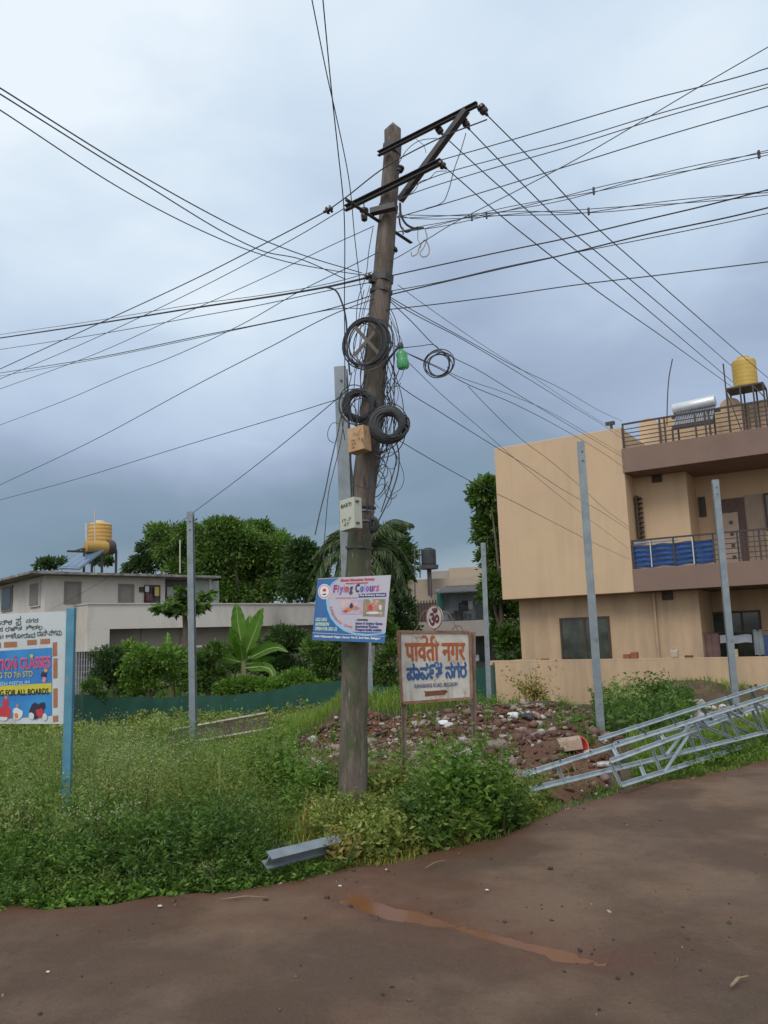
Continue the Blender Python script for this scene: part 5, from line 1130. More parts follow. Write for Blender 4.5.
cloth('blue cloth hung at the porch end', 764, 635, 775, 658, .9, M('blue_cloth', (.05, .08, .2), (.04, .06, .15), 3, .9))
cl = FR.w(0, 0, 0)
mb = MB(); a0 = FR.w(xc, .8, FR.loc(703, 633, .8)[1]); a1 = FR.w(FR.loc(790, 628, .8)[0], .8, FR.loc(780, 630, .8)[1]); mb.tube([a0, a1], .008, 4); tag(mb.build('washing_line', IRON), 'thin washing line strung across the porch', 'washing line')
# scooter parked in the porch shade
sc_ = FR.w(FR.loc(740, 650, 1.3)[0], 1.3, -.78); ms = thing('scooter', 'dark scooter parked in the porch behind the compound wall', 'scooter', sc_)
xs_, ys__ = FR.loc(740, 650, 1.3)[0], 1.3
DKB = M('scooter_paint', (.02, .015, .02), (.03, .02, .03), 4, .3); TY = flat('tyre_rubber', (.02, .02, .02))
for dx in (-.62, .62):
    c_ = (xs_ + dx, ys__, -.55); mb = MB(FR.T); rr = [(c_[0] + .22 * math.cos(t), ys__, c_[2] + .22 * math.sin(t)) for t in np.linspace(0, 2 * math.pi, 21)]; mb.tube(rr, .045, 6); mb.build('wheel', TY, ms)
mb = MB(FR.T); mb.prof((xs_ , ys__ - .16, 0), (xs_, ys__ + .16, 0), [(-.75, -.45), (-.3, -.5), (.25, -.5), (.75, -.35), (.85, .05), (.25, .1), (.0, -.28), (-.35, -.25), (-.5, .25), (-.62, .25)], up=(0, 0, 1)); mb.build('body', DKB, ms, bevel=.02)
mb = MB(FR.T); mb.box(xs_ - .85 if 0 else xs_ - .05, xs_ + .0 + .02, ys__ - .12, ys__ + .12, .1, .16); mb.box(xs_ - .8, xs_ - .25, ys__ - .13, ys__ + .13, .10, .18); mb.build('seat', TY, ms)
mb = MB(FR.T); mb.tube([(xs_ + .5, ys__ - .3, .38), (xs_ + .55, ys__, .30), (xs_ + .5, ys__ + .3, .38)], .018, 6); mb.build('handlebar', IRON, ms)
bx_ = FR.rect(733, 652, 739, 657, yw + .25); tag(FR.box('carton', M('yellow_carton', (.45, .38, .22), None, 6, .8), None, bx_[0], bx_[1], yw + .02, yw + .17, zw + .002, zw + .19, .006), 'small yellowish carton on the compound wall by the post', 'carton')

# ------------------------------------------------------------------ grey house at the left
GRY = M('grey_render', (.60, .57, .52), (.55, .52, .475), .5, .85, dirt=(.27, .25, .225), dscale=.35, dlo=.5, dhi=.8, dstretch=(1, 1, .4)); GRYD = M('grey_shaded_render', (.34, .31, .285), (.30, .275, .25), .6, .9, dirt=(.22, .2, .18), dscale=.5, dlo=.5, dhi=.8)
COP = M('pale_coping', (.52, .50, .46), (.45, .43, .40), 2, .8); SHUT = M('shutter_grey', (.22, .20, .185), (.19, .175, .16), 2, .7)
FL = Frame(P(87.5, 620, 40), (.75, .66))
gh = thing('grey_house', 'grey flat roofed house with a long parapet terrace', 'house', FL.w(0, 0, -1.2))
zP = (FL.loc(87.5, 604.5)[1] + FL.loc(250, 607)[1]) / 2 if 0 else FL.loc(87.5, 604.5)[1]; zQ = FL.loc(88, 651.5)[1]
xe = FL.loc(330, 615)[0]; xr = FL.loc(109.5, 640)[0]; zR = FL.loc(110, 629)[1]; zS = FL.loc(110, 650)[1]
FL.box('terrace_front', GRY, gh, 0, xe, 0, .2, zR, zP); FL.box('terrace_front', GRY, gh, 0, xr, -.002, .2, zQ, zR - .003)
FL.box('side_wall', GRY, gh, 0, .2, .204, 30, zQ, zP - .002); FL.box('coping', COP, gh, -.05, xe, -.06, .26, zP + .003, zP + .08); FL.box('coping', COP, gh, -.05, .25, .264, 30, zP + .003, zP + .08)
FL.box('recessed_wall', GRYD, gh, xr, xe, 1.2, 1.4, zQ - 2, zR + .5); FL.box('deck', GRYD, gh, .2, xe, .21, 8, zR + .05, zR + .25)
for px_ in (150, 190): x_ = FL.loc(px_, 640)[0]; FL.box('wall_joint', SHUT, gh, x_, x_ + .06, 1.17, 1.198, zQ, zR)
FL.box('ledge', COP, gh, xr, xe, -.1, .25, zQ - .0, zQ + .10)
FL.box('ground_floor_wall', M('block_wall', (.20, .19, .19), (.15, .145, .15), 3, .9), gh, .5, xe, 2.5, 2.7, -1.6, zQ - .01)
# grille of the ground floor
x0, x1 = FL.loc(76, 670)[0], FL.loc(112, 670)[0]; mb = MB(FL.T)
for k in range(15): x_ = x0 + (x1 - x0) * k / 14; mb.box(x_ - .02, x_ + .02, .3, .34, -.9, zQ - .02)
for k in range(7): z_ = -.8 + (zQ + .7) * k / 7; mb.box(x0, x1, .345, .375, z_ - .02, z_ + .02)
mb.build('grille', M('pale_grille', (.34, .35, .36), None, 4, .6), gh)
# upper storey
yu = 1.7; xu0 = FL.loc(45, 590, yu)[0]; xu1 = FL.loc(165, 590, yu)[0]; zrf = FL.loc(110, 573.5, yu)[1]
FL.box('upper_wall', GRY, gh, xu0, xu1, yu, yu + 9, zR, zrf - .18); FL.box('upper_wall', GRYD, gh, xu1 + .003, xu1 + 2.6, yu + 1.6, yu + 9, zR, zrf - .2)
FL.box('side_wing', GRY, gh, xu0 - 2.0, xu0 - .003, yu + 4.5, yu + 16, zR, zrf - .19) if 0 else None
FL.box('roof_sheet', M('roof_edge', (.11, .10, .095), (.30, .29, .27), 2.5, .8), gh, xu0 - 1.0, xu1 + 3.0, yu - .9, yu + 14, zrf - .17, zrf - .05)
SW = Frame(FL.w(xu0, yu, 0), FL.i[:2]);  # the flank, running away to the left
def flank_rect(px0, py0, px1, py1):
    out = []
    for px, py in ((px0, (py0 + py1) / 2), (px1, (py0 + py1) / 2)):
        d = ray(px, py); t = ((FL.w(xu0, 0, 0) - CAM) @ FL.u) / (d @ FL.u); p = CAM + d * t; out.append((p - FL.O) @ FL.i)
    zz_ = []
    for py in (py0, py1):
        d = ray((px0 + px1) / 2, py); t = ((FL.w(xu0, 0, 0) - CAM) @ FL.u) / (d @ FL.u); zz_.append((CAM + d * t)[2])
    return min(out), max(out), zz_[1], zz_[0]
DARKW = M('dark_window', (.03, .045, .05), (.05, .07, .075), 2, .3)
for (q0, mt) in (((3, 587, 13, 611), DARKW), ((31, 582, 41, 607), SHUT)):
    r_ = flank_rect(*q0); mb = MB(FL.T); mb.box(xu0 - .09, xu0 - .004, r_[0], r_[1], r_[2], r_[3]); f_ = mb.build('window', COP if mt is SHUT else SHUT, gh); mb = MB(FL.T); mb.box(xu0 - .12, xu0 - .092, r_[0] + .12, r_[1] - .12, r_[2] + .1, r_[3] - .1); mb.build('pane', mt, f_)
for q0 in ((64, 581.5, 81, 604), (118, 584, 134, 605)):
    r_ = FL.rect(*q0, yu); window(FL, gh, r_, yu, SHUT, M('shutter_panel', (.26, .235, .21), (.24, .22, .195), 2, .8), 1, 1, .14)
window(FL, gh, FL.rect(144, 585, 160, 605, yu), yu, BRF, DARKW, 3, 1, .08)
r_ = FL.rect(139, 587, 143.5, 592, yu); FL.box('air_vent', M('vent_brown', (.09, .05, .035), None, 5, .8), gh, r_[0], r_[1], yu - .12, yu - .005, r_[2], r_[3])
LGp = 'washing hung out at the grey house'
for lb, q0, c_ in (('white shirt hanging in the dark window of the grey house', (145, 586, 149, 592), (.55, .55, .6)), ('yellow towel hanging beside the dark window of the grey house', (154.5, 587, 159, 596), (.55, .42, .12)), ('maroon clothes hanging low in the dark window of the grey house', (146, 594, 152, 601), (.16, .05, .06)),
                   ('white cloth in the open corner of the grey house', (167, 587, 173, 597), (.6, .6, .62)), ('lilac cloth next to the white one in the open corner', (171, 590, 176, 600), (.40, .30, .45)), ('red cloth strip in the open corner of the grey house', (177, 591, 184, 598), (.40, .07, .05)), ('dark cloth at the end of the open corner', (185, 588, 190, 600), (.05, .05, .09))):
    cloth(lb, *q0, yu - .2 if q0[0] < 162 else yu + .6, flat('cloth_%d' % q0[0], c_), FL, 'hanging_cloth', 'cloth', LGp)
FL.box('corner_post', COP, gh, xu1 + 2.6, xu1 + 2.72, yu - .3, yu - .18, zR, zrf - .18)
x0, z_ = FL.loc(203, 590, yu); FL.box('screen', M('pale_green_screen', (.30, .34, .30), None, 3, .8), gh, x0 - 1.0, x0 + .9, yu - .25, yu - .2, zP - .1, FL.loc(203, 581, yu)[1])
# rooftop tank and solar panel of the grey house
yk = yu + 3.0; a = FL.loc(88.5, 545, yk); b_ = FL.loc(111, 545, yk); ct = (a[0] + b_[0]) / 2; rr = (b_[0] - a[0]) / 2; zlo = FL.loc(100, 549, yk)[1]; zhi = FL.loc(100, 522.5, yk)[1]
ORY = M('orange_yellow_tank', (.60, .36, .10), (.54, .31, .08), 3, .5)
wt = thing('water_tank', 'orange yellow ribbed water tank above the grey house roof', 'water tank', FL.w(ct, yk, zlo))
pr = [(0, rr * .95)]
for k in range(6): t = .03 + k * .14; pr += [(t, rr), (t + .07, rr), (t + .085, rr * .97), (t + .13, rr * .97)]
pr += [(.90, rr), (.96, rr * .8), (1, rr * .4)]
mb = MB(FL.T); mb.lathe((ct, yk, zlo), (ct, yk, zhi), pr, 26); mb.build('body', ORY, wt)
mb = MB(FL.T); mb.lathe((ct, yk, zhi - .04), (ct, yk, zhi + .10), [(0, rr * .5), (1, rr * .42)], 16); mb.build('lid', COP, wt)
sp = thing('solar_heater', 'solar water heater with tilted panel on the grey house roof', 'water heater', FL.w(ct, yk - 1.2, zrf))
yd = yk - 1.3; a = FL.loc(85, 548, yd); b_ = FL.loc(108, 546, yd); zz = (a[1] + b_[1]) / 2
mb = MB(FL.T); mb.lathe((a[0], yd, zz), (b_[0], yd, zz), [(0, .25), (.03, .33), (.97, .33), (1, .28)], 16); mb.build('drum', M('ochre_drum', (.42, .27, .06), (.38, .23, .05), 4, .5), sp)
mb = MB(FL.T); mb.lathe((b_[0] - .02, yd, zz), (b_[0] + .35, yd, zz + .02), [(0, .40), (.7, .42), (1, .35)], 16); mb.build('drum_end', IRON, sp)
pa, pb, pc, pd = P(59, 567.5, 42.4), P(79, 568.5, 42), P(104, 549.5, 43.6), P(88, 549.5, 44)
Sp = Sheet(pa, pb, pc, pd); slab_sheet(Sp, .10, 'panel', M('panel_frame', (.20, .26, .34), None, 3, .4), sp)
m, nt2, b2 = newmat('panel_glass'); b2.inputs['Base Color'].default_value = (.10, .17, .27, 1); b2.inputs['Roughness'].default_value = .12
for k in range(3):
    mb = MB(); Sp.poly(mb, [(.04 + k * .32, .05), (.32 + k * .32, .05), (.32 + k * .32, .95), (.04 + k * .32, .95)], .02); mb.build('glass_strip', m, sp)
mb = MB(FL.T)
for px_ in (84, 92, 102, 116): x_ = FL.loc(px_, 560, yd)[0]; mb.box(x_ - .05, x_ + .05, yd - .05, yd + .05, zrf - .05, zz - .1)
for px_ in (84, 92, 102, 116): x_ = FL.loc(px_, 560, yk + 1)[0]; mb.box(x_ - .04, x_ + .04, yk + .9, yk + 1, zrf - .05, zlo - .04)
x0_, x1_ = FL.loc(82, 550, yd)[0], FL.loc(117, 550, yd)[0]; mb.box(x0_, x1_, yd - .06, yd + .06, zz - .25, zz - .15); mb.box(x0_, x1_, yk + .9, yk + 1.0, zlo - .14, zlo - .04); mb.box(x0_ + .3, x0_ + .4, yk - 1.1, yk + 1.0, zlo - .13, zlo - .05); mb.box(x1_ - .4, x1_ - .3, yk - 1.1, yk + 1.0, zlo - .13, zlo - .05)
mb.build('frame', IRON, sp)
for lb, px_, py0, py1, r0 in (('tall thin pipe rising above the orange yellow tank', 95, 508, 545, .035), ('short white pipe at the side of the orange yellow tank', 86.5, 523, 546, .07), ('thin pole standing on the grey house roof edge', 180, 540, 573, .035)):
    a = P(px_, py1, 44); b = P(px_, py0, 44); mb = MB(); mb.tube([a, b], r0, 6); tag(mb.build('roof_pipe', COP), lb, 'pipe')
# bare concrete stub by the grille
mb = MB(); a = P(81, 735, 21); b = P(79, 695, 21); mb.bar(a - [0, 0, .6], b, .42, .4, up=(0, 1, 0)); tag(mb.build('stone_pillar', M('tan_stone', (.30, .24, .17), (.2, .16, .12), 3, .9), bevel=.03), 'short tan stone gatepost between the notice board and the green net', 'pillar')

# ------------------------------------------------------------------ house behind, middle
FM = Frame(P(410, 600, 40), (.97, -.24))
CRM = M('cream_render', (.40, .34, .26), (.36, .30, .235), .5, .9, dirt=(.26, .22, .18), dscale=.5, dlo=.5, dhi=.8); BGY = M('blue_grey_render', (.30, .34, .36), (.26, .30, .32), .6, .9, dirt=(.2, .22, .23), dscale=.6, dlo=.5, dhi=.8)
mh = thing('terrace_house', 'cream and blue grey house under a black rooftop tank', 'house', FM.w(2, 0, -1.2))
def mr(name, mat, q0, y, d, z_ext=0, parent=None):
    r = FM.rect(*q0, y); return FM.box(name, mat, parent or mh, r[0], r[1], y, y + d, r[2] - z_ext, r[3])
r = FM.rect(408, 580, 481, 602, 3); zl = FM.loc(410, 580, 3)[1]; FM.box('upper_wall', CRM, mh, r[0], r[1] + 1.5, 3, 9, -1, zl)
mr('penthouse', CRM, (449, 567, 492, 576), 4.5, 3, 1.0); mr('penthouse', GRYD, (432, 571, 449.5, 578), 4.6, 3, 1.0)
r = FM.rect(437, 588, 492, 620, 1.2); FM.box('porch_wall', BGY, mh, r[0], r[1], 1.2, 2.9, r[2], r[3])
mb = MB(FM.T); r = FM.rect(435, 587, 493, 592, -.2); n = 46; vs_ = []
for i in range(n + 1):
    x = r[0] + (r[1] - r[0]) * i / n; h = .06 * (i % 2)
    vs_ += [(x, -.4, r[2] + h), (x, 3.0, r[3] + .25 + h)]
mb.add(vs_, [(2*i, 2*i+2, 2*i+3, 2*i+1) for i in range(n)]); o = mb.build('corrugated_roof', M('old_sheet', (.13, .13, .13), (.09, .085, .08), 3, .8), mh); so = o.modifiers.new('thick', 'SOLIDIFY'); so.thickness = .05
mr('curtain', M('green_curtain', (.02, .13, .10), (.015, .1, .08), 4, .8), (437, 591, 443.5, 609), .9, .1)
window(FM, mh, FM.rect(459, 602.5, 468, 611, 1.2), 1.2, BRF, DARKW, 1, 1, .06)
mr('doorway', DARKW, (475.5, 598, 484, 620), 1.13, .06)
r = FM.rect(436, 620, 520, 636, 0); FM.box('balcony_slab', GRYD, mh, r[0] - 1.4, r[1], 0, 4, r[2], r[3]); 
mr('lower_wall', M('pinkish_render', (.26, .22, .22), (.22, .185, .19), 1, .9), (410, 636, 522, 690), 2.5, .3, 1)
mr('doorway', BRF, (497, 640, 505, 664), 2.4, .08); mr('gate', DARKW, (479, 641, 490, 661), 2.35, .1)
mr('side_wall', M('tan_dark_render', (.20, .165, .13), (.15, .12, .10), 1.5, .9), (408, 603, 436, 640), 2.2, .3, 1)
mb = MB(FM.T)
for k in range(9): x_ = FM.loc(412 + k * 3, 612, 2.0)[0]; mb.box(x_ - .03, x_ + .03, 2.05, 2.1, FM.loc(412, 622, 2)[1], FM.loc(412, 601, 2)[1])
mb.build('window_grille', IRON, mh)
cloth('white cloth hanging on the blue grey terrace wall', 468.5, 601, 472.5, 609, 1.0, flat('cloth_white', (.55, .58, .6)), FM)
cloth('dark cloth hanging next to the white one on the blue grey terrace wall', 462, 600.5, 467.5, 604, .95, flat('cloth_dark', (.04, .05, .07)), FM)
cloth('white garment hanging below the terrace slab', 473, 655, 479, 661, 1.0, flat('cloth_white', (.5, .5, .5)), FM)
cloth('red and white cloth hanging among the leaves by the peach house corner', 495, 611, 503, 617, 1.0, flat('cloth_redwhite', (.45, .15, .12)), FM)
cloth('pale cloth hanging among the leaves by the peach house corner', 490, 606, 494, 617, 1.0, flat('cloth_white', (.5, .5, .5)), FM)
for lb, px_, py_, s, c_ in (('dark bucket on the blue grey terrace ledge', 459, 616, .22, (.04, .045, .05)), ('grey pot on the blue grey terrace ledge', 451, 617, .15, (.1, .09, .09)), ('small grey pot at the far end of the terrace ledge', 468, 617.5, .15, (.12, .12, .13))):
    a = P(px_, 619.5, 40.2); mb = MB(); mb.lathe(a, a + [0, 0, s * 2], [(0, s * .75), (.8, s), (.85, s * 1.08), (1, s * 1.08), (1, s * .9)], 12); tag(mb.build('pot', flat('pot_%d' % px_, c_)), lb, 'pot')
mb = MB(FM.T)
bt = thing('water_tank', 'black water tank on a pillar above the cream house', 'water tank', P(429, 566, 42)); a = P(429, 565, 42); b_ = P(429, 548, 42); rr = pxm(7.4, a)
pr = [(0, rr * .97)]
for k in range(4): t = .05 + k * .2; pr += [(t, rr), (t + .11, rr), (t + .13, rr * .995), (t + .18, rr * .995)]
pr += [(.86, rr), (.94, rr * .85), (.95, rr * .5), (1, rr * .5)]
BT = M('black_tank', (.025, .03, .035), (.04, .045, .05), 3, .5); mb = MB(); mb.lathe(a, [a[0], a[1], b_[2]], pr, 24); mb.build('body', BT, bt)
tp_ = thing('tank_pillar', 'round concrete pillar with a slab top holding the black tank', 'pillar', P(429.5, 578, 42))
mb = MB(); mb.lathe(a - [0, 0, .02], a - [0, 0, .22], [(0, rr * 1.3), (1, rr * 1.2)], 20); mb.build('slab', M('dark_concrete', (.10, .10, .10), None, 3, .9), tp_)
mb = MB(); mb.lathe(a - [0, 0, .22], a - [0, 0, 1.6], [(0, .12), (1, .12)], 12); mb.build('shaft', M('maroon_concrete', (.12, .07, .065), None, 3, .9), tp_)
for lb, x_, y0_, y1_, Y in (('thin pipe running down from the black tank to the terrace', 430.5, 577, 598, 39.6), ('pair of thin rods beside the black tank, outer one', 414.5, 549, 600, 41), ('thin rod closest to the black tank', 419.5, 549, 578, 41.2)):
    mb = MB(); mb.tube([P(x_ + .6, y1_, Y), P(x_, y0_, Y)], .035, 5); tag(mb.build('roof_rod', GREYC), lb, 'rod')
# ------------------------------------------------------------------ foliage materials
G3 = lambda a, b, c, d: [(0.05, a), (.4, b), (.7, c), (1.0, d)]
LM_MANGO = leafmat('leaf_mid_green', G3((0.037, 0.075, 0.019), (0.069, 0.141, 0.029), (0.140, 0.234, 0.047), (0.257, 0.355, 0.081)))
LM_DARK = leafmat('leaf_dark_green', G3((0.019, 0.038, 0.013), (0.034, 0.071, 0.021), (0.065, 0.116, 0.035), (0.117, 0.187, 0.054)))
LM_SHRUB = leafmat('leaf_shrub_green', G3((0.028, 0.060, 0.013), (0.056, 0.116, 0.021), (0.105, 0.187, 0.035), (0.233, 0.318, 0.067)))
LM_BUSH = leafmat('leaf_bush_green', G3((0.040, 0.084, 0.015), (0.075, 0.159, 0.022), (0.142, 0.253, 0.035), (0.305, 0.413, 0.084)))
LM_WEED = leafmat('leaf_parthenium', G3((0.070, 0.101, 0.024), (0.146, 0.193, 0.039), (0.251, 0.303, 0.072), (0.476, 0.478, 0.157)))
LM_BROAD = leafmat('leaf_broad_verge', G3((0.031, 0.066, 0.015), (0.056, 0.122, 0.022), (0.105, 0.188, 0.035), (0.197, 0.300, 0.059)))
LM_GRASS = leafmat('grass_blade', G3((0.061, 0.113, 0.015), (0.119, 0.207, 0.026), (0.218, 0.318, 0.041), (0.479, 0.450, 0.107)))
LM_DRY = leafmat('dry_grass_blade', G3((0.098, 0.113, 0.026), (0.197, 0.188, 0.041), (0.348, 0.263, 0.072), (0.566, 0.375, 0.119)), trans=.15)
LM_PALM = leafmat('palm_leaflet', G3((.035, .062, .025), (.065, .10, .042), (.10, .14, .06), (.15, .18, .085)))
LM_BAN = leafmat('banana_leaf_green', G3((0.043, 0.116, 0.014), (0.075, 0.177, 0.020), (0.107, 0.219, 0.027), (0.161, 0.271, 0.041)), trans=.4)
LM_PALE = leafmat('leaf_pale_weed', G3((0.110, 0.159, 0.054), (0.197, 0.263, 0.089), (0.327, 0.375, 0.132), (0.523, 0.543, 0.203)))
BARK = M('bark', (.10, .075, .055), (.16, .125, .095), 8, .95, bmp=.6, stretch=(2, 2, .4))
STEM = M('green_stem', (.06, .09, .03), (.09, .10, .04), 8, .8)
def crown_leaves(lobes, n, L, aspect=.45, seed=0, shell=.55, droop=.25, tips=.0):
    """leaves gathered in sprays over several overlapping lobes (centre, radii)"""
    rg = np.random.default_rng(seed); lob = [(np.asarray(c, float), np.asarray(r, float)) for c, r in lobes]
    vol = np.array([r[0] * r[1] + r[0] * r[2] for c, r in lob]); cnt = (n * vol / vol.sum()).astype(int); out_c, out_d = [], []
    for (c, r), k in zip(lob, cnt):
        ns = max(4, k // 22); d = rg.normal(size=(ns, 3)); d[:, 2] = np.where(d[:, 2] < -.6, -d[:, 2], d[:, 2]); d /= np.linalg.norm(d, axis=1)[:, None]
        rad = shell + (1 - shell) * rg.random(ns) ** .6; rad *= 1 + .12 * rg.normal(size=ns)
        sc = c + d * r * rad[:, None]; j = rg.integers(0, ns, k); spread = np.mean(r) * .17
        off = rg.normal(size=(k, 3)); pc = sc[j] + off * spread * np.array([1, 1, .6])
        dd = d[j] * .9 + off * .45 + rg.normal(size=(k, 3)) * .4; dd[:, 2] -= droop; dd /= np.linalg.norm(dd, axis=1)[:, None]
        out_c.append(pc); out_d.append(dd)
    c = np.vstack(out_c); d = np.vstack(out_d); L = L * rg.uniform(.6, 1.3, len(c)); return leafq(c, d, L, L * aspect)
def limbs(parent, base, lobes, r0, name='trunk', mat=None, fork=.5, seed=0):
    rg = np.random.default_rng(seed); base = np.asarray(base, float); cen = np.mean([np.asarray(c) for c, r in lobes], axis=0)
    fk = base + (cen - base) * fork; mb = MB(); mb.tube(smooth_path([base - [0, 0, .4], base * .6 + fk * .4 + rg.normal(0, .05, 3), fk], 6), np.linspace(r0, r0 * .7, 13), 8); mb.build(name, mat or BARK, parent)
    mb = MB()
    for c, r in lobes:
        c = np.asarray(c, float); e = c + (fk - c) * .1; md = (fk + e) / 2 + rg.normal(0, .06, 3) * np.linalg.norm(e - fk)
        p = smooth_path([fk - [0, 0, r0], md, e], 6); mb = MB(); mb.tube(p, np.linspace(r0 * .55, r0 * .12, len(p)), 6); mb.build('limb', mat or BARK, parent)
def tree(name, label, cat, lobes_px, Y, n, L, mat, r0, base_px, seed, grp=None, dY=.8, aspect=.45, droop=.25, shell=.55, fork=.5):
    """lobes_px: (px, py, radius in px across, radius up)"""
    rg = np.random.default_rng(seed); lobes = []
    for (px, py, ra, rb_) in lobes_px:
        yy = Y + rg.uniform(-1, 1) * dY; c = P(px, py, yy); a = pxm(ra, c); lobes.append((c, (a, a * .85, pxm(rb_, c))))
    b = P(base_px[0], base_px[1], Y); b[2] = tz(b)
    t = thing(name, label, cat, b, grp); limbs(t, b, lobes, r0, seed=seed, fork=fork)
    quads('crown', crown_leaves(lobes, n, L, aspect, seed, shell, droop), mat, t); return t
tree('round_tree', 'big round leafy tree rising behind the grey house', 'tree', [(176, 548, 20, 18), (203, 550, 22, 20), (238, 545, 24, 20), (268, 550, 21, 20), (288, 568, 15, 20), (215, 578, 28, 22), (255, 582, 28, 22), (182, 578, 17, 20), (162, 535, 15, 9), (222, 528, 16, 9), (258, 531, 15, 9), (230, 598, 40, 12), (278, 592, 18, 12), (190, 562, 20, 20), (220, 560, 26, 24), (250, 560, 28, 24), (190, 536, 14, 12), (278, 558, 20, 20)], 60, 62000, .30, LM_MANGO, .45, (235, 690), 1, dY=2.2)
tree('conifer', 'small dark feathery tree left of the big round one', 'tree', [(150, 556, 12, 14), (146, 566, 16, 10), (154, 545, 7, 9), (138, 570, 12, 6)], 64, 3600, .34, LM_DARK, .2, (150, 690), 2)
tree('far_tree', 'low dark treetop showing over the grey roof by the solar panel', 'tree', [(53, 564, 14, 5), (46, 566, 9, 4)], 70, 900, .4, LM_DARK, .2, (53, 690), 3)
tree('far_tree', 'tiny treetop seen through the solar heater frame', 'tree', [(103, 562, 9, 6), (94, 560, 6, 6)], 72, 700, .4, LM_DARK, .15, (100, 690), 4)
tree('dark_tree', 'dark tree between the round tree and the palm', 'tree', [(302, 560, 14, 20), (312, 580, 16, 22), (298, 590, 14, 16)], 52, 5200, .36, LM_DARK, .3, (305, 690), 5)
tree('dark_tree', 'dark tree just right of the palm, behind its fronds', 'tree', [(392, 545, 15, 20), (400, 565, 14, 22), (378, 560, 22, 24), (398, 590, 14, 20), (370, 590, 24, 22)], 44, 11000, .30, LM_DARK, .3, (390, 700), 6)
tree('corner_tree', 'leafy tree hugging the end of the peach house upper block', 'tree', [(486, 500, 14, 18), (493, 530, 18, 20), (500, 560, 18, 20), (490, 490, 12, 12), (497, 590, 16, 18), (506, 618, 15, 22), (511, 650, 10, 22), (500, 640, 8, 16)], 31, 13000, .21, LM_SHRUB, .16, (507, 712), 7, dY=.7)
tree('far_tree', 'distant greenery between the palm trunk and the cream house', 'tree', [(398, 612, 16, 14), (385, 625, 18, 14), (400, 630, 18, 10)], 36, 4200, .2, LM_DARK, .1, (395, 700), 8)
# green mass behind the poster and the name board
HG = 'shrubs behind the green net'
def shrub(label, lobes, Y, n, L, mat, base, seed, grp=HG, **k): return tree('shrub', label, 'shrub', lobes, Y, n, L, mat, .05, base, seed, grp, dY=.35, **k)
shrub('dense dark shrub at the left end of the net, below the grille', [(112, 664, 16, 16), (122, 678, 16, 14), (104, 680, 12, 12)], 26, 4200, .13, LM_DARK, (115, 705), 11)
shrub('bright leafy shrub left of the lone steel post', [(140, 664, 18, 14), (155, 676, 20, 14), (165, 660, 14, 10), (140, 682, 16, 10)], 25.5, 5200, .13, LM_BUSH, (150, 708), 12)
shrub('leafy shrub between the lone steel post and the banana plant', [(200, 666, 13, 14), (212, 680, 15, 12), (198, 686, 13, 9), (214, 652, 9, 8)], 25, 5000, .13, LM_SHRUB, (212, 706), 13)
shrub('mid green shrub right under the banana leaves', [(245, 688, 20, 9), (266, 690, 18, 9), (228, 690, 14, 8)], 24.3, 4800, .12, LM_BUSH, (250, 706), 14)
shrub('dark glossy shrub with a brown top right of the banana plant', [(284, 646, 18, 18), (300, 655, 20, 20), (280, 672, 20, 14), (302, 680, 16, 12)], 26, 7600, .13, LM_DARK, (290, 704), 15)
shrub('shrub filling the gap left of the leaning pole below the poster', [(318, 655, 16, 14), (330, 668, 16, 14), (338, 650, 12, 14), (325, 684, 16, 10)], 24, 5200, .13, LM_SHRUB, (326, 704), 16)
shrub('tall shrub between the leaning pole and the name board', [(385, 640, 14, 18), (392, 662, 12, 18), (384, 680, 14, 14), (378, 622, 10, 14)], 24, 5200, .12, LM_SHRUB, (386, 712), 17)
shrub('bright low shrub under the name board', [(412, 706, 20, 9), (435, 710, 20, 8), (458, 708, 14, 9), (395, 704, 12, 12)], 19, 4200, .09, LM_BUSH, (430, 716), 18)
shrub('dark shrub hanging over the far end of the grey parapet', [(318, 618, 9, 6)], 30, 500, .12, LM_SHRUB, (318, 690), 19) if 0 else None
shrub('small shrub at the foot of the tan gatepost', [(92, 690, 9, 12), (98, 700, 8, 8)], 21, 1300, .09, LM_SHRUB, (94, 712), 20)
shrub('shrub seen behind the banana stem and lone steel post', [(228, 660, 16, 16), (246, 668, 18, 14), (262, 664, 16, 16), (270, 648, 12, 12), (184, 668, 12, 16)], 28.5, 6500, .13, LM_SHRUB, (245, 706), 22)
shrub('leafy shrub in the gap between the two left shrubs and the grille', [(130, 652, 12, 10), (172, 662, 12, 18), (178, 682, 14, 12), (128, 690, 16, 9)], 27.5, 4500, .13, LM_BUSH, (150, 706), 24)
shrub('low shrub along the net foot right of the banana plant', [(296, 682, 18, 10), (318, 690, 14, 9), (276, 690, 14, 8)], 23.5, 3200, .11, LM_BUSH, (296, 706), 26)
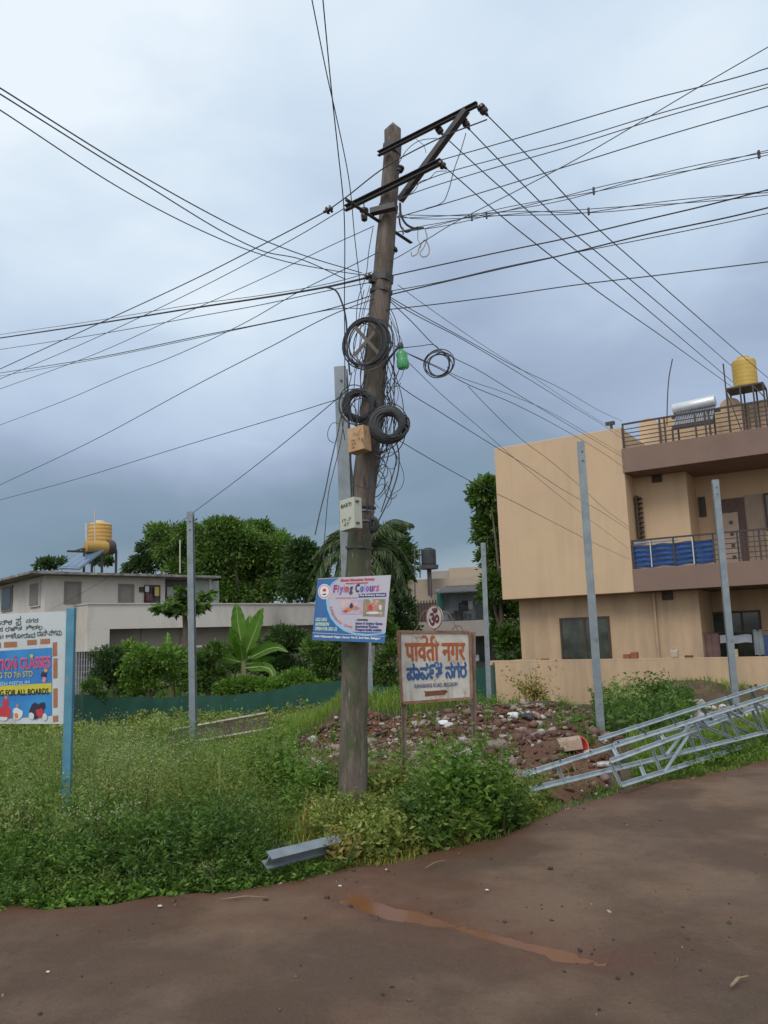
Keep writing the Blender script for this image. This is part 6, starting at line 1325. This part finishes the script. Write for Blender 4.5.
# papaya
b = P(184, 700, 30); b[2] = tz(b); pt = thing('papaya_tree', 'young papaya tree against the grey parapet, left of the lone steel post', 'tree', b)
t_ = P(184, 603, 30); mb = MB(); mb.tube(smooth_path([b - [0, 0, .3], b * .5 + t_ * .5 + [.1, 0, 0], t_], 6), np.linspace(.14, .09, 13), 8); mb.build('trunk', BARK, pt)
Q = []
rg = np.random.default_rng(21)
for k in range(26):
    az = rg.uniform(0, 6.28); ln = rg.uniform(.35, .95); el_ = rg.uniform(-.3, .75); e = t_ + np.array([math.cos(az) * ln, math.sin(az) * ln, el_ * ln - .1]); mb = MB(); mb.tube(smooth_path([t_ + [0, 0, -.1], (t_ + e) / 2 + [0, 0, .15], e], 4), .014, 4); mb.build('stalk', STEM, pt)
    for j in range(20):
        a_ = az + (j - 10) * .3; d = np.array([math.cos(a_), math.sin(a_), -.35 + .2 * rg.normal()]); Q.append(leafq(e[None], nrm(d)[None], rg.uniform(.28, .5), rg.uniform(.12, .2))[0])
        Q.append(leafq((e + d * .12)[None], nrm(d + rg.normal(0, .5, 3))[None], rg.uniform(.2, .35), rg.uniform(.1, .15))[0])
quads('crown', np.array(Q), LM_SHRUB, pt)
# banana
def ban_leaf(parent, base, tip, mid_lift, W, seed, face=(0, -1, 0), mat=None):
    base = np.asarray(base); tip = np.asarray(tip); n = 14; rg = np.random.default_rng(seed); md = (base + tip) / 2 + np.asarray(mid_lift); p = smooth_path([base, md, tip], n // 2); n = len(p)
    tg = np.gradient(p, axis=0); tg /= np.linalg.norm(tg, axis=1)[:, None]; sd = np.cross(tg, np.asarray(face, float)); sd /= np.linalg.norm(sd, axis=1)[:, None]; nn = np.cross(sd, tg); mb = MB(); vs = []
    for i in range(n):
        t = i / (n - 1); w_ = W * (math.sin(math.pi * min(1, .08 + t * .92) ** .75) ** .65 if t < .98 else .05) * (.35 if t < .08 else 1)
        for s_ in (-1, -.5, 0, .5, 1): vs.append(p[i] + sd[i] * w_ * s_ * rg.uniform(.93, 1.05) + nn[i] * (abs(s_) * w_ * .35 + .03 * math.sin(i * 2.2) * abs(s_)))
    mb.add(vs, [(i*5+k, i*5+k+1, (i+1)*5+k+1, (i+1)*5+k) for i in range(n - 1) for k in range(4)]); mb.smooth = True; lf = mb.build('leaf', mat or LM_BAN, parent)
    mb = MB(); mb.tube(p - nn * .0, np.linspace(.03, .008, n), 5); mb.build('midrib', M('pale_rib', (.25, .35, .12), None, 5, .6), lf)
def banana(label, Y, stem, leaves, seed):
    b = P(stem[0], 705, Y); b[2] = tz(b); t = thing('banana_plant', label, 'banana plant', b); top = P(*stem, Y); mb = MB(); mb.tube([b - [0, 0, .2], b * .5 + top * .5, top], [.14, .12, .07], 8); mb.build('stem', M('banana_stem', (.16, .20, .08), (.2, .17, .1), 6, .6), t)
    for i, (bx_, by_, tx, ty, dy, W, lx) in enumerate(leaves): ban_leaf(t, P(bx_, by_, Y), P(tx, ty, Y + dy), [lx, .0, .25], W, seed + i, face=(.35 * (-1) ** i, -1, .15), mat=LM_BAN)
banana('banana plant with upright fresh leaves in front of the grey parapet', 25.5, (244, 655), [(243, 654, 236, 603, .0, .25, -.05), (246, 654, 263, 608, -.3, .24, .12), (241, 658, 230, 628, -.5, .18, -.1), (243, 662, 236, 636, -.9, .24, .0), (246, 658, 250, 615, .5, .20, .05), (248, 658, 283, 645, .6, .18, .4), (246, 660, 288, 652, -.3, .13, .3), (244, 664, 284, 684, .5, .19, .5), (244, 668, 276, 688, -.9, .14, .3), (240, 662, 208, 664, .4, .19, -.5), (241, 662, 216, 672, -.4, .13, -.3), (243, 660, 243, 622, 1.0, .18, .0)], 40)
banana('small dull banana clump left of the lone steel post', 27.5, (172, 668), [(172, 668, 168, 632, .2, .16, -.1), (172, 668, 152, 648, -.2, .14, -.25), (173, 668, 188, 648, .2, .14, .2), (172, 670, 158, 668, -.5, .14, -.2)], 70)
# palm behind the pole
bp_ = P(356, 700, 33); bp_[2] = tz(bp_); pl = thing('coconut_palm', 'coconut palm with drooping fronds behind the leaning pole', 'palm tree', bp_); ct = P(361, 552, 33)
mb = MB(); mb.tube(smooth_path([bp_ - [0, 0, .4], bp_ * .5 + ct * .5 + [.2, 0, 0], ct], 8), np.linspace(.24, .16, 17), 10); mb.build('trunk', BARK, pl)
def frond(pts, seed, Lm=.74, n=105, droop=.8):
    rg = np.random.default_rng(seed); p = smooth_path(pts, 12); L = len(p); mb = MB(); mb.tube(p, np.linspace(.04, .01, L), 5); fr_ = mb.build('frond', LM_PALM, pl)
    tg = np.gradient(p, axis=0); tg /= np.linalg.norm(tg, axis=1)[:, None]; C_, D_, LL = [], [], []
    for i in range(n):
        t = .12 + .88 * i / n; q_ = t * (L - 1); k = int(q_); fr2 = q_ - k; c = p[k] * (1 - fr2) + p[min(k + 1, L - 1)] * fr2; sd = nrm(np.cross(tg[k], [0, 0, 1]))
        for s_ in (-1, 1):
            d = nrm(sd * s_ * .75 + tg[k] * .5 + np.array([0, 0, -droop * rg.uniform(.7, 1.3)]) + rg.normal(0, .10, 3)); C_.append(c); D_.append(d); LL.append(Lm * (math.sin(math.pi * (.12 + .85 * t)) ** .6) * rg.uniform(.8, 1.15))
    quads('leaflets', leafq(np.array(C_), np.array(D_), np.array(LL), .065), LM_PALM, fr_)
ends = [((392, 520), (413, 524), 0, .65), ((340, 530), (312, 558), 1, .8), ((330, 555), (308, 600), -1, .9), ((388, 550), (408, 592), -1, .9), ((395, 545), (416, 580), 1, .9), ((345, 560), (322, 615), -2, 1), ((352, 565), (338, 622), -2.4, 1), ((376, 560), (394, 610), -2, 1), ((368, 565), (380, 618), -2.6, 1), ((350, 528), (334, 540), 2, .8), ((372, 522), (392, 540), 2, .8), ((358, 520), (352, 508), 1.2, .8), ((384, 535), (404, 556), 2, .9), ((336, 540), (310, 574), 1.5, .9), ((344, 538), (316, 552), .5, .9), ((338, 550), (316, 588), .3, .9), ((346, 552), (330, 605), -.5, 1), ((380, 545), (402, 575), .2, .9), ((384, 556), (404, 604), -.3, 1), ((380, 528), (404, 534), -.8, .8)]
for i, (m_, e_, dy, dr) in enumerate(ends):
    frond([ct + [0, 0, -.05], P(*m_, 33 + dy * .6), P(*e_, 33 + dy)], 80 + i, droop=dr)
mb = MB(); rg = np.random.default_rng(5)
for k in range(5): c = ct + np.array([rg.uniform(-.35, .35), -.25 + rg.uniform(-.1, .1), -.45 + rg.uniform(-.15, .1)]); mb = MB(); mb.lathe(c + [0, 0, .13], c - [0, 0, .13], [(0, .02), (.2, .09), (.5, .12), (.8, .09), (1, .02)], 10); mb.build('coconut', M('coconut_green', (.12, .13, .04), (.18, .12, .05), 4, .6), pl)

# ------------------------------------------------------------------ green shade net
NETM, nt2, b2 = newmat('green_shade_net')
nt2.links.new(mixc(nt2, noise(nt2, 1.5, 5, .6), (.006, .050, .036), (.012, .080, .058)), b2.inputs['Base Color']); b2.inputs['Roughness'].default_value = .8; b2.inputs['Alpha'].default_value = .93
NP = [(60, 692, 715, 20), (84, 694, 715, 20.5), (140, 696.5, 716, 21.5), (190, 695, 716, 22), (250, 692.5, 715, 22), (300, 684, 714, 22), (345, 680, 712, 21.5), (400, 686, 716, 21), (470, 668, 715, 20.5), (494, 664, 712, 20)]
nf = thing('net_fence', 'dark green shade net stretched along the back of the plot', 'fence', P(190, 716, 22))
tops = smooth_path([P(a, b_, y) for a, b_, c, y in NP], 10); mb = MB(); vs_ = []
for i, p in enumerate(tops):
    zb_ = tz(p) - .15; wv = .06 * math.sin(i * .9) + .04 * math.sin(i * 2.3); sag = .04 * abs(math.sin(i * math.pi / 10))
    for k in range(5): t = k / 4; vs_.append((p[0], p[1] + wv * t + .03 * math.sin(i * 1.7 + k * 2), (p[2] - sag) * (1 - t) + zb_ * t))
L = len(tops); mb.add(vs_, [(i*5+k, (i+1)*5+k, (i+1)*5+k+1, i*5+k+1) for i in range(L - 1) for k in range(4)]); mb.smooth = True; mb.build('net', NETM, nf)
for i in range(0, L, 10): p = tops[i]; mb = MB(); mb.tube([[p[0], p[1] + .05, tz(p) - .2], [p[0], p[1] + .05, p[2] + .03]], .03, 6); mb.build('post', BARK, nf)

# ------------------------------------------------------------------ weeds and grass of the plot (uncountable)
def gpts(n, x0, x1, y0, y1, cond, seed):
    rg = np.random.default_rng(seed); out = np.zeros((0, 2))
    while len(out) < n:
        x = rg.uniform(x0, x1, n * 3); y = rg.uniform(y0, y1, n * 3); k = cond(x, y, rg); out = np.vstack([out, np.stack([x[k], y[k]], 1)])
    out = out[:n]; return np.column_stack([out, ter(out[:, 0], out[:, 1])])
def inpoly(px_, py_, poly):
    ins = np.zeros(len(px_), bool); j = len(poly) - 1
    for i in range(len(poly)):
        xi, yi = poly[i]; xj, yj = poly[j]; ins ^= ((yi > py_) != (yj > py_)) & (px_ < (xj - xi) * (py_ - yi) / (yj - yi + 1e-9) + xi); j = i
    return ins
def pj(x, y): 
    v = np.stack([x, y, ter(x, y)], 1) - CAM; w_ = v @ _F; return 384 + F_PX * (v @ _R) / w_, 512 - F_PX * (v @ _U) / w_
def inview(x, y, m=140): a, b_ = pj(x, y); return (a > -m) & (a < 768 + m)
def plants(p, h, nl, L, asp, spread, seed, up=.5, low=.1):
    rg = np.random.default_rng(seed); n = len(p); h = np.asarray(h)
    idx_ = np.repeat(np.arange(n), nl); k = len(idx_); t = low + (1 - low) * rg.random(k) ** .8; az = rg.uniform(0, 6.283, k)
    # a few stems per plant, leaves along them
    st = rg.integers(0, 5, k); saz = (rg.uniform(0, 6.283, (n, 5)))[idx_, st]; lean = (rg.uniform(.1, 1, (n, 5)))[idx_, st] * spread
    hh = h[idx_]; c = p[idx_] + np.stack([np.cos(saz) * lean * t * hh, np.sin(saz) * lean * t * hh, t * hh * (1 - .15 * lean)], 1) + rg.normal(0, .015, (k, 3))
    d = np.stack([np.cos(az), np.sin(az), up + .5 * rg.normal(size=k)], 1); d /= np.linalg.norm(d, axis=1)[:, None]
    LL = L * rg.uniform(.5, 1.35, k) * (1.25 - .6 * t); return leafq(c, d, LL, LL * asp), c, t, hh
def blades(p, h, seed, w=.008, bend=.5):
    rg = np.random.default_rng(seed); n = len(p); az = rg.uniform(0, 6.283, n); hh = h * rg.uniform(.5, 1.3, n); o = np.stack([np.cos(az), np.sin(az), np.zeros(n)], 1); s_ = np.stack([-np.sin(az), np.cos(az), np.zeros(n)], 1)
    b = rg.uniform(.15, 1, n)[:, None] * bend; hh = hh[:, None]; W = w * rg.uniform(.7, 1.4, n)[:, None]; Z = np.array([0, 0, 1.0])
    m_ = p + o * b * hh * .3 + Z * hh * .6; t = p + o * b * hh + Z * hh * (1 - .35 * b); q1 = np.stack([p - s_ * W, p + s_ * W, m_ + s_ * W * .8, m_ - s_ * W * .8], 1); q2 = np.stack([m_ - s_ * W * .8, m_ + s_ * W * .8, t + s_ * W * .1, t - s_ * W * .1], 1); return np.vstack([q1, q2])
stuff = lambda o: tag(o, kind='stuff')
dist_e = lambda x, y: y - edge_y(x)
# left field of parthenium
LEFT = [(-200, 1000), (-200, 728), (60, 726), (165, 738), (290, 742), (300, 790), (335, 800), (345, 850), (300, 1000)]
HOLE = [(262, 850), (352, 818), (352, 876), (262, 886)]
def clear(a, b_, y): return ~inpoly(a, b_, HOLE) & ~((a > 150) & (a < 285) & (y > 12.2) & (y < 16))
def c_left(x, y, rg):
    a, b_ = pj(x, y); return clear(a, b_, y) & (dist_e(x, y) > .12) & inpoly(a, b_, LEFT) & (rg.random(len(x)) < np.clip(.45 + .5 * wob(x, y, 1.5), .15, 1))
p1 = gpts(2100, -8, .2, 4.4, 15, c_left, 31)
near = np.clip((p1[:, 1] - edge_y(p1[:, 0])) / 1.1, .38, 1); cc = p1[RNG.choice(len(p1), 95, replace=False)]; cr = RNG.uniform(.22, .55, 95); chh = RNG.uniform(.35, 1, 95); gk = (np.exp(-(((p1[:, None, 0] - cc[None, :, 0]) / cr) ** 2 + ((p1[:, None, 1] - cc[None, :, 1]) / cr) ** 2)) * chh).max(1); kk = (np.exp(-(((p1[:, None, 0] - cc[None, :, 0]) / cr) ** 2 + ((p1[:, None, 1] - cc[None, :, 1]) / cr) ** 2)) * chh).argmax(1) % 4; h = (.13 + .80 * gk * RNG.uniform(.8, 1.15, len(p1))) * near; _pa, _pb = pj(p1[:, 0], p1[:, 1]); h = h * np.where((_pa > 262) | ((_pa > 135) & (p1[:, 1] > 9.8)), .45, 1)
q1, c1, t1, h1 = plants(p1, h, 240, .032, .27, .65, 32, .5)
kq = np.repeat(kk, 240)
for w_, mt in ((0, LM_PALE), (1, LM_WEED), (2, LM_BUSH), (3, LM_WEED)): stuff(quads('weeds', q1[kq == w_], mt))
wf = np.clip(.35 + 1.2 * wob(c1[:, 0], c1[:, 1], 1.7), .03, 1); k = (t1 > .75) & (h1 > .28) & ((kq == 0) | (kq == 1) | (RNG.random(len(t1)) < .2)) & (RNG.random(len(t1)) < .42 * wf); fc = c1[k] + np.stack([RNG.normal(0, .02, k.sum()), RNG.normal(0, .02, k.sum()), .02 + h1[k] * RNG.uniform(0, .10, k.sum())], 1)
FLW = M('weed_flower_white', (.50, .52, .42), (.38, .42, .30), 20, .8); stuff(quads('wildflowers', leafq(fc, rand_dirs(len(fc)), .011, .011), FLW))
# stalks under flowers
sk = RNG.choice(len(p1), 900); bq = blades(np.repeat(p1[sk], 2, 0) + RNG.normal(0, .04, (1800, 3)) * [1, 1, 0], np.repeat(h[sk], 2) * 1.05, 33, .004, .25); stuff(quads('weed_stalks', bq, LM_PALE))
# broad leaves along the verge at the left
def c_verge(x, y, rg): a, b_ = pj(x, y); return ~inpoly(a, b_, HOLE) & (dist_e(x, y) > .0) & (dist_e(x, y) < .95 * (.6 + .5 * rg.random(len(x)))) & (a < 345) & (a > -160) & (rg.random(len(x)) < np.clip(.6 + .7 * wob(x + 5, y, 2.2), .1, 1))
p2 = gpts(460, -5, .5, 3.8, 7, c_verge, 34); hh = np.clip(dist_e(p2[:, 0], p2[:, 1]) * .8 + .08, .08, .36) * np.clip(.75 + .9 * wob(p2[:, 0], p2[:, 1], 3), .3, 1.5) * RNG.uniform(.6, 1.3, len(p2))
q2, *_x = plants(p2, hh, 90, .052, .30, 1.0, 35, .35); stuff(quads('ground_cover', q2, LM_BROAD))
def c_verge2(x, y, rg): a, b_ = pj(x, y); return (dist_e(x, y) > -.04) & (dist_e(x, y) < .5) & (a < 345) & (a > -160)
p2 = gpts(520, -5, .5, 3.8, 7, c_verge2, 36); q2, *_x = plants(p2, RNG.uniform(.04, .14, len(p2)), 26, .05, .5, 1.3, 37, .1); stuff(quads('ground_cover', q2, LM_BUSH))
# taller broad weeds scattered in the field
p3 = gpts(300, -8, .2, 5.2, 14, c_left, 38); q3, *_x = plants(p3, RNG.uniform(.3, .75, len(p3)), 100, .055, .28, .45, 39, .5); stuff(quads('weeds', q3, LM_BUSH))
# grass everywhere on the plot
def c_all(x, y, rg):
    a, b_ = pj(x, y); rub = inpoly(a, b_, RUBP) | inpoly(a, b_, [(640, 722), (650, 700), (768, 690), (768, 716), (700, 738)]); return (dist_e(x, y) > .0) & inview(x, y) & (~inpoly(a, b_, HOLE) | (rg.random(len(x)) < .3)) & (~((a > 150) & (a < 285) & (y > 12.2) & (y < 16)) | (rg.random(len(x)) < .3)) & (~((a > 520) & (a < 632) & (b_ > 700) & (b_ < 788)) | (rg.random(len(x)) < .08)) & (~rub | (rg.random(len(x)) < .05))
pg = gpts(90000, -9, 9, 4, 16, c_all, 41); stuff(quads('grass', blades(pg, .17 * np.clip(.12 + dist_e(pg[:, 0], pg[:, 1]) * .9, .12, 1.2) * np.clip(1 + .9 * wob(pg[:, 0], pg[:, 1], 2) + .5 * wob(pg[:, 0], pg[:, 1], 6), .2, 2.2), 42, .0032, 1.1), LM_GRASS))
pg = gpts(30000, -16, 14, 16, 26, c_all, 43); stuff(quads('grass', blades(pg, .17 * np.clip(1 + wob(pg[:, 0], pg[:, 1], 2), .2, 1.8), 44, .007, 1.2), LM_GRASS))
def c_backweed(x, y, rg): a, b_ = pj(x, y); return ~((a > 150) & (a < 285) & (y < 16)) & inview(x, y) & ~inpoly(a, b_, RUBP) & (a < 480)
pb_ = gpts(700, -14, 4, 15, 23, c_backweed, 45); qb, *_x = plants(pb_, RNG.uniform(.25, .6, len(pb_)), 60, .13, .4, .5, 46, .4); stuff(quads('weeds', qb, LM_WEED))
# right verge grass beside the fallen tower
def c_rv(x, y, rg): a, b_ = pj(x, y); return (dist_e(x, y) > .0) & (dist_e(x, y) < 2.4) & (a > 520) & (a < 930) & (~((a < 635) & (b_ < 788)) | (rg.random(len(x)) < .07))
pr_ = gpts(30000, 1, 10, 6, 16, c_rv, 47); stuff(quads('grass', blades(pr_, .11 * np.clip(.3 + dist_e(pr_[:, 0], pr_[:, 1]), .3, 1) * np.clip(1 + 1.1 * wob(pr_[:, 0], pr_[:, 1], 3), .15, 2), 48, .0032, 1.2), LM_GRASS))
def c_rv2(x, y, rg): a, b_ = pj(x, y); return (dist_e(x, y) > .05) & (dist_e(x, y) < 1.0) & (a > 640) & (a < 930)
pr_ = gpts(260, 1, 10, 6, 16, c_rv2, 49); qr, *_x = plants(pr_, RNG.uniform(.10, .26, len(pr_)), 50, .05, .45, 1.0, 50, .3); stuff(quads('ground_cover', qr, LM_BUSH))
# weeds in front of the compound wall
def c_wall(x, y, rg): a, b_ = pj(x, y); return (a > 598) & (a < 690) & (b_ > 702) & (b_ < 745)
pw = gpts(200, 2, 9, 11, 19, c_wall, 51); qw, *_x = plants(pw, RNG.uniform(.2, .55, len(pw)), 80, .11, .36, .5, 52, .5); stuff(quads('weeds', qw, LM_SHRUB))
def dens(label, name, px_, py_, Y, rx_, hgt, nplant, nl, L, mat, seed, grp=None, asp=.4, up=.4, spread=.6):
    """one bush: many leafy stems rising from a small patch"""
    rg = np.random.default_rng(seed); c = P(px_, py_, Y); c[2] = tz(c); r = thing(name, label, 'bush' if 'bush' in name or 'shrub' in name else 'weed', c, grp)
    off = rg.normal(0, .5, (nplant, 2)) * rx_; pts_ = np.column_stack([c[0] + off[:, 0], c[1] + off[:, 1]]); pts_ = np.column_stack([pts_, ter(pts_[:, 0], pts_[:, 1])]); ed = dist_e(pts_[:, 0], pts_[:, 1]) > .05; pts_ = pts_[ed]; off = off[ed]
    hh = hgt * np.exp(-(np.hypot(off[:, 0], off[:, 1]) / (rx_ * 1.1)) ** 2) * rg.uniform(.65, 1.15, len(pts_)) + .08
    q_, *_ = plants(pts_, hh, nl, L, asp, spread, seed + 1, up, .06); quads('foliage', q_, mat, r)
    for i in range(min(7, len(pts_))): mb = MB(); e = pts_[i] + [rg.normal(0, .1), rg.normal(0, .1), hh[i] * .8]; mb.tube([pts_[i] - [0, 0, .05], (pts_[i] + e) / 2 + [.02, 0, 0], e], [.010, .007, .003], 5); mb.build('stem', STEM, r)
    return r
BG = 'bushes along the verge'
dens('leafy bush at the verge in front of the name board right leg', 'bush', 466, 826, 6.7, .36, .78, 40, 120, .075, LM_BUSH, 61, BG)
dens('darker spreading bush at the right end of the verge thicket', 'bush', 500, 822, 6.8, .27, .50, 26, 120, .06, LM_SHRUB, 63, BG)
dens('low dense bush beneath the name board left leg', 'bush', 430, 838, 6.45, .30, .40, 26, 110, .065, LM_SHRUB, 65, BG)
dens('reddish tinged dry bush right in front of the leaning pole foot', 'bush', 366, 860, 5.8, .27, .32, 30, 90, .06, LM_DRY, 67, BG)
dens('green bush beside the leaning pole on its left', 'bush', 318, 816, 7.3, .28, .42, 26, 90, .065, LM_BUSH, 69, BG)
dens('bushy weed behind the leaning pole foot, right side', 'bush', 392, 818, 7.2, .28, .42, 24, 90, .06, LM_WEED, 71, BG)
dens('tall bushy weed in the field left of the leaning pole', 'bush', 272, 812, 7.9, .30, .62, 24, 90, .07, LM_BUSH, 73, BG)
dens('tall airy pale weed right of the blue notice board post', 'bush', 118, 838, 6.6, .42, .70, 40, 150, .034, LM_PALE, 101, BG, asp=.3, up=.6, spread=.8)
dens('airy pale weed clump under the notice board poster', 'bush', 18, 842, 6.5, .50, .62, 44, 150, .034, LM_PALE, 103, BG, asp=.3, up=.6, spread=.8)
dens('feathery green weed midway between notice board and leaning pole', 'bush', 195, 830, 6.9, .40, .62, 36, 150, .036, LM_WEED, 105, BG, asp=.3, up=.6, spread=.8)
dens('dark creeping leafy clump at the verge below the lone steel post', 'bush', 225, 882, 5.25, .30, .30, 34, 100, .052, LM_SHRUB, 107, BG, asp=.34, up=.2, spread=1.2)
dens('small yellowish weed at the verge below the notice board post', 'bush', 142, 885, 5.25, .14, .28, 14, 90, .038, LM_DRY, 109, BG, asp=.45, up=.3, spread=.9)
dens('feathery weed rising behind the notice board post foot', 'bush', 62, 800, 8.2, .5, .70, 36, 140, .040, LM_WEED, 111, BG, asp=.3, up=.6, spread=.8)
dens('pale feathery weed before the board heap', 'bush', 150, 792, 8.6, .45, .50, 32, 140, .042, LM_PALE, 113, BG, asp=.3, up=.6, spread=.8)
dens('rough weed tuft overhanging the lower end of the steel beam', 'bush', 268, 872, 5.45, .14, .20, 14, 90, .04, LM_BUSH, 115, BG, asp=.35, up=.5)
dens('dry weed tuft overhanging the upper end of the steel beam', 'bush', 343, 858, 5.75, .16, .34, 18, 100, .04, LM_DRY, 117, BG, asp=.3, up=.5)
WG = 'weeds by the compound wall'
dens('pale flowering weed standing left of the tall post against the compound wall', 'weed', 533, 716, 17.5, .28, .75, 10, 60, .10, LM_DRY, 75, WG, spread=.9)
dens('pale grey green weed right of the tall steel post', 'weed', 622, 722, 13.5, .35, .75, 18, 110, .09, LM_PALE, 77, WG)
dens('dark green weed clump against the compound wall', 'weed', 648, 705, 16.5, .5, .75, 16, 110, .11, LM_SHRUB, 79, WG)
dens('pale bushy weed rising before the green net, below the banana plant', 'weed', 302, 712, 17, .5, .8, 24, 110, .10, LM_WEED, 81, WG)
dens('small pale weed in front of the green net left of the lone post', 'weed', 162, 722, 17, .35, .75, 14, 90, .10, LM_PALE, 83, WG)
dens('grassy clump at the foot of the net between pole and name board', 'weed', 345, 715, 17.5, .4, .6, 18, 100, .10, LM_BUSH, 85, WG)
def c_rub(x, y, rg): a, b_ = pj(x, y); return inpoly(a, b_, RUBP) & (rg.random(len(x)) < np.clip(.1 + 1.2 * wob(x, y, 3), .02, 1))
pu = gpts(190, -2, 5, 8, 17, c_rub, 94); pu[:, 2] += .04; qu, *_x = plants(pu, RNG.uniform(.08, .26, len(pu)), 60, .045, .35, .9, 95, .5); stuff(quads('weeds', qu, LM_BUSH))
# long dry grass round the pole foot
def c_foot(x, y, rg): a, b_ = pj(x, y); return (dist_e(x, y) > -.03) & (a > 300) & (a < 475) & (b_ > 800) & (b_ < 880)
pf = gpts(4200, -1, 1.5, 4.8, 8, c_foot, 87); stuff(quads('dry_grass', blades(pf, .22 * np.clip(.25 + 1.2 * dist_e(pf[:, 0], pf[:, 1]), .2, 1) * np.clip(1 + wob(pf[:, 0], pf[:, 1], 4), .2, 1.6), 88, .0028, 1.2), LM_DRY))
pf = gpts(5200, -1, 1.9, 4.8, 8.5, lambda x, y, rg: (lambda a, b_: (dist_e(x, y) > -.02) & (a > 290) & (a < 560) & (b_ > 780))(*pj(x, y)), 89); stuff(quads('grass', blades(pf, .20 * np.clip(.2 + 1.0 * dist_e(pf[:, 0], pf[:, 1]), .15, 1) * np.clip(1 + wob(pf[:, 0], pf[:, 1], 4), .2, 1.6), 90, .003, 1.2), LM_GRASS))
def c_mid(x, y, rg): a, b_ = pj(x, y); return inpoly(a, b_, [(300, 812), (345, 806), (420, 806), (480, 800), (550, 802), (520, 850), (330, 870)]) & (dist_e(x, y) > .15)
pm_ = gpts(330, -1.2, 2.2, 5, 9.5, c_mid, 91); qm, *_x = plants(pm_, RNG.uniform(.12, .32, len(pm_)), 75, .055, .38, .6, 92, .4); stuff(quads('weeds', qm, LM_WEED))
# far ground cover and trees closing the horizon beyond the plot
pf = gpts(9000, -30, 30, 26, 44, lambda x, y, rg: inview(x, y), 93); stuff(quads('undergrowth', leafq(pf + [0, 0, .1], rand_dirs(len(pf)) * .4 + [0, 0, .7], .5, .25), LM_SHRUB))
